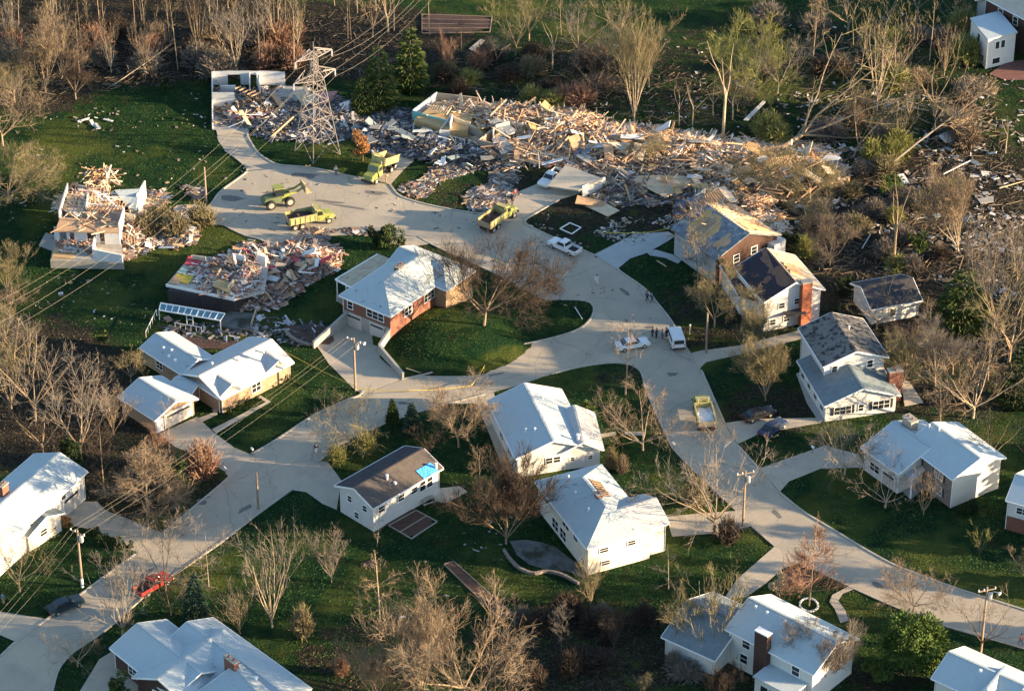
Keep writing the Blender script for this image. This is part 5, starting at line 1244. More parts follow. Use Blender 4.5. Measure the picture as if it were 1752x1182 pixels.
# ================================================================== VEHICLES (local: x forward, y left, z up)
def vmat(name, c, r=.3): M[name] = mat(name, c, r, tuple(x*.85 for x in c), 1.5, spec=.5); return M[name]
for n_, c_ in (('paint_white', (.72, .72, .70)), ('paint_red', (.34, .035, .025)), ('paint_teal', (.012, .035, .045)), ('paint_black', (.012, .014, .018)), ('paint_lime', (.25, .27, .075)), ('paint_yellow', (.36, .32, .12)), ('paint_blue', (.03, .05, .10))): vmat(n_, c_)
for n_, c_, d_ in (('paint_lime', (.24, .27, .07), (.15, .15, .07)), ('paint_yellow', (.38, .34, .14), (.24, .20, .12))): M[n_] = mat(n_+'_worn', c_, .55, d_, 1.6, thr=.58, spec=.3, fine=.12)
M['bed_tan'] = mat('bed_tan', (.36, .30, .19), .7, (.22, .18, .12), 2, fine=.2); M['tyre'] = mat('tyre', (.02, .02, .02), .9); M['rim'] = mat('rim', (.45, .43, .38), .4, metal=.4)
M['lamp_glass'] = mat('lamp_glass', (.8, .78, .7), .15); M['tail_red'] = mat('tail_red', (.5, .02, .02), .3); M['chassis'] = mat('chassis', (.03, .03, .03), .8)
def prism(mb, prof, y0, y1, tuck=0):
    """side profile [(x,z)] extruded across; tuck narrows upper points"""
    zs = [p[1] for p in prof]; z0, z1 = min(zs), max(zs)
    k = lambda z: 1-tuck*(z-z0)/(z1-z0+1e-9)
    a = [V((x, y0*k(z), z)) for x, z in prof]; b = [V((x, y1*k(z), z)) for x, z in prof]; n = len(prof); s = len(mb.v)
    mb.v += [tuple(p) for p in a+b]; mb.f.append(tuple(range(s, s+n))); mb.f.append(tuple(reversed(range(s+n, s+2*n))))
    for i in range(n): j = (i+1) % n; mb.f.append((s+j, s+i, s+n+i, s+n+j))
def bevelled(o, w=.05):
    bm = bmesh.new(); bm.from_mesh(o.data); bmesh.ops.recalc_face_normals(bm, faces=bm.faces)
    es = [e for e in bm.edges if len(e.link_faces) == 2 and e.calc_face_angle(0) > .5]
    bmesh.ops.bevel(bm, geom=es, offset=w, segments=2, affect='EDGES', clamp_overlap=True); bm.to_mesh(o.data); bm.free()
def vehicle(name, u, v, heading, label, cat): 
    return empty(name, P(u, v, .03), label, cat, rz=heading)
def head(u1, v1, u2, v2):
    """heading from rear pixel to front pixel"""
    d = P(u2, v2, 0)-P(u1, v1, 0); return atan2(d.y, d.x)
def wheels(o, xs, yw, r=.36, w=.24, dual=()):
    for i, x in enumerate(xs):
        for s in (-1, 1):
            mb = MB(); mb.wheel((x, s*yw, r), r, w if i not in dual else w*1.9, (0, 1, 0), 16); wh = mb.build('wheel', M['tyre'], o)
            mb = MB(); mb.wheel((x, s*(yw+(w*.5 if i not in dual else w*.95)+.004), r), r*.58, .02, (0, 1, 0), 12); mb.build('rim', M['rim'], wh)
def lights(o, xf, xr, y, z, zr=None):
    for s in (-1, 1):
        mb = MB(); mb.box((xf, s*y, z), .05, .3, .16); mb.build('headlight', M['lamp_glass'], o)
        mb = MB(); mb.box((xr, s*(y+.08), zr or z+.1), .05, .14, .26); mb.build('tail_light', M['tail_red'], o)
def glassband(o, prof, hw, tuck, name='window'):
    for s in (-1, 1):
        mb = MB(); y = s*hw
        prism(mb, prof, y-.012*s, y+.012*s, 0); mb.build('side_window', M['glass'], o)
def quadpane(o, pts, name='windscreen'):
    mb = MB(); n = (pts[1]-pts[0]).cross(pts[2]-pts[0]).normalized()*.02; mb.quadbox([p-n for p in pts], [p+n for p in pts]); mb.build(name, M['glass'], o)
def pickup(u, v, hd, paint, label, cargo=None):
    o = vehicle('pickup_truck', u, v, hd, label, 'pickup truck'); p = M[paint]
    mb = MB(); prism(mb, [(-2.7, .45), (2.65, .40), (2.72, .75), (2.55, 1.0), (1.25, 1.08), (-.75, 1.08), (-.75, .62), (-2.7, .62)], -.95, .95, .03); b = mb.build('body', p, o); bevelled(b, .05)
    mb = MB(); prism(mb, [(1.2, 1.06), (.55, 1.66), (-.5, 1.70), (-.72, 1.06)], -.86, .86, .14); c = mb.build('cab', p, o); bevelled(c, .05)
    for s in (-1, 1):
        mb = MB(); mb.box((-1.73, s*.9, .86), 1.94, .1, .5); w = mb.build('bed_side', p, o)
        quadpane(o, [V((.98, s*.835, 1.12)), V((.52, s*.765, 1.58)), V((-.42, s*.765, 1.60)), V((-.6, s*.835, 1.12))], 'side_window')
    mb = MB(); mb.box((-2.66, 0, .86), .08, 1.7, .5); mb.build('tailgate', p, o)
    mb = MB(); mb.box((-1.7, 0, .64), 1.84, 1.68, .04); mb.build('bed_floor', M['chassis'], o)
    quadpane(o, [V((1.17, -.74, 1.13)), V((1.17, .74, 1.13)), V((.64, .66, 1.6)), V((.64, -.66, 1.6))]); quadpane(o, [V((-.73, -.66, 1.16)), V((-.73, .66, 1.16)), V((-.56, .62, 1.58)), V((-.56, -.62, 1.58))], 'rear_window')
    mb = MB(); mb.box((2.74, 0, .52), .14, 1.86, .2); mb.build('front_bumper', M['rim'], o); mb = MB(); mb.box((-2.78, 0, .5), .12, 1.8, .18); mb.build('rear_bumper', M['rim'], o)
    lights(o, 2.71, -2.72, .68, .8, .86); wheels(o, (1.75, -1.6), .86)
    return o
def car(u, v, hd, paint, label, kind='sedan', cat='car'):
    o = vehicle('car', u, v, hd, label, cat); p = M[paint]
    mb = MB(); prism(mb, [(-2.45, .38), (2.4, .35), (2.48, .62), (2.3, .82), (1.0, .95), (-1.6, .98), (-2.4, .92), (-2.5, .6)], -.92, .92, .06); bevelled(mb.build('body', p, o), .06)
    mb = MB(); prism(mb, [(1.0, .93), (.35, 1.38), (-1.0, 1.42), (-1.75, .96)], -.80, .80, .18); bevelled(mb.build('cabin', p, o), .06)
    quadpane(o, [V((.97, -.70, .99)), V((.97, .70, .99)), V((.42, .60, 1.36)), V((.42, -.60, 1.36))]); quadpane(o, [V((-1.70, -.70, 1.02)), V((-1.70, .70, 1.02)), V((-1.1, .60, 1.39)), V((-1.1, -.60, 1.39))], 'rear_window')
    for s in (-1, 1): quadpane(o, [V((.75, s*.79, 1.0)), V((.3, s*.69, 1.34)), V((-.95, s*.69, 1.36)), V((-1.45, s*.79, 1.02))], 'side_window')
    lights(o, 2.46, -2.5, .62, .66, .74); wheels(o, (1.5, -1.5), .82, .33, .22)
    return o
def van(u, v, hd, paint, label):
    o = vehicle('van', u, v, hd, label, 'van'); p = M[paint]
    mb = MB(); prism(mb, [(-2.5, .4), (2.5, .38), (2.6, .7), (2.45, 1.0), (1.85, 1.15), (1.25, 1.82), (.9, 1.9), (-2.3, 1.92), (-2.5, 1.1)], -1.0, 1.0, .10); bevelled(mb.build('body', p, o), .08)
    quadpane(o, [V((1.83, -.78, 1.2)), V((1.83, .78, 1.2)), V((1.33, .74, 1.76)), V((1.33, -.74, 1.76))]); quadpane(o, [V((-2.50, -.74, 1.2)), V((-2.50, .74, 1.2)), V((-2.36, .70, 1.74)), V((-2.36, -.70, 1.74))], 'rear_window')
    for s in (-1, 1):
        quadpane(o, [V((1.6, s*.955, 1.25)), V((1.15, s*.925, 1.68)), V((.5, s*.925, 1.7)), V((.5, s*.955, 1.25))], 'side_window'); quadpane(o, [V((.35, s*.955, 1.25)), V((.35, s*.925, 1.7)), V((-2.1, s*.925, 1.72)), V((-2.1, s*.955, 1.25))], 'side_window')
    mb = MB(); mb.box((2.6, 0, .5), .12, 1.9, .2); mb.build('front_bumper', M['chassis'], o); mb = MB(); mb.box((-2.56, 0, .5), .12, 1.9, .2); mb.build('rear_bumper', M['chassis'], o)
    lights(o, 2.58, -2.5, .7, .82, 1.0); wheels(o, (1.6, -1.5), .9, .36, .24)
def dumptruck(u, v, hd, label, up=False, load=None):
    o = vehicle('dump_truck', u, v, hd, label, 'dump truck'); p = M['paint_lime']
    mb = MB(); mb.box((-.2, 0, .78), 7.0, .9, .24); mb.build('chassis', M['chassis'], o)
    mb = MB(); prism(mb, [(1.9, .75), (3.6, .75), (3.65, 1.15), (3.5, 1.55), (1.9, 1.75)], -.95, .95, .12); bevelled(mb.build('hood', p, o), .08)
    mb = MB(); prism(mb, [(.75, .75), (1.95, .75), (2.0, 1.75), (1.7, 2.55), (.75, 2.6)], -1.05, 1.05, .08); bevelled(mb.build('cab', p, o), .07)
    quadpane(o, [V((1.99, -.86, 1.8)), V((1.99, .86, 1.8)), V((1.75, .82, 2.42)), V((1.75, -.82, 2.42))])
    for s in (-1, 1):
        quadpane(o, [V((1.8, s*1.03, 1.75)), V((1.62, s*.99, 2.4)), V((.95, s*.99, 2.42)), V((.95, s*1.03, 1.75))], 'side_window')
        mb = MB(); mb.tube([(3.05, s*1.0, .98), (2.7, s*1.05, 1.12), (2.3, s*1.0, .98)], .12, 6); mb.build('fender', p, o)
        mb = MB(); mb.tube([(.62, s*.7, 1.6), (.62, s*.7, 3.0)], .07, 6); mb.build('exhaust', M['rim'], o)
    T_ = Matrix.Translation((-3.3, 0, 1.05)) @ Matrix.Rotation(R(-16 if up else 0), 4, 'Y') @ Matrix.Translation((3.3, 0, -1.05))
    def tr(mb): mb.v = [tuple(T_ @ V(q)) for q in mb.v]; return mb
    mb = MB(); mb.box((-1.5, 0, 1.12), 4.2, 2.3, .12); bed = tr(mb).build('bed_floor', M['bed_tan'], o)
    for s in (-1, 1):
        mb = MB(); mb.box((-1.5, s*1.17, 1.62), 4.2, .1, 1.1); w = tr(mb).build('bed_side', M['paint_yellow'], o)
        for k in range(6): mb = MB(); mb.box((-3.4+k*.78, s*1.25, 1.6), .12, .08, 1.06); tr(mb).build('stake', M['paint_yellow'], w)
        mb = MB(); mb.box((-1.5, s*1.19, 2.2), 4.25, .2, .1); tr(mb).build('top_rail', M['paint_yellow'], w)
    mb = MB(); mb.box((.62, 0, 1.7), .1, 2.3, 1.3); tr(mb).build('bed_front', M['paint_yellow'], o)
    mb = MB(); mb.box((.95, 0, 2.72), .8, 2.0, .07); tr(mb).build('cab_shield', M['paint_yellow'], o)
    mb = MB(); mb.box((-3.62, 0, 1.5), .1, 2.3, .9); tr(mb).build('tailgate', M['bed_tan'], o)
    if load:
        mb = MB(); rr = random.Random(int(u))
        n0 = len(mb.v); nx, ny = 9, 6
        for i in range(nx):
            for j in range(ny): mb.v.append((-3.4+i*3.9/(nx-1), -1.08+j*2.16/(ny-1), 1.45+.35*rr.random()+.25*sin(i*.5)))
        for i in range(nx-1):
            for j in range(ny-1): a = n0+i*ny+j; mb.f.append((a, a+ny, a+ny+1, a+1))
        tr(mb).build('load', M[load], o)
    mb = MB(); mb.box((3.7, 0, .7), .16, 2.2, .28); mb.build('front_bumper', M['chassis'], o)
    lights(o, 3.66, -3.7, .75, 1.1, 1.0); wheels(o, (2.65, -1.6, -2.75), .95, .5, .28, dual=(1, 2))
    return o
dumptruck(650, 300, head(675, 268, 636, 300), 'lime dump truck with its open bed raised, nearest the pylon', up=True)
dumptruck(531, 383, head(505, 387, 565, 375), 'lime dump truck with slatted yellow sides at the near edge of the cul-de-sac', load='soil')
dumptruck(853, 382, head(835, 393, 872, 367), 'lime dump truck parked alone at the right exit of the cul-de-sac', load='soil')
dumptruck(1203, 716, head(1208, 735, 1198, 695), 'lime truck carrying a white load down the shaded right road', load='drywall')
pickup(966, 428, head(985, 434, 945, 416), 'paint_white', 'white pickup parked on the street in front of the small square border')
pickup(943, 311, head(958, 297, 930, 320), 'paint_white', 'white pickup crushed beside the collapsed garage roof')
pickup(262, 1006, head(243, 1012, 284, 988), 'paint_red', 'red pickup parked under the broad thin-twigged tree at lower left')
car(1082, 594, head(1060, 597, 1108, 588), 'paint_white', 'white car parked at the road junction left of the van')
car(112, 1040, head(92, 1046, 136, 1028), 'paint_teal', 'dark teal car half on the lawn at the lower left')
car(1297, 714, head(1288, 722, 1318, 712), 'paint_black', 'black car farther up the driveway of the stepped-roof house')
car(1322, 737, head(1308, 748, 1332, 730), 'paint_blue', 'dark car nearer the street in the stepped-roof house driveway')
car(1163, 362, head(1160, 376, 1166, 350), 'paint_blue', 'dark car buried in debris beside the badly damaged house')
van(1156, 585, head(1160, 594, 1150, 566), 'paint_white', 'white van parked beside the standing people on the right road')
# wheel loader
o = vehicle('wheel_loader', 483, 349, head(466, 345, 502, 338), 'green articulated wheel loader with its bucket raised on the cul-de-sac', 'loader')
mb = MB(); prism(mb, [(-3.2, .8), (-.2, .8), (-.2, 1.9), (-2.9, 1.75), (-3.2, 1.4)], -.95, .95, .08); bevelled(mb.build('rear_body', mat('loader_green', (.08, .12, .06), .6, (.12, .14, .07), 2), o), .08)
mb = MB(); prism(mb, [(-.3, .8), (1.3, .8), (1.2, 1.5), (-.3, 1.7)], -.7, .7, .05); bevelled(mb.build('front_body', M['paint_lime'], o), .06)
mb = MB(); prism(mb, [(-1.3, 1.85), (.15, 1.75), (.1, 3.0), (-1.2, 3.05)], -.75, .75, .08); bevelled(mb.build('cab', M['glass'], o), .05)
mb = MB(); mb.box((-.55, 0, 3.1), 1.6, 1.6, .1); mb.build('cab_roof', M['paint_lime'], o)
for s in (-1, 1):
    mb = MB(); mb.bar((.1, s*.6, 1.8), (2.2, s*.6, 2.0), .16, .34); mb.bar((2.2, s*.6, 2.0), (3.3, s*.6, 2.6), .16, .3); mb.build('lift_arm', M['paint_lime'], o)
mb = MB(); mb.tube([(-2.2, .4, 1.8), (-2.2, .4, 2.6)], .07, 6); mb.build('exhaust', M['rim'], o)
mb = MB(); mb.box((3.45, 0, 2.35), .1, 2.7, 1.2); b_ = mb.build('bucket', M['bed_tan'], o)
mb = MB(); mb.box((3.95, 0, 1.8), 1.0, 2.7, .1); mb.build('bucket_floor', M['bed_tan'], b_)
for s in (-1, 1): mb = MB(); prism(mb, [(3.5, 1.8), (4.4, 1.8), (3.5, 2.9)], s*1.3, s*1.36); mb.build('bucket_side', M['bed_tan'], b_)
wheels(o, (.9, -2.1), 1.05, .78, .55)

# ================================================================== PEOPLE
def skinmesh(verts, edges, radii, name, root=0):
    me = bpy.data.meshes.new(name); me.from_pydata(verts, edges, []); o = bpy.data.objects.new(name, me); S.collection.objects.link(o)
    md = o.modifiers.new('skin', 'SKIN'); sv = me.skin_vertices[0].data
    for i, r_ in enumerate(radii): sv[i].radius = (r_, r_); sv[i].use_root = (i == root)
    sb = o.modifiers.new('sub', 'SUBSURF'); sb.levels = 1; sb.render_levels = 1
    dg = bpy.context.evaluated_depsgraph_get(); ev = o.evaluated_get(dg); m2 = bpy.data.meshes.new_from_object(ev); bpy.data.objects.remove(o)
    for p in m2.polygons: p.use_smooth = True
    return m2
PM = {}
def personmeshes(pose):
    if pose in PM: return PM[pose]
    st = .28 if pose == 'walk' else .10
    hip, kn, an = .92, .50, .08
    Lk, Rk = (.12, kn), (-.02, kn)
    J = {'pel': (0, 0, .95), 'bel': (0, 0, 1.12), 'che': (0, 0, 1.34), 'neck': (.01, 0, 1.50), 'hd1': (.02, 0, 1.60), 'hd2': (.02, 0, 1.72)}
    for s, n in ((1, 'l'), (-1, 'r')):
        f = s*st if pose == 'walk' else 0
        J['hip'+n] = (0, s*.10, .90); J['kne'+n] = (f*.6+.02, s*.11, .50); J['ank'+n] = (f-.02, s*.11, .09); J['toe'+n] = (f+.14, s*.13, .04)
        J['sho'+n] = (0, s*.19, 1.42); J['elb'+n] = (-f*.4-.02, s*.25, 1.14); J['wri'+n] = (-f*.8+.10, s*.24, .91)
        w = V(J['wri'+n]); J['pal'+n] = tuple(w+V((.03, 0, -.07)))
        for k in range(4): J['f%d%s' % (k, n)] = tuple(w+V((.045-.0+.018*(1.5-k), s*.005, -.15-.012*(1 if k in (1, 2) else 0)))); J['g%d%s' % (k, n)] = tuple(V(J['f%d%s' % (k, n)])+V((.01, -s*.02, -.025)))
        J['th'+n] = tuple(w+V((.075, -s*.01, -.09)))
    def mk(edges, rad, name, root):
        names = [];
        for a, b in edges:
            for x in (a, b):
                if x not in names: names.append(x)
        names.remove(root); names = [root]+names
        return skinmesh([J[n] for n in names], [(names.index(a), names.index(b)) for a, b in edges], [rad(n) for n in names], name)
    RB = {'pel': .13, 'bel': .12, 'che': .14, 'neck': .055, 'hd1': .085, 'hd2': .085, 'hip': .09, 'kne': .06, 'ank': .045, 'toe': .04, 'sho': .06, 'elb': .042, 'wri': .03, 'pal': .035, 'th': .01}
    def rb(n): return RB.get(n) or RB.get(n[:-1]) or .009
    E = [('pel', 'bel'), ('bel', 'che'), ('che', 'neck'), ('neck', 'hd1'), ('hd1', 'hd2')]
    for n in 'lr':
        E += [('pel', 'hip'+n), ('hip'+n, 'kne'+n), ('kne'+n, 'ank'+n), ('ank'+n, 'toe'+n), ('che', 'sho'+n), ('sho'+n, 'elb'+n), ('elb'+n, 'wri'+n), ('wri'+n, 'pal'+n), ('pal'+n, 'th'+n)]
        for k in range(4): E += [('pal'+n, 'f%d%s' % (k, n)), ('f%d%s' % (k, n), 'g%d%s' % (k, n))]
    body = mk(E, rb, 'body', 'pel')
    E2 = [('pel', 'bel'), ('bel', 'che')]; E3 = []
    for n in 'lr':
        E2 += [('che', 'sho'+n), ('sho'+n, 'elb'+n)]
        J['cuf'+n] = tuple(V(J['elb'+n]).lerp(V(J['wri'+n]), .85)); E2.append(('elb'+n, 'cuf'+n)); J['hem'+n] = tuple(V(J['kne'+n]).lerp(V(J['ank'+n]), .9))
        E3 += [('pel', 'hip'+n), ('hip'+n, 'kne'+n), ('kne'+n, 'hem'+n)]
    add = lambda n: (rb(n) if n[:3] not in ('cuf', 'hem') else (.04 if n[:3] == 'cuf' else .065))+.022
    top = mk(E2, add, 'jacket', 'pel'); J['pel'] = (0, 0, .94); tro = mk(E3, lambda n: add(n)-.002, 'trousers', 'pel')
    bm = bmesh.new(); bmesh.ops.create_uvsphere(bm, u_segments=12, v_segments=8, radius=.112)
    for v_ in bm.verts: v_.co += V((0, 0, 1.70))
    bmesh.ops.delete(bm, geom=[v_ for v_ in bm.verts if v_.co.z < 1.66 and v_.co.x > -.03 or v_.co.z < 1.60], context='VERTS'); hair = bpy.data.meshes.new('hair'); bm.to_mesh(hair); bm.free()
    fc = MB(); fc.box((.118, 0, 1.655), .03, .025, .04)
    for s in (-1, 1): fc.box((.108, s*.035, 1.685), .012, .022, .012)
    fc.box((.108, 0, 1.61), .01, .05, .01)
    face = meshof(fc, 'face', M['face'])
    PM[pose] = (body, top, tro, hair, face); return PM[pose]
for n_, c_ in (('skin', (.45, .26, .18)), ('face', (.22, .10, .08)), ('cloth_navy', (.02, .03, .06)), ('cloth_black', (.015, .015, .018)), ('cloth_white', (.7, .7, .68)), ('cloth_blue', (.08, .16, .32)), ('cloth_red', (.45, .05, .04)), ('cloth_khaki', (.30, .24, .15)), ('cloth_jeans', (.06, .10, .18)), ('hair_dark', (.03, .02, .015)), ('hair_light', (.3, .2, .1))): M[n_] = mat(n_, c_, .85, tuple(x*.8 for x in c_), 8)
def person(u, v, hd, top, tro, label, pose='stand', hair='hair_dark'):
    b, t, r_, h_, f_ = personmeshes(pose)
    o = bpy.data.objects.new('person', b); S.collection.objects.link(o); o.location = P(u, v, .03); o.rotation_euler[2] = hd
    for me, nm, mm in ((b, None, 'skin'), (t, 'jacket', top), (r_, 'trousers', tro), (h_, 'hair', hair), (f_, 'face', 'face')):
        if not me.materials: me.materials.append(M[mm])
        if nm: c = bpy.data.objects.new(nm, me); S.collection.objects.link(c); c.parent = o
        else: c = o
        c.material_slots[0].link = 'OBJECT'; c.material_slots[0].material = M[mm]
    return tag(o, label, 'person')
person(1116, 577, -.5, 'cloth_black', 'cloth_black', 'person in black at the left of the group by the white van')
person(1123, 579, 2.6, 'cloth_black', 'cloth_navy', 'person in black second from the left by the white van')
person(1133, 581, .3, 'cloth_khaki', 'cloth_jeans', 'person in a tan jacket in the middle of the group by the white van')
person(1140, 578, -2.8, 'cloth_navy', 'cloth_black', 'person in navy right against the white van')
person(1107, 515, .4, 'cloth_navy', 'cloth_black', 'person in dark clothes by the kerb above the white van, left of a pair', 'walk')
person(1115, 517, .4, 'cloth_blue', 'cloth_jeans', 'person in a blue shirt by the kerb above the white van, right of a pair', 'walk')
person(1021, 487, -1.6, 'cloth_white', 'cloth_white', 'person in white walking alone in the middle of the road', 'walk')
person(541, 777, -1.5, 'cloth_navy', 'cloth_white', 'person in a dark top walking on the diagonal road', 'walk')
person(876, 346, -2.0, 'cloth_black', 'cloth_black', 'person in black near the dump truck parked alone')
person(881, 340, -1.2, 'cloth_red', 'cloth_jeans', 'person in red near the dump truck parked alone')
person(575, 300, -1.5, 'cloth_white', 'cloth_jeans', 'person in a white shirt on the kerb under the pylon')
person(662, 313, 2.0, 'cloth_khaki', 'cloth_khaki', 'person in khaki beside the lime truck with the raised bed')
person(1746, 1103, 2.5, 'cloth_red', 'cloth_jeans', 'person in a red top by the kerb at the lower right edge', 'walk')
person(6, 1033, 1.0, 'cloth_blue', 'cloth_khaki', 'person on the lawn at the lower left edge')
# ================================================================== RUINS
def ppoly(pts, cx, cy):
    c = False; n = len(pts)
    for i in range(n):
        x1, y1 = pts[i]; x2, y2 = pts[(i+1) % n]
        if (y1 > cy) != (y2 > cy) and cx < (x2-x1)*(cy-y1)/(y2-y1)+x1: c = not c
    return c
def wallseg(root, p1, p2, z0, z1, m, t=.18, z1b=None, name='wall_fragment', zpx=0):
    """upright wall between two pixels read at level zpx"""
    a, b = P(*p1, zpx), P(*p2, zpx); d = (b-a).normalized(); n = V((-d.y, d.x, 0))*t/2; z1b = z1 if z1b is None else z1b
    mb = MB(); f = lambda p, z: V((p.x, p.y, z))
    mb.quadbox([f(a-n, z0), f(b-n, z0), f(b+n, z0), f(a+n, z0)], [f(a-n, z1), f(b-n, z1b), f(b+n, z1b), f(a+n, z1)]); return part(mb, name, M[m], root)
def slab(root, px, z0, z1, m, name='floor', tilt=None):
    pts = [P(u, v, z1) for u, v in px]; mb = MB()
    if (pts[1]-pts[0]).cross(pts[2]-pts[1]).z < 0: pts.reverse()
    mb.quadbox([V((p.x, p.y, z0)) for p in pts], [V((p.x, p.y, z1)) for p in pts])
    if root: return part(mb, name, M[m], root)
    return mb.build(name, M[m], origin=V((pts[0].x, pts[0].y, 0)))
def panel(px, zs, m, name, label, cat='debris', t=.12, group=None, root=None):
    """tilted sheet: pixel corners each at its own height"""
    pts = [P(u, v, z) for (u, v), z in zip(px, zs)]
    if (pts[1]-pts[0]).cross(pts[2]-pts[1]).z < 0: pts.reverse()
    mb = MB(); mb.quadbox([p-V((0, 0, t)) for p in pts], pts)
    if root: return part(mb, name, M[m], root)
    return tag(mb.build(name, M[m], origin=pts[0]), label, cat, group)
def studs(root, p1, p2, z0, z1, n, m='lumber_pale', zpx=0, name='stud'):
    a, b = P(*p1, zpx), P(*p2, zpx)
    for k in range(n): p = a.lerp(b, k/(n-1)); mb = MB(); mb.bar((p.x, p.y, z0), (p.x, p.y, z1), .09); part(mb, name, M[m], root)
    mb = MB(); mb.bar((a.x, a.y, z1+.05), (b.x, b.y, z1+.05), .1); part(mb, 'top_plate', M[m], root)
def rafters(root, px, zs, n, m='lumber', name='rafter', w=.1):
    """px: two long edges a0-a1 and b0-b1"""
    a0, a1, b1, b0 = [P(u, v, z) for (u, v), z in zip(px, zs)]
    for k in range(n): t = k/(n-1); mb = MB(); mb.bar(a0.lerp(a1, t), b0.lerp(b1, t), w, .18); part(mb, name, M[m], root)

# left ruin
R1 = house('ruined_house', 150, 430, 'roofless ruined house on the left lawn with lumber piled on it and one gable standing', 'ruined house')
slab(R1, [(86, 446), (93, 410), (208, 414), (212, 448)], 0, 1.3, 'wall_conc', 'foundation'); 
slab(R1, [(95, 400), (102, 372), (205, 376), (210, 412), (150, 410)], 0, 1.32, 'wall_conc', 'foundation')
panel([(88, 443), (94, 423), (130, 428), (126, 444)], [1.36]*4, 'plywood', 'wood_floor', '', root=R1, t=.04)
panel([(160, 443), (161, 424), (208, 427), (210, 444)], [1.36]*4, 'tile_white', 'tile_floor', '', root=R1, t=.04)
wallseg(R1, (160, 446), (210, 450), 1.3, 3.3, 'drywall', zpx=1.3, z1b=2.7); wallseg(R1, (160, 440), (163, 424), 1.3, 3.2, 'drywall', zpx=1.3)
for a, b in (((94, 410), (103, 411)), ((115, 412), (120, 413)), ((128, 413), (150, 415)), ((165, 416), (172, 416)), ((180, 417), (206, 418))): wallseg(R1, a, b, 1.3, 3.3, 'drywall', zpx=1.3)
wallseg(R1, (94, 410), (206, 418), 3.3, 3.5, 'lumber_pale', zpx=1.3, name='top_beam', t=.25)
slab(R1, [(94, 395), (103, 372), (206, 378), (204, 398)], 3.35, 3.55, 'lumber', 'upper_floor')
wallseg(R1, (113, 372), (118, 344), 1.3, 3.4, 'wall_conc', zpx=1.3); wallseg(R1, (112, 374), (150, 378), 1.3, 3.5, 'drywall', zpx=1.3)
wallseg(R1, (150, 372), (212, 378), 1.3, 3.8, 'drywall', zpx=1.3)
wallseg(R1, (236, 372), (250, 340), 0, 3.9, 'white_wall', zpx=0, z1b=3.2); wallseg(R1, (222, 385), (236, 374), 0, 3.2, 'slab_tan')
panel([(196, 325), (240, 323), (232, 360), (216, 352)], [4.0, 4.0, 2.8, 3.0], 'roof_torn', 'roof_remnant', '', root=R1, t=.2)
rafters(R1, [(160, 352), (218, 345), (208, 362), (152, 362)], [5.2, 5.2, 3.6, 3.6], 10, 'lumber')
panel([(132, 333), (143, 328), (146, 344), (136, 349)], [3.2, 3.2, 2.4, 2.4], 'roof_pale', 'tilted_panel', '', root=R1)
studs(R1, (200, 420), (236, 430), 1, 2.4, 8)
for a, b, z, m_ in (((103, 395), (118, 345), 4.6, 'grey_wall'), ((118, 345), (136, 341), 4.4, 'dark_void'), ((136, 341), (150, 343), 3.8, 'grey_wall'), ((150, 380), (152, 362), 4.4, 'drywall'), ((175, 395), (176, 412), 3.2, 'brick_dark'), ((130, 395), (131, 412), 3.2, 'brick_dark'), ((205, 412), (214, 384), 4.2, 'drywall'), ((214, 384), (232, 388), 3.4, 'slab_tan')): wallseg(R1, a, b, 1.3, z, m_, zpx=1.3)
slab(None, [(66, 420), (78, 398), (95, 402), (92, 430)], 0, .07, 'concrete', 'patio')['kind'] = 'structure'
# lower left ruin with open floor and sunroom
R2 = house('ruined_house', 380, 500, 'ruined house stripped to its open main floor above a glazed sunroom, heaped with rubble', 'ruined house')
slab(R2, [(284, 487), (328, 436), (395, 444), (460, 450), (452, 500), (402, 512)], 2.5, 2.75, 'tile_white', 'main_floor')
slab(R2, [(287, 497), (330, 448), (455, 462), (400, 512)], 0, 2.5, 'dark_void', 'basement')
mb = MB(); mb.bar(P(284, 488, 2.7), P(402, 513, 2.7), .1, .45); part(mb, 'rim_board', M['trim'], R2)
panel([(316, 452), (322, 438), (347, 442), (343, 456)], [2.95]*4, 'carpet_red', 'red_carpet', '', root=R2, t=.1)
panel([(302, 466), (312, 457), (322, 462), (314, 470)], [2.9]*4, 'carpet_green', 'green_floor', '', root=R2, t=.1)
panel([(294, 478), (304, 467), (332, 472), (322, 486)], [2.9]*4, 'carpet_yellow', 'yellow_floor', '', root=R2, t=.1)
panel([(352, 464), (357, 452), (372, 456), (366, 468)], [2.9]*4, 'plywood', 'wood_floor', '', root=R2, t=.1)
panel([(362, 488), (374, 478), (400, 484), (390, 500)], [3.4, 3.6, 3.5, 3.3], 'plywood', 'wood_floor', '', root=R2, t=.1)
panel([(290, 484), (298, 472), (310, 478), (304, 486)], [3.0, 3.0, 2.9, 2.9], 'lumber', 'wood_floor', '', root=R2, t=.1)
for a, b in (((328, 452), (345, 456)), ((345, 456), (338, 470)), ((345, 456), (372, 460)), ((322, 470), (352, 476)), ((372, 460), (366, 480))): wallseg(R2, a, b, 2.75, 2.98, 'drywall', zpx=2.75, name='floor_plate')
for a, b, z in (((330, 445), (352, 448), 3.6), ((398, 452), (420, 456), 4.6), ((420, 456), (415, 476), 4.2), ((372, 470), (392, 476), 3.7), ((440, 452), (455, 456), 4.4), ((390, 500), (400, 488), 3.8), ((350, 490), (362, 478), 3.3)): wallseg(R2, a, b, 2.75, z, 'drywall' if z > 4 else 'slab_tan', zpx=2.75)
SR = house('sunroom', 330, 530, 'pale-framed glass sunroom roof leaning against the dark basement of the open-floored ruin', 'sunroom')
q = [P(275, 519, 2.0), P(385, 537, 2.0), P(377, 549, 1.6), P(272, 531, 1.6)]
mb = MB(); mb.quadbox([p-V((0, 0, .06)) for p in q][::-1], q[::-1]); part(mb, 'glass_roof', mat('sun_glass', (.10, .22, .28), .2, spec=.6), SR)
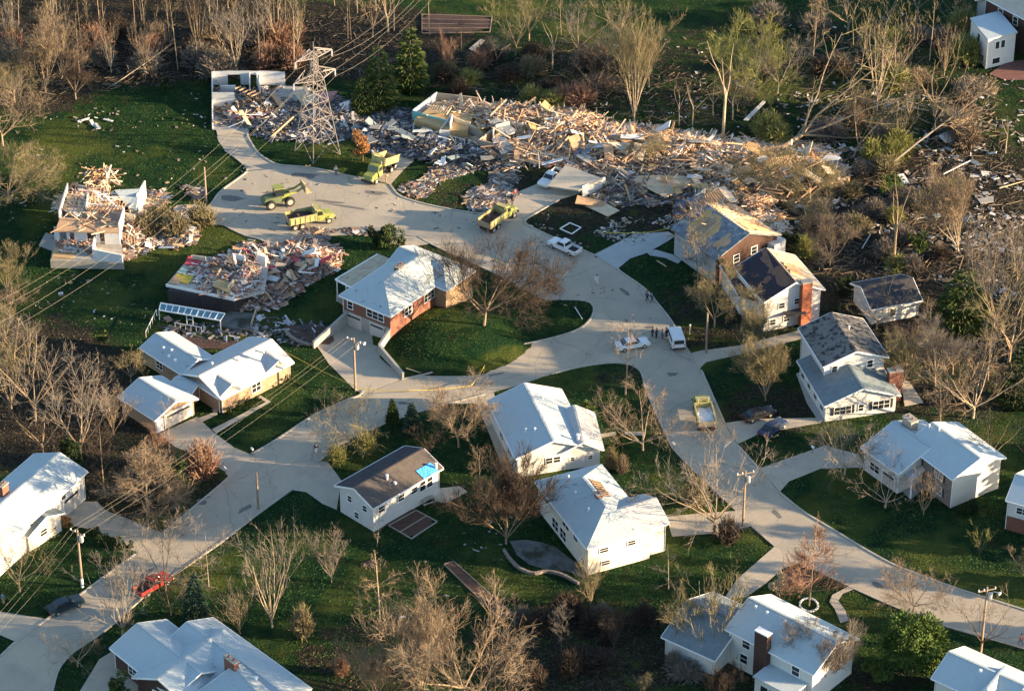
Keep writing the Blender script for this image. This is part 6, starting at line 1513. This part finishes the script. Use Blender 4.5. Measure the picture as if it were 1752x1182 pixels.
for k in range(11): t = k/10; mb = MB(); mb.bar(q[0].lerp(q[1], t)+V((0, 0, .05)), q[3].lerp(q[2], t)+V((0, 0, .05)), .12 if k % 3 == 0 else .07); part(mb, 'glazing_bar', M['trim'], SR)
for a, b in ((q[0], q[1]), (q[3], q[2])): mb = MB(); mb.bar(a+V((0, 0, .05)), b+V((0, 0, .05)), .14); part(mb, 'frame_rail', M['trim'], SR)
for t in (0, .45, .55, 1): p = q[3].lerp(q[2], t); mb = MB(); mb.bar((p.x, p.y, 0), p, .12); part(mb, 'post', M['trim'], SR)
dk = house('deck', 410, 545, 'collapsed dark deck right of the glass sunroom', 'deck'); slab(dk, [(372, 556), (388, 532), (440, 536), (430, 566)], 0, .35, 'dirty_slab', 'deck_floor'); studs(dk, (430, 566), (440, 536), .5, 1.2, 6)
for i, px in enumerate([[(250, 577), (268, 540)], [(300, 562), (345, 570)]]):
    a, b = P(*px[0]), P(*px[1]); o = empty('yard_fence', a, ['pale low fence left of the glass sunroom', 'low pale railing in front of the glass sunroom'][i], 'fence')
    for k in range(6): p = a.lerp(b, k/5); mb = MB(); mb.bar(p, p+V((0, 0, 1)), .07); part(mb, 'post', M['trim'], o)
    mb = MB(); mb.bar(a+V((0, 0, .98)), b+V((0, 0, .98)), .07); part(mb, 'rail', M['trim'], o)
# ruin behind the pylon
R3 = house('ruined_house', 420, 190, 'roofless ruined house behind the pylon with a pale back wall and open garage', 'ruined house')
wallseg(R3, (364, 145), (372, 145), 0, 2.5, 'drywall'); wallseg(R3, (364, 145), (488, 146), 1.9, 2.5, 'drywall')
for a, b in (((372, 145), (390, 145)), ((412, 145), (428, 145)), ((444, 145), (488, 146))): wallseg(R3, a, b, 0, 2.5, 'drywall')
wallseg(R3, (364, 146), (364, 222), 0, 2.5, 'drywall', z1b=.3); wallseg(R3, (364, 183), (402, 183), 0, 2.6, 'white_wall'); wallseg(R3, (376, 165), (404, 165), 0, 2.0, 'drywall'); wallseg(R3, (376, 165), (377, 183), 0, 2.2, 'dark_void')
wallseg(R3, (428, 146), (428, 165), 0, 2.3, 'drywall'); wallseg(R3, (440, 146), (446, 170), 0, 2.3, 'drywall')
slab(R3, [(364, 222), (366, 186), (404, 188), (424, 222)], 0, .12, 'concrete', 'garage_floor')
slab(R3, [(450, 170), (480, 146), (530, 150), (505, 176)], 0, .3, 'concrete', 'floor')
rafters(R3, [(402, 152), (430, 165), (446, 158), (412, 148)], [3, 2.4, 2.2, 2.8], 5, 'lumber')
panel([(503, 160), (522, 152), (545, 170), (520, 182)], [1.6, 2.4, 1.8, .6], 'lumber_pale', 'roof_panel', 'tan splintered roof panel under the pylon, left one of two', group=None)
panel([(545, 158), (578, 156), (568, 172), (548, 178)], [2.2, 2.0, 1.0, 1.2], 'mauve_wall', 'roof_panel', 'dusty pink roof panel right of the pylon legs')
panel([(580, 178), (596, 172), (612, 182), (594, 192)], [1.4, 1.8, .8, .5], 'drywall', 'roof_panel', 'pale broken wall panel between the pylon and the lowest cedar')
mb = MB(); mb.bar(P(462, 236, .2), P(502, 200, 2.2), .14, .3); tag(mb.build('beam', M['lumber'], origin=P(462, 236, .2)), 'long tan beam slanting over the small lawn left of the pylon', 'beam')
o = empty('ladder', P(527, 283), 'leaning wooden ladder-like frame at the kerb under the pylon', 'ladder')
for k in (0, 1): mb = MB(); mb.bar(P(522+7*k, 284, 0), P(524+7*k, 283, 2.8), .1); part(mb, 'rail', M['lumber'], o)
for k in range(5): mb = MB(); mb.bar(P(522, 284, .4+.5*k), P(530, 284, .4+.5*k), .07); part(mb, 'rung', M['lumber'], o)
# teal walled ruin in the debris field
R4 = house('ruined_house', 780, 230, 'ruined house with a turquoise foundation wall and pale walls in the long debris field', 'ruined house')
wallseg(R4, (706, 208), (768, 226), 0, 2.0, 'teal_wall'); wallseg(R4, (706, 208), (748, 176), 0, 2.0, 'drywall'); wallseg(R4, (748, 176), (818, 184), 0, 1.8, 'lumber_pale')
slab(R4, [(708, 205), (748, 174), (816, 182), (800, 222), (768, 222)], 0, 1.7, 'plywood', 'main_floor')
rafters(R4, [(738, 180), (772, 184), (764, 196), (732, 192)], [3.0, 3.0, 2.2, 2.2], 9, 'lumber_pale')
wallseg(R4, (773, 222), (827, 238), 0, 2.6, 'slab_tan', z1b=1.6); wallseg(R4, (752, 238), (770, 238), 0, 1.6, 'drywall'); wallseg(R4, (770, 238), (774, 222), 0, 2.8, 'white_wall'); wallseg(R4, (752, 238), (773, 222), 0, 1.5, 'white_wall', z1b=2.8)
wallseg(R4, (820, 258), (843, 264), 0, 2.0, 'stone'); wallseg(R4, (820, 258), (845, 238), 0, 2.0, 'lumber_pale'); studs(R4, (844, 264), (868, 262), 0, 2.0, 6, 'drywall')
wallseg(R4, (848, 242), (872, 236), 0, 3.0, 'slab_tan'); wallseg(R4, (843, 250), (846, 240), 0, 2.6, 'white_wall'); wallseg(R4, (825, 236), (838, 228), 0, 2.4, 'white_wall', z1b=1.0); wallseg(R4, (843, 226), (866, 230), 0, 2.2, 'drywall')
o = empty('window_frame', P(775, 245), 'pale ladder-like window frame lying in the shaded rubble', 'frame')
for k in range(2): mb = MB(); mb.bar(P(772, 246-13*k, .7), P(795, 252-13*k, .7), .1); part(mb, 'rail', M['trim'], o)
for k in range(4): mb = MB(); mb.bar(P(772+7.6*k, 246+2*k, .7), P(772+7.6*k, 233+2*k, .7), .08); part(mb, 'bar', M['trim'], o)
# collapsed garage with flat roof panel
R5 = house('collapsed_garage', 985, 315, 'collapsed garage whose flat tan roof rests beside the crushed white pickup', 'garage')
q = [P(936, 318, 1.6), P(968, 282, 2.6), P(1032, 306, 2.4), P(990, 326, 1.5)]
mb = MB(); mb.quadbox([p-V((0, 0, .22)) for p in q], q); part(mb, 'roof', M['slab_tan'], R5)
wallseg(R5, (996, 338), (1035, 322), 0, 2.0, 'white_wall'); wallseg(R5, (1016, 330), (1018, 322), 0, 2.0, 'brick')
q = [P(985, 346, .7), P(990, 336, 1.0), P(1030, 342, .9), P(1058, 356, .3), P(1040, 364, .2)]
panel([(984, 348), (988, 334), (1032, 344), (1036, 354)], [.9, 1.4, 1.0, .4], 'lumber', 'fallen_panel', '', root=R5); panel([(1002, 352), (1034, 346), (1060, 360), (1040, 370)], [.3, .6, .5, .2], 'lumber_pale', 'fallen_panel', '', root=R5)
panel([(1068, 302), (1139, 338), (1180, 318), (1192, 302), (1120, 300)], [1.2, .8, .7, 1.0, 1.3], 'lumber_pale', 'floor_panel', 'big pale floor panel lying flat in the middle of the debris field')
panel([(1314, 272), (1348, 266), (1362, 296), (1318, 298)], [3.2, 3.2, .9, .9], 'lumber', 'wall_panel', 'orange-brown ribbed wall panel at the right end of the debris field')
o = bpy.context.scene.objects['wall_panel']
for k in range(11):
    t = k/10; a = P(1314, 272, 3.28).lerp(P(1348, 266, 3.28), t); b = P(1318, 298, .98).lerp(P(1362, 296, .98), t); mb = MB(); mb.bar(a, b, .07, .1); mb.build('rib', M['lumber_pale'], o, origin=o.location)
panel([(1048, 238), (1096, 248), (1092, 256), (1046, 250)], [1.4, 1.2, .6, .9], 'drywall', 'wall_panel', 'long white wall strip lying across the sunlit debris')
panel([(1606, 232), (1630, 220), (1652, 236), (1618, 244)], [.9, 1.4, .8, .3], 'drywall', 'roof_panel', 'pale crumpled roof piece alone in the dark right field')
panel([(1272, 205), (1306, 172), (1310, 174), (1280, 206)], [.3, 1.6, 1.5, .2], 'drywall', 'roof_panel', 'slanted pale sheet in the dark upper lawn')
panel([(802, 84), (822, 67), (829, 69), (812, 88)], [.2]*4, 'wall_conc', 'plank_ramp', 'grey plank ramp below the garden plot near the top edge')
panel([(1672, 340), (1700, 335), (1700, 345), (1678, 348)], [.3]*4, 'wall_conc', 'siding_sheet', 'grey siding sheet in the right field')
for i, (p1, p2, z, l) in enumerate([((1614, 298), (1660, 275), .5, 'long pale pole lying in the dark right field'), ((1545, 182), (1590, 190), .4, 'thin pale plank under the wrecked grove'), ((1710, 322), (1752, 310), .4, 'bent pale gutter at the right edge field'),
        ((1186, 285), (1190, 330), 2.0, 'slanted pale post beside the big floor panel'), ((1674, 450), (1688, 458), .3, 'short white board right of the pine'), ((1440, 365), (1478, 368), .3, 'peeled tan log on the green patch of the right field'), ((1475, 425), (1490, 400), .8, 'thick pale broken trunk beside the green patch'),
        ((1124, 446), (1140, 456), .1, 'pale board on the lawn before the badly damaged house'), ((695, 630), (720, 638), .1, 'tan board on the lawn corner by the diagonal road'), ((984, 526), (996, 545), .2, 'white pole lying on the tip of the brick house lawn')]):
    a, b = P(*p1, .2), P(*p2, z); mb = MB(); mb.tube([a, a.lerp(b, .5), b], [.09, .08, .06], 6); tag(mb.build('fallen_pole', M['lumber_pale' if i % 3 else 'drywall'], origin=a), l, 'fallen pole')

# torn back end of the badly damaged house
BH = house('broken_house_end', 1210, 345, 'torn-off end of the badly damaged house with bare rafters and slumped roof sheets', 'ruined house')
rafters(BH, [(1206, 335), (1228, 322), (1250, 346), (1212, 350)], [3.6, 4.2, 3.2, 3.0], 8, 'lumber')
panel([(1176, 340), (1204, 330), (1216, 352), (1190, 370)], [2.2, 3.6, 3.0, 1.2], 'roof_mottled', 'slumped_roof', '', root=BH)
panel([(1226, 322), (1240, 318), (1262, 344), (1250, 346)], [4.2, 4.0, 3.4, 3.4], 'slab_tan', 'slumped_roof', '', root=BH)
wallseg(BH, (1180, 362), (1206, 350), 0, 2.2, 'grey_wall', z1b=3.0); wallseg(BH, (1206, 350), (1250, 352), 0, 2.6, 'lumber_pale')

# ---------------- rubble heaps (stuff) and loose chips
PAL = {'twig': [(.20, .15, .10), (.14, .11, .08), (.26, .20, .13), (.08, .065, .05)],
       'wood': [(.62, .40, .21), (.68, .49, .29), (.46, .28, .14), (.72, .56, .38), (.70, .60, .48), (.28, .16, .09), (.76, .68, .58), (.16, .10, .06), (.66, .46, .34)],
       'mix': [(.52, .50, .46), (.40, .27, .15), (.18, .17, .16), (.08, .075, .07), (.42, .30, .19), (.26, .15, .11), (.12, .10, .09), (.22, .23, .24), (.10, .08, .06)],
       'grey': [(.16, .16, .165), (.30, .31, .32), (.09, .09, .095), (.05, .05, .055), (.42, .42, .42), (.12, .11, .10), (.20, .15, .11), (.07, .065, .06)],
       'white': [(.60, .56, .50), (.66, .63, .58), (.36, .30, .25), (.34, .15, .11), (.50, .33, .19), (.14, .12, .11), (.50, .28, .22), (.09, .08, .08), (.30, .2, .13)],
       'chips': [(.34, .33, .31), (.50, .48, .45), (.20, .17, .14), (.15, .12, .09), (.26, .2, .13)]}
DM = mat('debris_mixed', (1, 1, 1), .9, attr='tint', fine=.25)
def heap_h(x, y, H):
    h = 0
    for cx, cy, rx, ry, a in H:
        d = ((x-cx)/rx)**2+((y-cy)/ry)**2
        if d < 1: h = max(h, a*(1-d)**.7)
    return h
def build_tinted(name, vs, fs, cols, label_kind='stuff'):
    me = bpy.data.meshes.new(name); me.from_pydata(vs, [], fs); me.materials.append(DM)
    at = me.attributes.new('tint', 'FLOAT_COLOR', 'POINT'); fl = []
    for c in cols: fl += [c[0], c[1], c[2], 1]
    at.data.foreach_set('color', fl); me.update()
    o = bpy.data.objects.new(name, me); S.collection.objects.link(o); o['kind'] = 'stuff'; return o
def rubble(name, region, n, pal, H=(), size=(.3, 1.6), seed=1, flat=.35, w=(.05, .3)):
    r = random.Random(seed); vs = []; fs = []; cs = []
    xs = [p[0] for p in region]; ys = [p[1] for p in region]
    HH = []
    for u, v, ru, rv, a in H:
        c = P(u, v, 0); k = pxm(v); HH.append((c.x, c.y, ru/k, rv/k/sin(PITCH), a))
    i = 0; tries = 0
    while i < n and tries < n*8:
        tries += 1; u = r.uniform(min(xs), max(xs)); v = r.uniform(min(ys), max(ys))
        if not ppoly(region, u+r.gauss(0, 5), v+r.gauss(0, 3)): continue
        p = P(u, v, 0); h = heap_h(p.x, p.y, HH)
        if name in ('loose_debris', 'lawn_debris') and noise.noise(V((p.x*.16, p.y*.16, seed)))+r.random()*.25 < .18: continue
        L = r.uniform(*size)*r.choice((.5, 1, 1, 1.6)); ww = r.uniform(*w)*(1 if r.random() < .8 else 3); th = min(ww, r.uniform(.03, .1))
        if ww > .5: L = min(L, 1.4)
        a = r.random()*pi*2; tl = r.gauss(0, flat)*(1 if h > .2 else .35); d = V((cos(a)*cos(tl), sin(a)*cos(tl), sin(tl)))
        x = d.cross(V((0, 0, 1))).normalized(); x = (x+V((0, 0, r.gauss(0, flat)))).normalized(); y = d.cross(x).normalized()
        c = V((p.x, p.y, gz(p.x, p.y)+h*r.uniform(.5, 1.1)+.06+abs(sin(tl))*L*.35)); s = len(vs); col = r.choice(PAL[pal]); f = r.uniform(.75, 1.15); col = tuple(q*f for q in col)
        for sz in (-1, 1):
            for sx, sy in ((-1, -1), (1, -1), (1, 1), (-1, 1)): vs.append(tuple(c+d*L/2*sx+x*ww/2*sy+y*th/2*sz)); cs.append(col)
        fs += [(s, s+1, s+2, s+3), (s+7, s+6, s+5, s+4), (s, s+4, s+5, s+1), (s+1, s+5, s+6, s+2), (s+2, s+6, s+7, s+3), (s+3, s+7, s+4, s)]
        i += 1
    # the body of the heap: a rough crumbled surface
    step = .45
    for hx, hy, rx, ry, a in (HH if name != 'splintered_wood' else []):
        nx, ny = int(2*rx/step)+1, int(2*ry/step)+1; idx = {}
        for ix in range(nx):
            for iy in range(ny):
                x, y = hx-rx+ix*step, hy-ry+iy*step
                if ((x-hx)/rx)**2+((y-hy)/ry)**2 < .97:
                    z = heap_h(x, y, [(hx, hy, rx, ry, a)])*.8; idx[(ix, iy)] = len(vs)
                    vs.append((x+r.gauss(0, .1), y+r.gauss(0, .1), z+r.gauss(0, .16)*min(1, z)+.03)); q = r.choice(PAL[pal]); f = r.uniform(.35, 1.05); cs.append(tuple(k*f for k in q))
        for (ix, iy), k in idx.items():
            q = [idx.get((ix+1, iy)), idx.get((ix+1, iy+1)), idx.get((ix, iy+1))]
            if None not in q: fs.append((k, q[0], q[1])); fs.append((k, q[1], q[2]))
    return build_tinted(name, vs, fs, cs)
big = [(700, 215), (745, 172), (830, 182), (900, 178), (1000, 190), (1060, 215), (1160, 222), (1250, 240), (1340, 236), (1430, 262), (1455, 300), (1390, 335), (1290, 345), (1190, 325), (1080, 300), (1000, 290), (930, 275), (860, 290), (830, 262), (770, 230)]
rubble('rubble_heap', big, 11000, 'wood', [(790, 200, 60, 22, 1.8), (880, 215, 80, 28, 2.6), (960, 225, 80, 30, 2.4), (1050, 250, 90, 28, 1.8), (1150, 262, 90, 26, 1.6), (1240, 285, 90, 30, 1.6), (1330, 290, 90, 34, 1.8), (900, 270, 40, 18, 1.6)], (.6, 3.0), 11, .2, (.07, .28))
rubble('pale_rubble', [(840, 195), (1010, 200), (1150, 240), (1300, 250), (1420, 270), (1400, 330), (1270, 335), (1130, 290), (900, 280)], 4500, 'white', [], (.3, 1.8), 12, .2, (.12, .5))
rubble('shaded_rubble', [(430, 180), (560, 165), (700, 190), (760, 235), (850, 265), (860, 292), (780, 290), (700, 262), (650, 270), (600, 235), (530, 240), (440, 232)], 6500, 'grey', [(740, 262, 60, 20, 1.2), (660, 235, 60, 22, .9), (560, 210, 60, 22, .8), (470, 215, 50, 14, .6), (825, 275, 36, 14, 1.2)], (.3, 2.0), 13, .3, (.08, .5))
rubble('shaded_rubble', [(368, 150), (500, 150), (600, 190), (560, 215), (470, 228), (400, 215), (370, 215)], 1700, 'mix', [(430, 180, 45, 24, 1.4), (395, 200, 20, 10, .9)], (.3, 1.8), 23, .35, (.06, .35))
rubble('lawn_debris', [(690, 292), (780, 288), (860, 300), (930, 285), (900, 325), (862, 350), (820, 362), (750, 350), (685, 325)], 2600, 'mix', [], (.2, 1.4), 14, .2, (.05, .35))
rubble('rubble_heap', [(1010, 280), (1070, 270), (1170, 290), (1240, 330), (1180, 345), (1100, 350), (1060, 352), (1010, 345)], 2600, 'mix', [(1075, 325, 45, 18, 1.0), (1220, 335, 40, 14, .9)], (.3, 2.2), 15, .3, (.06, .4))
rubble('rubble_heap', [(385, 440), (420, 418), (470, 425), (520, 410), (585, 430), (570, 460), (515, 490), (470, 528), (425, 530), (395, 512), (330, 496), (345, 462)], 5600, 'white', [(440, 468, 62, 30, 2.2), (520, 450, 56, 24, 1.6), (402, 478, 40, 20, 3.2), (365, 486, 18, 9, 3.1), (455, 508, 36, 14, .8)], (.3, 2.0), 16, .35, (.07, .5))
rubble('lawn_debris', [(460, 392), (560, 395), (650, 400), (640, 425), (590, 432), (500, 420)], 700, 'mix', [], (.2, 1.4), 17, .2, (.06, .4))
rubble('rubble_heap', [(98, 372), (160, 355), (205, 368), (206, 398), (95, 396)], 380, 'wood', [], (.8, 3), 18, .1, (.08, .2)).location.z = 3.4
rubble('rubble_heap', [(145, 318), (190, 312), (205, 340), (150, 352)], 110, 'wood', [], (1.0, 3.0), 19, .9, (.08, .2)).location.z = 2.6
rubble('rubble_heap', [(205, 380), (245, 372), (262, 400), (240, 430), (212, 440), (196, 412)], 900, 'white', [(225, 405, 26, 24, 1.8)], (.3, 1.8), 20, .4, (.07, .4))
rubble('lawn_debris', [(240, 330), (300, 318), (352, 330), (340, 350), (330, 420), (260, 430), (215, 445), (225, 400)], 1300, 'mix', [(310, 395, 36, 20, .8)], (.2, 1.8), 21, .25, (.06, .4))
rubble('rubble_heap', [(98, 425), (160, 420), (165, 442), (110, 445)], 300, 'white', [], (.3, 1.2), 22, .4, (.1, .5)).location.z = 1.3
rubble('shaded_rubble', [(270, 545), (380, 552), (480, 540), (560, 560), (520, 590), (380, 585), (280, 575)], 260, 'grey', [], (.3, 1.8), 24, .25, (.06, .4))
rubble('loose_debris', [(1330, 160), (1752, 160), (1752, 520), (1560, 470), (1420, 470), (1340, 400), (1300, 330), (1420, 300)], 1300, 'chips', [], (.15, 1.1), 25, .2, (.05, .35))
rubble('loose_debris', [(0, 190), (360, 150), (360, 250), (420, 290), (330, 330), (100, 330), (0, 380)], 130, 'chips', [], (.12, .5), 26, .2, (.05, .25))
rubble('loose_debris', [(0, 320), (90, 330), (100, 450), (270, 470), (250, 570), (60, 560)], 80, 'chips', [], (.12, .5), 27, .2, (.05, .25))
rubble('loose_debris', [(940, 365), (1060, 380), (1160, 370), (1180, 400), (1040, 420), (1000, 425), (920, 385)], 320, 'chips', [], (.12, .6), 28, .2, (.05, .25))
rubble('loose_debris', [(380, 285), (900, 360), (1000, 430), (1200, 640), (1100, 640), (1040, 560), (700, 400), (380, 390)], 160, 'mix', [], (.1, .5), 29, .1, (.04, .2))
rubble('loose_debris', [(1000, 80), (1752, 0), (1752, 180), (1260, 220), (1000, 190)], 420, 'chips', [], (.15, .7), 30, .2, (.05, .3))
rubble('loose_debris', [(860, 880), (930, 910), (980, 980), (900, 970), (680, 1060), (640, 960)], 30, 'chips', [], (.12, .6), 31, .2, (.05, .3))
rubble('rubble_heap', [(325, 474), (372, 472), (440, 480), (448, 520), (405, 538), (350, 526), (330, 500)], 1100, 'white', [(385, 505, 34, 12, .7), (425, 500, 26, 14, 1.3), (400, 488, 36, 10, 1.0)], (.2, 1.5), 66, .3, (.06, .4)).location.z = 2.76
rubble('branch_litter', [(1340, 330), (1752, 330), (1752, 620), (1500, 560), (1400, 470)], 2600, 'twig', [], (.6, 2.2), 33, .25, (.015, .05))
rubble('branch_litter', [(0, 60), (700, 20), (700, 130), (330, 130), (240, 150), (0, 170)], 2200, 'twig', [], (.4, 2.0), 34, .25, (.015, .05))
rubble('branch_litter', [(760, 80), (1120, 80), (1320, 200), (1200, 220), (1000, 190), (780, 150)], 1200, 'twig', [], (.4, 2.0), 35, .25, (.015, .05))
rubble('branch_litter', [(1320, 60), (1660, 60), (1740, 300), (1500, 320), (1380, 250)], 1700, 'twig', [], (.4, 2.4), 36, .3, (.015, .06))
# single large boards and sheets one could pick out
def boards(n, region, zr, L, w, mats, label, group, seed, name='board', cat='board', tilt=.3):
    r = random.Random(seed); xs = [p[0] for p in region]; ys = [p[1] for p in region]; i = 0
    while i < n:
        u, v = r.uniform(min(xs), max(xs)), r.uniform(min(ys), max(ys))
        if not ppoly(region, u, v): continue
        c = P(u, v, r.uniform(*zr)); a = r.random()*6.28; t = r.gauss(0, tilt); d = V((cos(a)*cos(t), sin(a)*cos(t), sin(t))); l = r.uniform(*L); ww = r.uniform(*w)
        x = V((-sin(a), cos(a), r.gauss(0, tilt*.7))).normalized(); y = d.cross(x)*.04; mb = MB(); dd = d*l/2; xx = x*ww/2; k = r.uniform(.6, 1)
        pts = [c-dd-xx, c+dd*k-xx, c+dd+xx*r.uniform(.2, 1), c-dd+xx]; mb.quadbox([p-y for p in pts], [p+y for p in pts])
        tag(mb.build(name, M[r.choice(mats)], origin=c), label, cat, group); i += 1
boards(120, big[1:-1], (1.6, 3.2), (2.5, 5.5), (.14, .3), ['lumber', 'lumber_pale', 'lumber'], 'long splintered board lying on the sunlit debris field', 'boards on the sunlit debris field', 51)
boards(45, big[3:-2], (1.4, 2.8), (1.2, 3.2), (1.0, 1.9), ['plywood', 'drywall', 'lumber_pale', 'slab_tan', 'lumber'], 'broken wall or roof sheet lying on the sunlit debris field', 'sheets on the sunlit debris field', 52, 'broken_sheet', 'debris')
boards(34, [(600, 215), (700, 205), (780, 245), (850, 275), (780, 288), (700, 262), (620, 240)], (.6, 1.7), (1.2, 3.4), (.8, 1.8), ['roof_pale', 'drywall', 'wall_conc', 'roof_grey'], 'bluish grey sheet in the shaded rubble right of the pylon', 'sheets in the shaded rubble', 53, 'broken_sheet', 'debris')
boards(30, [(1040, 300), (1180, 330), (1240, 335), (1330, 330), (1400, 320), (1420, 290), (1300, 300), (1100, 280)], (.8, 1.8), (1.2, 3.5), (.5, 1.5), ['drywall', 'roof_pale', 'lumber_pale', 'plywood'], 'pale sheet at the near edge of the debris field', 'sheets at the near edge of the debris field', 54, 'broken_sheet', 'debris')
boards(36, [(400, 440), (470, 430), (560, 430), (560, 455), (480, 500), (420, 500)], (1.6, 3.0), (1.0, 3.2), (.3, 1.3), ['drywall', 'white_wall', 'lumber', 'lumber_pale', 'carpet_red'], 'board or sheet in the heap on the open-floored ruin', 'pieces on the heap of the open-floored ruin', 55, 'broken_board', 'debris', .4)
boards(18, [(98, 375), (205, 372), (200, 398), (100, 396)], (3.5, 3.9), (1.8, 4.0), (.12, .25), ['lumber', 'lumber_pale'], 'loose lumber board on top of the roofless left ruin', 'lumber on the left ruin', 56)
boards(14, [(150, 322), (192, 316), (196, 345), (156, 350)], (3.6, 4.8), (2.2, 3.8), (.12, .25), ['lumber', 'lumber_pale', 'drywall'], 'upended rafter sticking up behind the roofless left ruin', 'upended rafters of the left ruin', 57, 'rafter_board', 'board', .9)
boards(12, [(250, 395), (320, 380), (345, 405), (300, 430), (240, 430)], (.2, .8), (1.5, 3.2), (.3, 1.2), ['plywood', 'lumber', 'drywall'], 'plank or sheet strewn on the lawn right of the left ruin', 'planks right of the left ruin', 58, 'broken_board', 'debris')
boards(18, [(380, 160), (470, 165), (500, 200), (400, 215)], (.5, 1.6), (1.5, 4.0), (.12, 1.0), ['lumber', 'mauve_wall', 'drywall', 'lumber_pale'], 'plank or sheet heaped inside the ruin behind the pylon', 'planks inside the ruin behind the pylon', 59, 'broken_board', 'debris', .4)
boards(8, [(1455, 150), (1752, 230), (1720, 420), (1560, 380), (1500, 300)], (.1, .4), (1.4, 2.6), (.5, 1.2), ['drywall', 'roof_grey'], 'pale sheet scattered in the dark right field', 'sheets in the dark right field', 60, 'broken_sheet', 'debris', .15)
boards(5, [(95, 205), (240, 205), (240, 225), (95, 225)], (.1, .25), (1.4, 2.4), (.4, .8), ['roof_pale', 'drywall'], 'pale sheet lying on the dark lawn at upper left', 'sheets on the upper left lawn', 61, 'broken_sheet', 'debris', .1)

boards(26, big[1:-1], (1.2, 2.6), (2.4, 4.6), (1.6, 3.0), ['plywood', 'slab_tan', 'roof_mottled', 'lumber_pale', 'drywall', 'dark_void'], 'large torn wall or roof section in the sunlit debris field', 'large sections in the sunlit debris field', 62, 'torn_section', 'debris', .35)
boards(12, [(1180, 345), (1230, 335), (1310, 385), (1290, 400), (1215, 400)], (5.6, 6.6), (1.6, 3.2), (.12, .5), ['lumber', 'lumber_pale', 'wall_conc'], 'loose board lying on the ripped roof of the badly damaged house', 'boards on the ripped roof', 63, 'loose_board', 'board', .25)
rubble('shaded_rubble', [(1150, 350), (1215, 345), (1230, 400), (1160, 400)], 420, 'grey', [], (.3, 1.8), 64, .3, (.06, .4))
rubble('rubble_heap', [(1230, 320), (1330, 360), (1350, 400), (1310, 395), (1250, 345)], 900, 'wood', [(1290, 350, 40, 14, 1.1)], (.4, 2.4), 65, .3, (.06, .3))

# ================================================================== grass and leaf litter as real blades
def ground_cover(n):
    r = random.Random(99); vs = []; fs = []; cs = []; k = 0
    GR = [(.016, .058, .020), (.024, .078, .022), (.038, .095, .024), (.055, .112, .028), (.066, .116, .028), (.070, .11, .030)]
    BR = [(.08, .06, .042), (.11, .085, .058), (.06, .045, .035), (.14, .108, .072), (.05, .06, .025)]
    bb = [(min(p[0] for p in q), max(p[0] for p in q), min(p[1] for p in q), max(p[1] for p in q), q) for q in ROADPX]
    while k < n:
        u, v = r.uniform(-10, 1762), r.uniform(-10, 1195)
        if any(a < u < b and c < v < d and ppoly(q, u, v) for a, b, c, d, q in bb): continue
        s = 0
        for cx, cy, rx, ry, a in SOIL:
            q = ((u-cx)/rx)**2+((v-cy)/ry)**2
            if q < 1.8: s = max(s, a*min(1, 1.8-q))
        p = P(u, v); nv = noise.noise(V((p.x*.22, p.y*.22, 0))); s += nv*.5
        br = r.random() < (s-.25)*1.6
        if not br and noise.noise(V((p.x*.5, p.y*.5, 5))) < -.25 and r.random() < .6: k += 1; continue
        col = r.choice(BR) if br else GR[min(5, max(0, int(2.2+nv*5+r.gauss(0, .6))))]
        a = r.random()*pi; w = r.uniform(.05, .13); h = r.uniform(.02, .055)*(1.5 if br else 1); x = V((cos(a)*w, sin(a)*w, 0)); l = V((r.gauss(0, .06), r.gauss(0, .06), h)); i = len(vs)
        vs += [tuple(p-x), tuple(p+x), tuple(p+x*.7+l), tuple(p-x*.7+l)]; fs.append((i, i+1, i+2, i+3)); cs += [col]*4; k += 1
    return build_tinted('grass', vs, fs, cs)
ground_cover(210000)

rubble('splintered_wood', big, 9000, 'wood', [(790, 200, 60, 22, 1.9), (880, 215, 80, 28, 2.7), (960, 225, 80, 30, 2.5), (1050, 250, 90, 28, 1.9), (1150, 262, 90, 26, 1.7), (1240, 285, 90, 30, 1.7), (1330, 290, 90, 34, 1.9)], (.15, .8), 71, .25, (.03, .16))
rubble('splintered_wood', [(385, 440), (420, 418), (585, 430), (570, 460), (500, 500), (400, 505), (330, 490)], 2600, 'white', [(440, 468, 62, 30, 2.3), (520, 450, 56, 24, 1.7), (402, 478, 40, 20, 3.3), (330, 470, 60, 30, 2.9)], (.15, .8), 72, .25, (.03, .2))
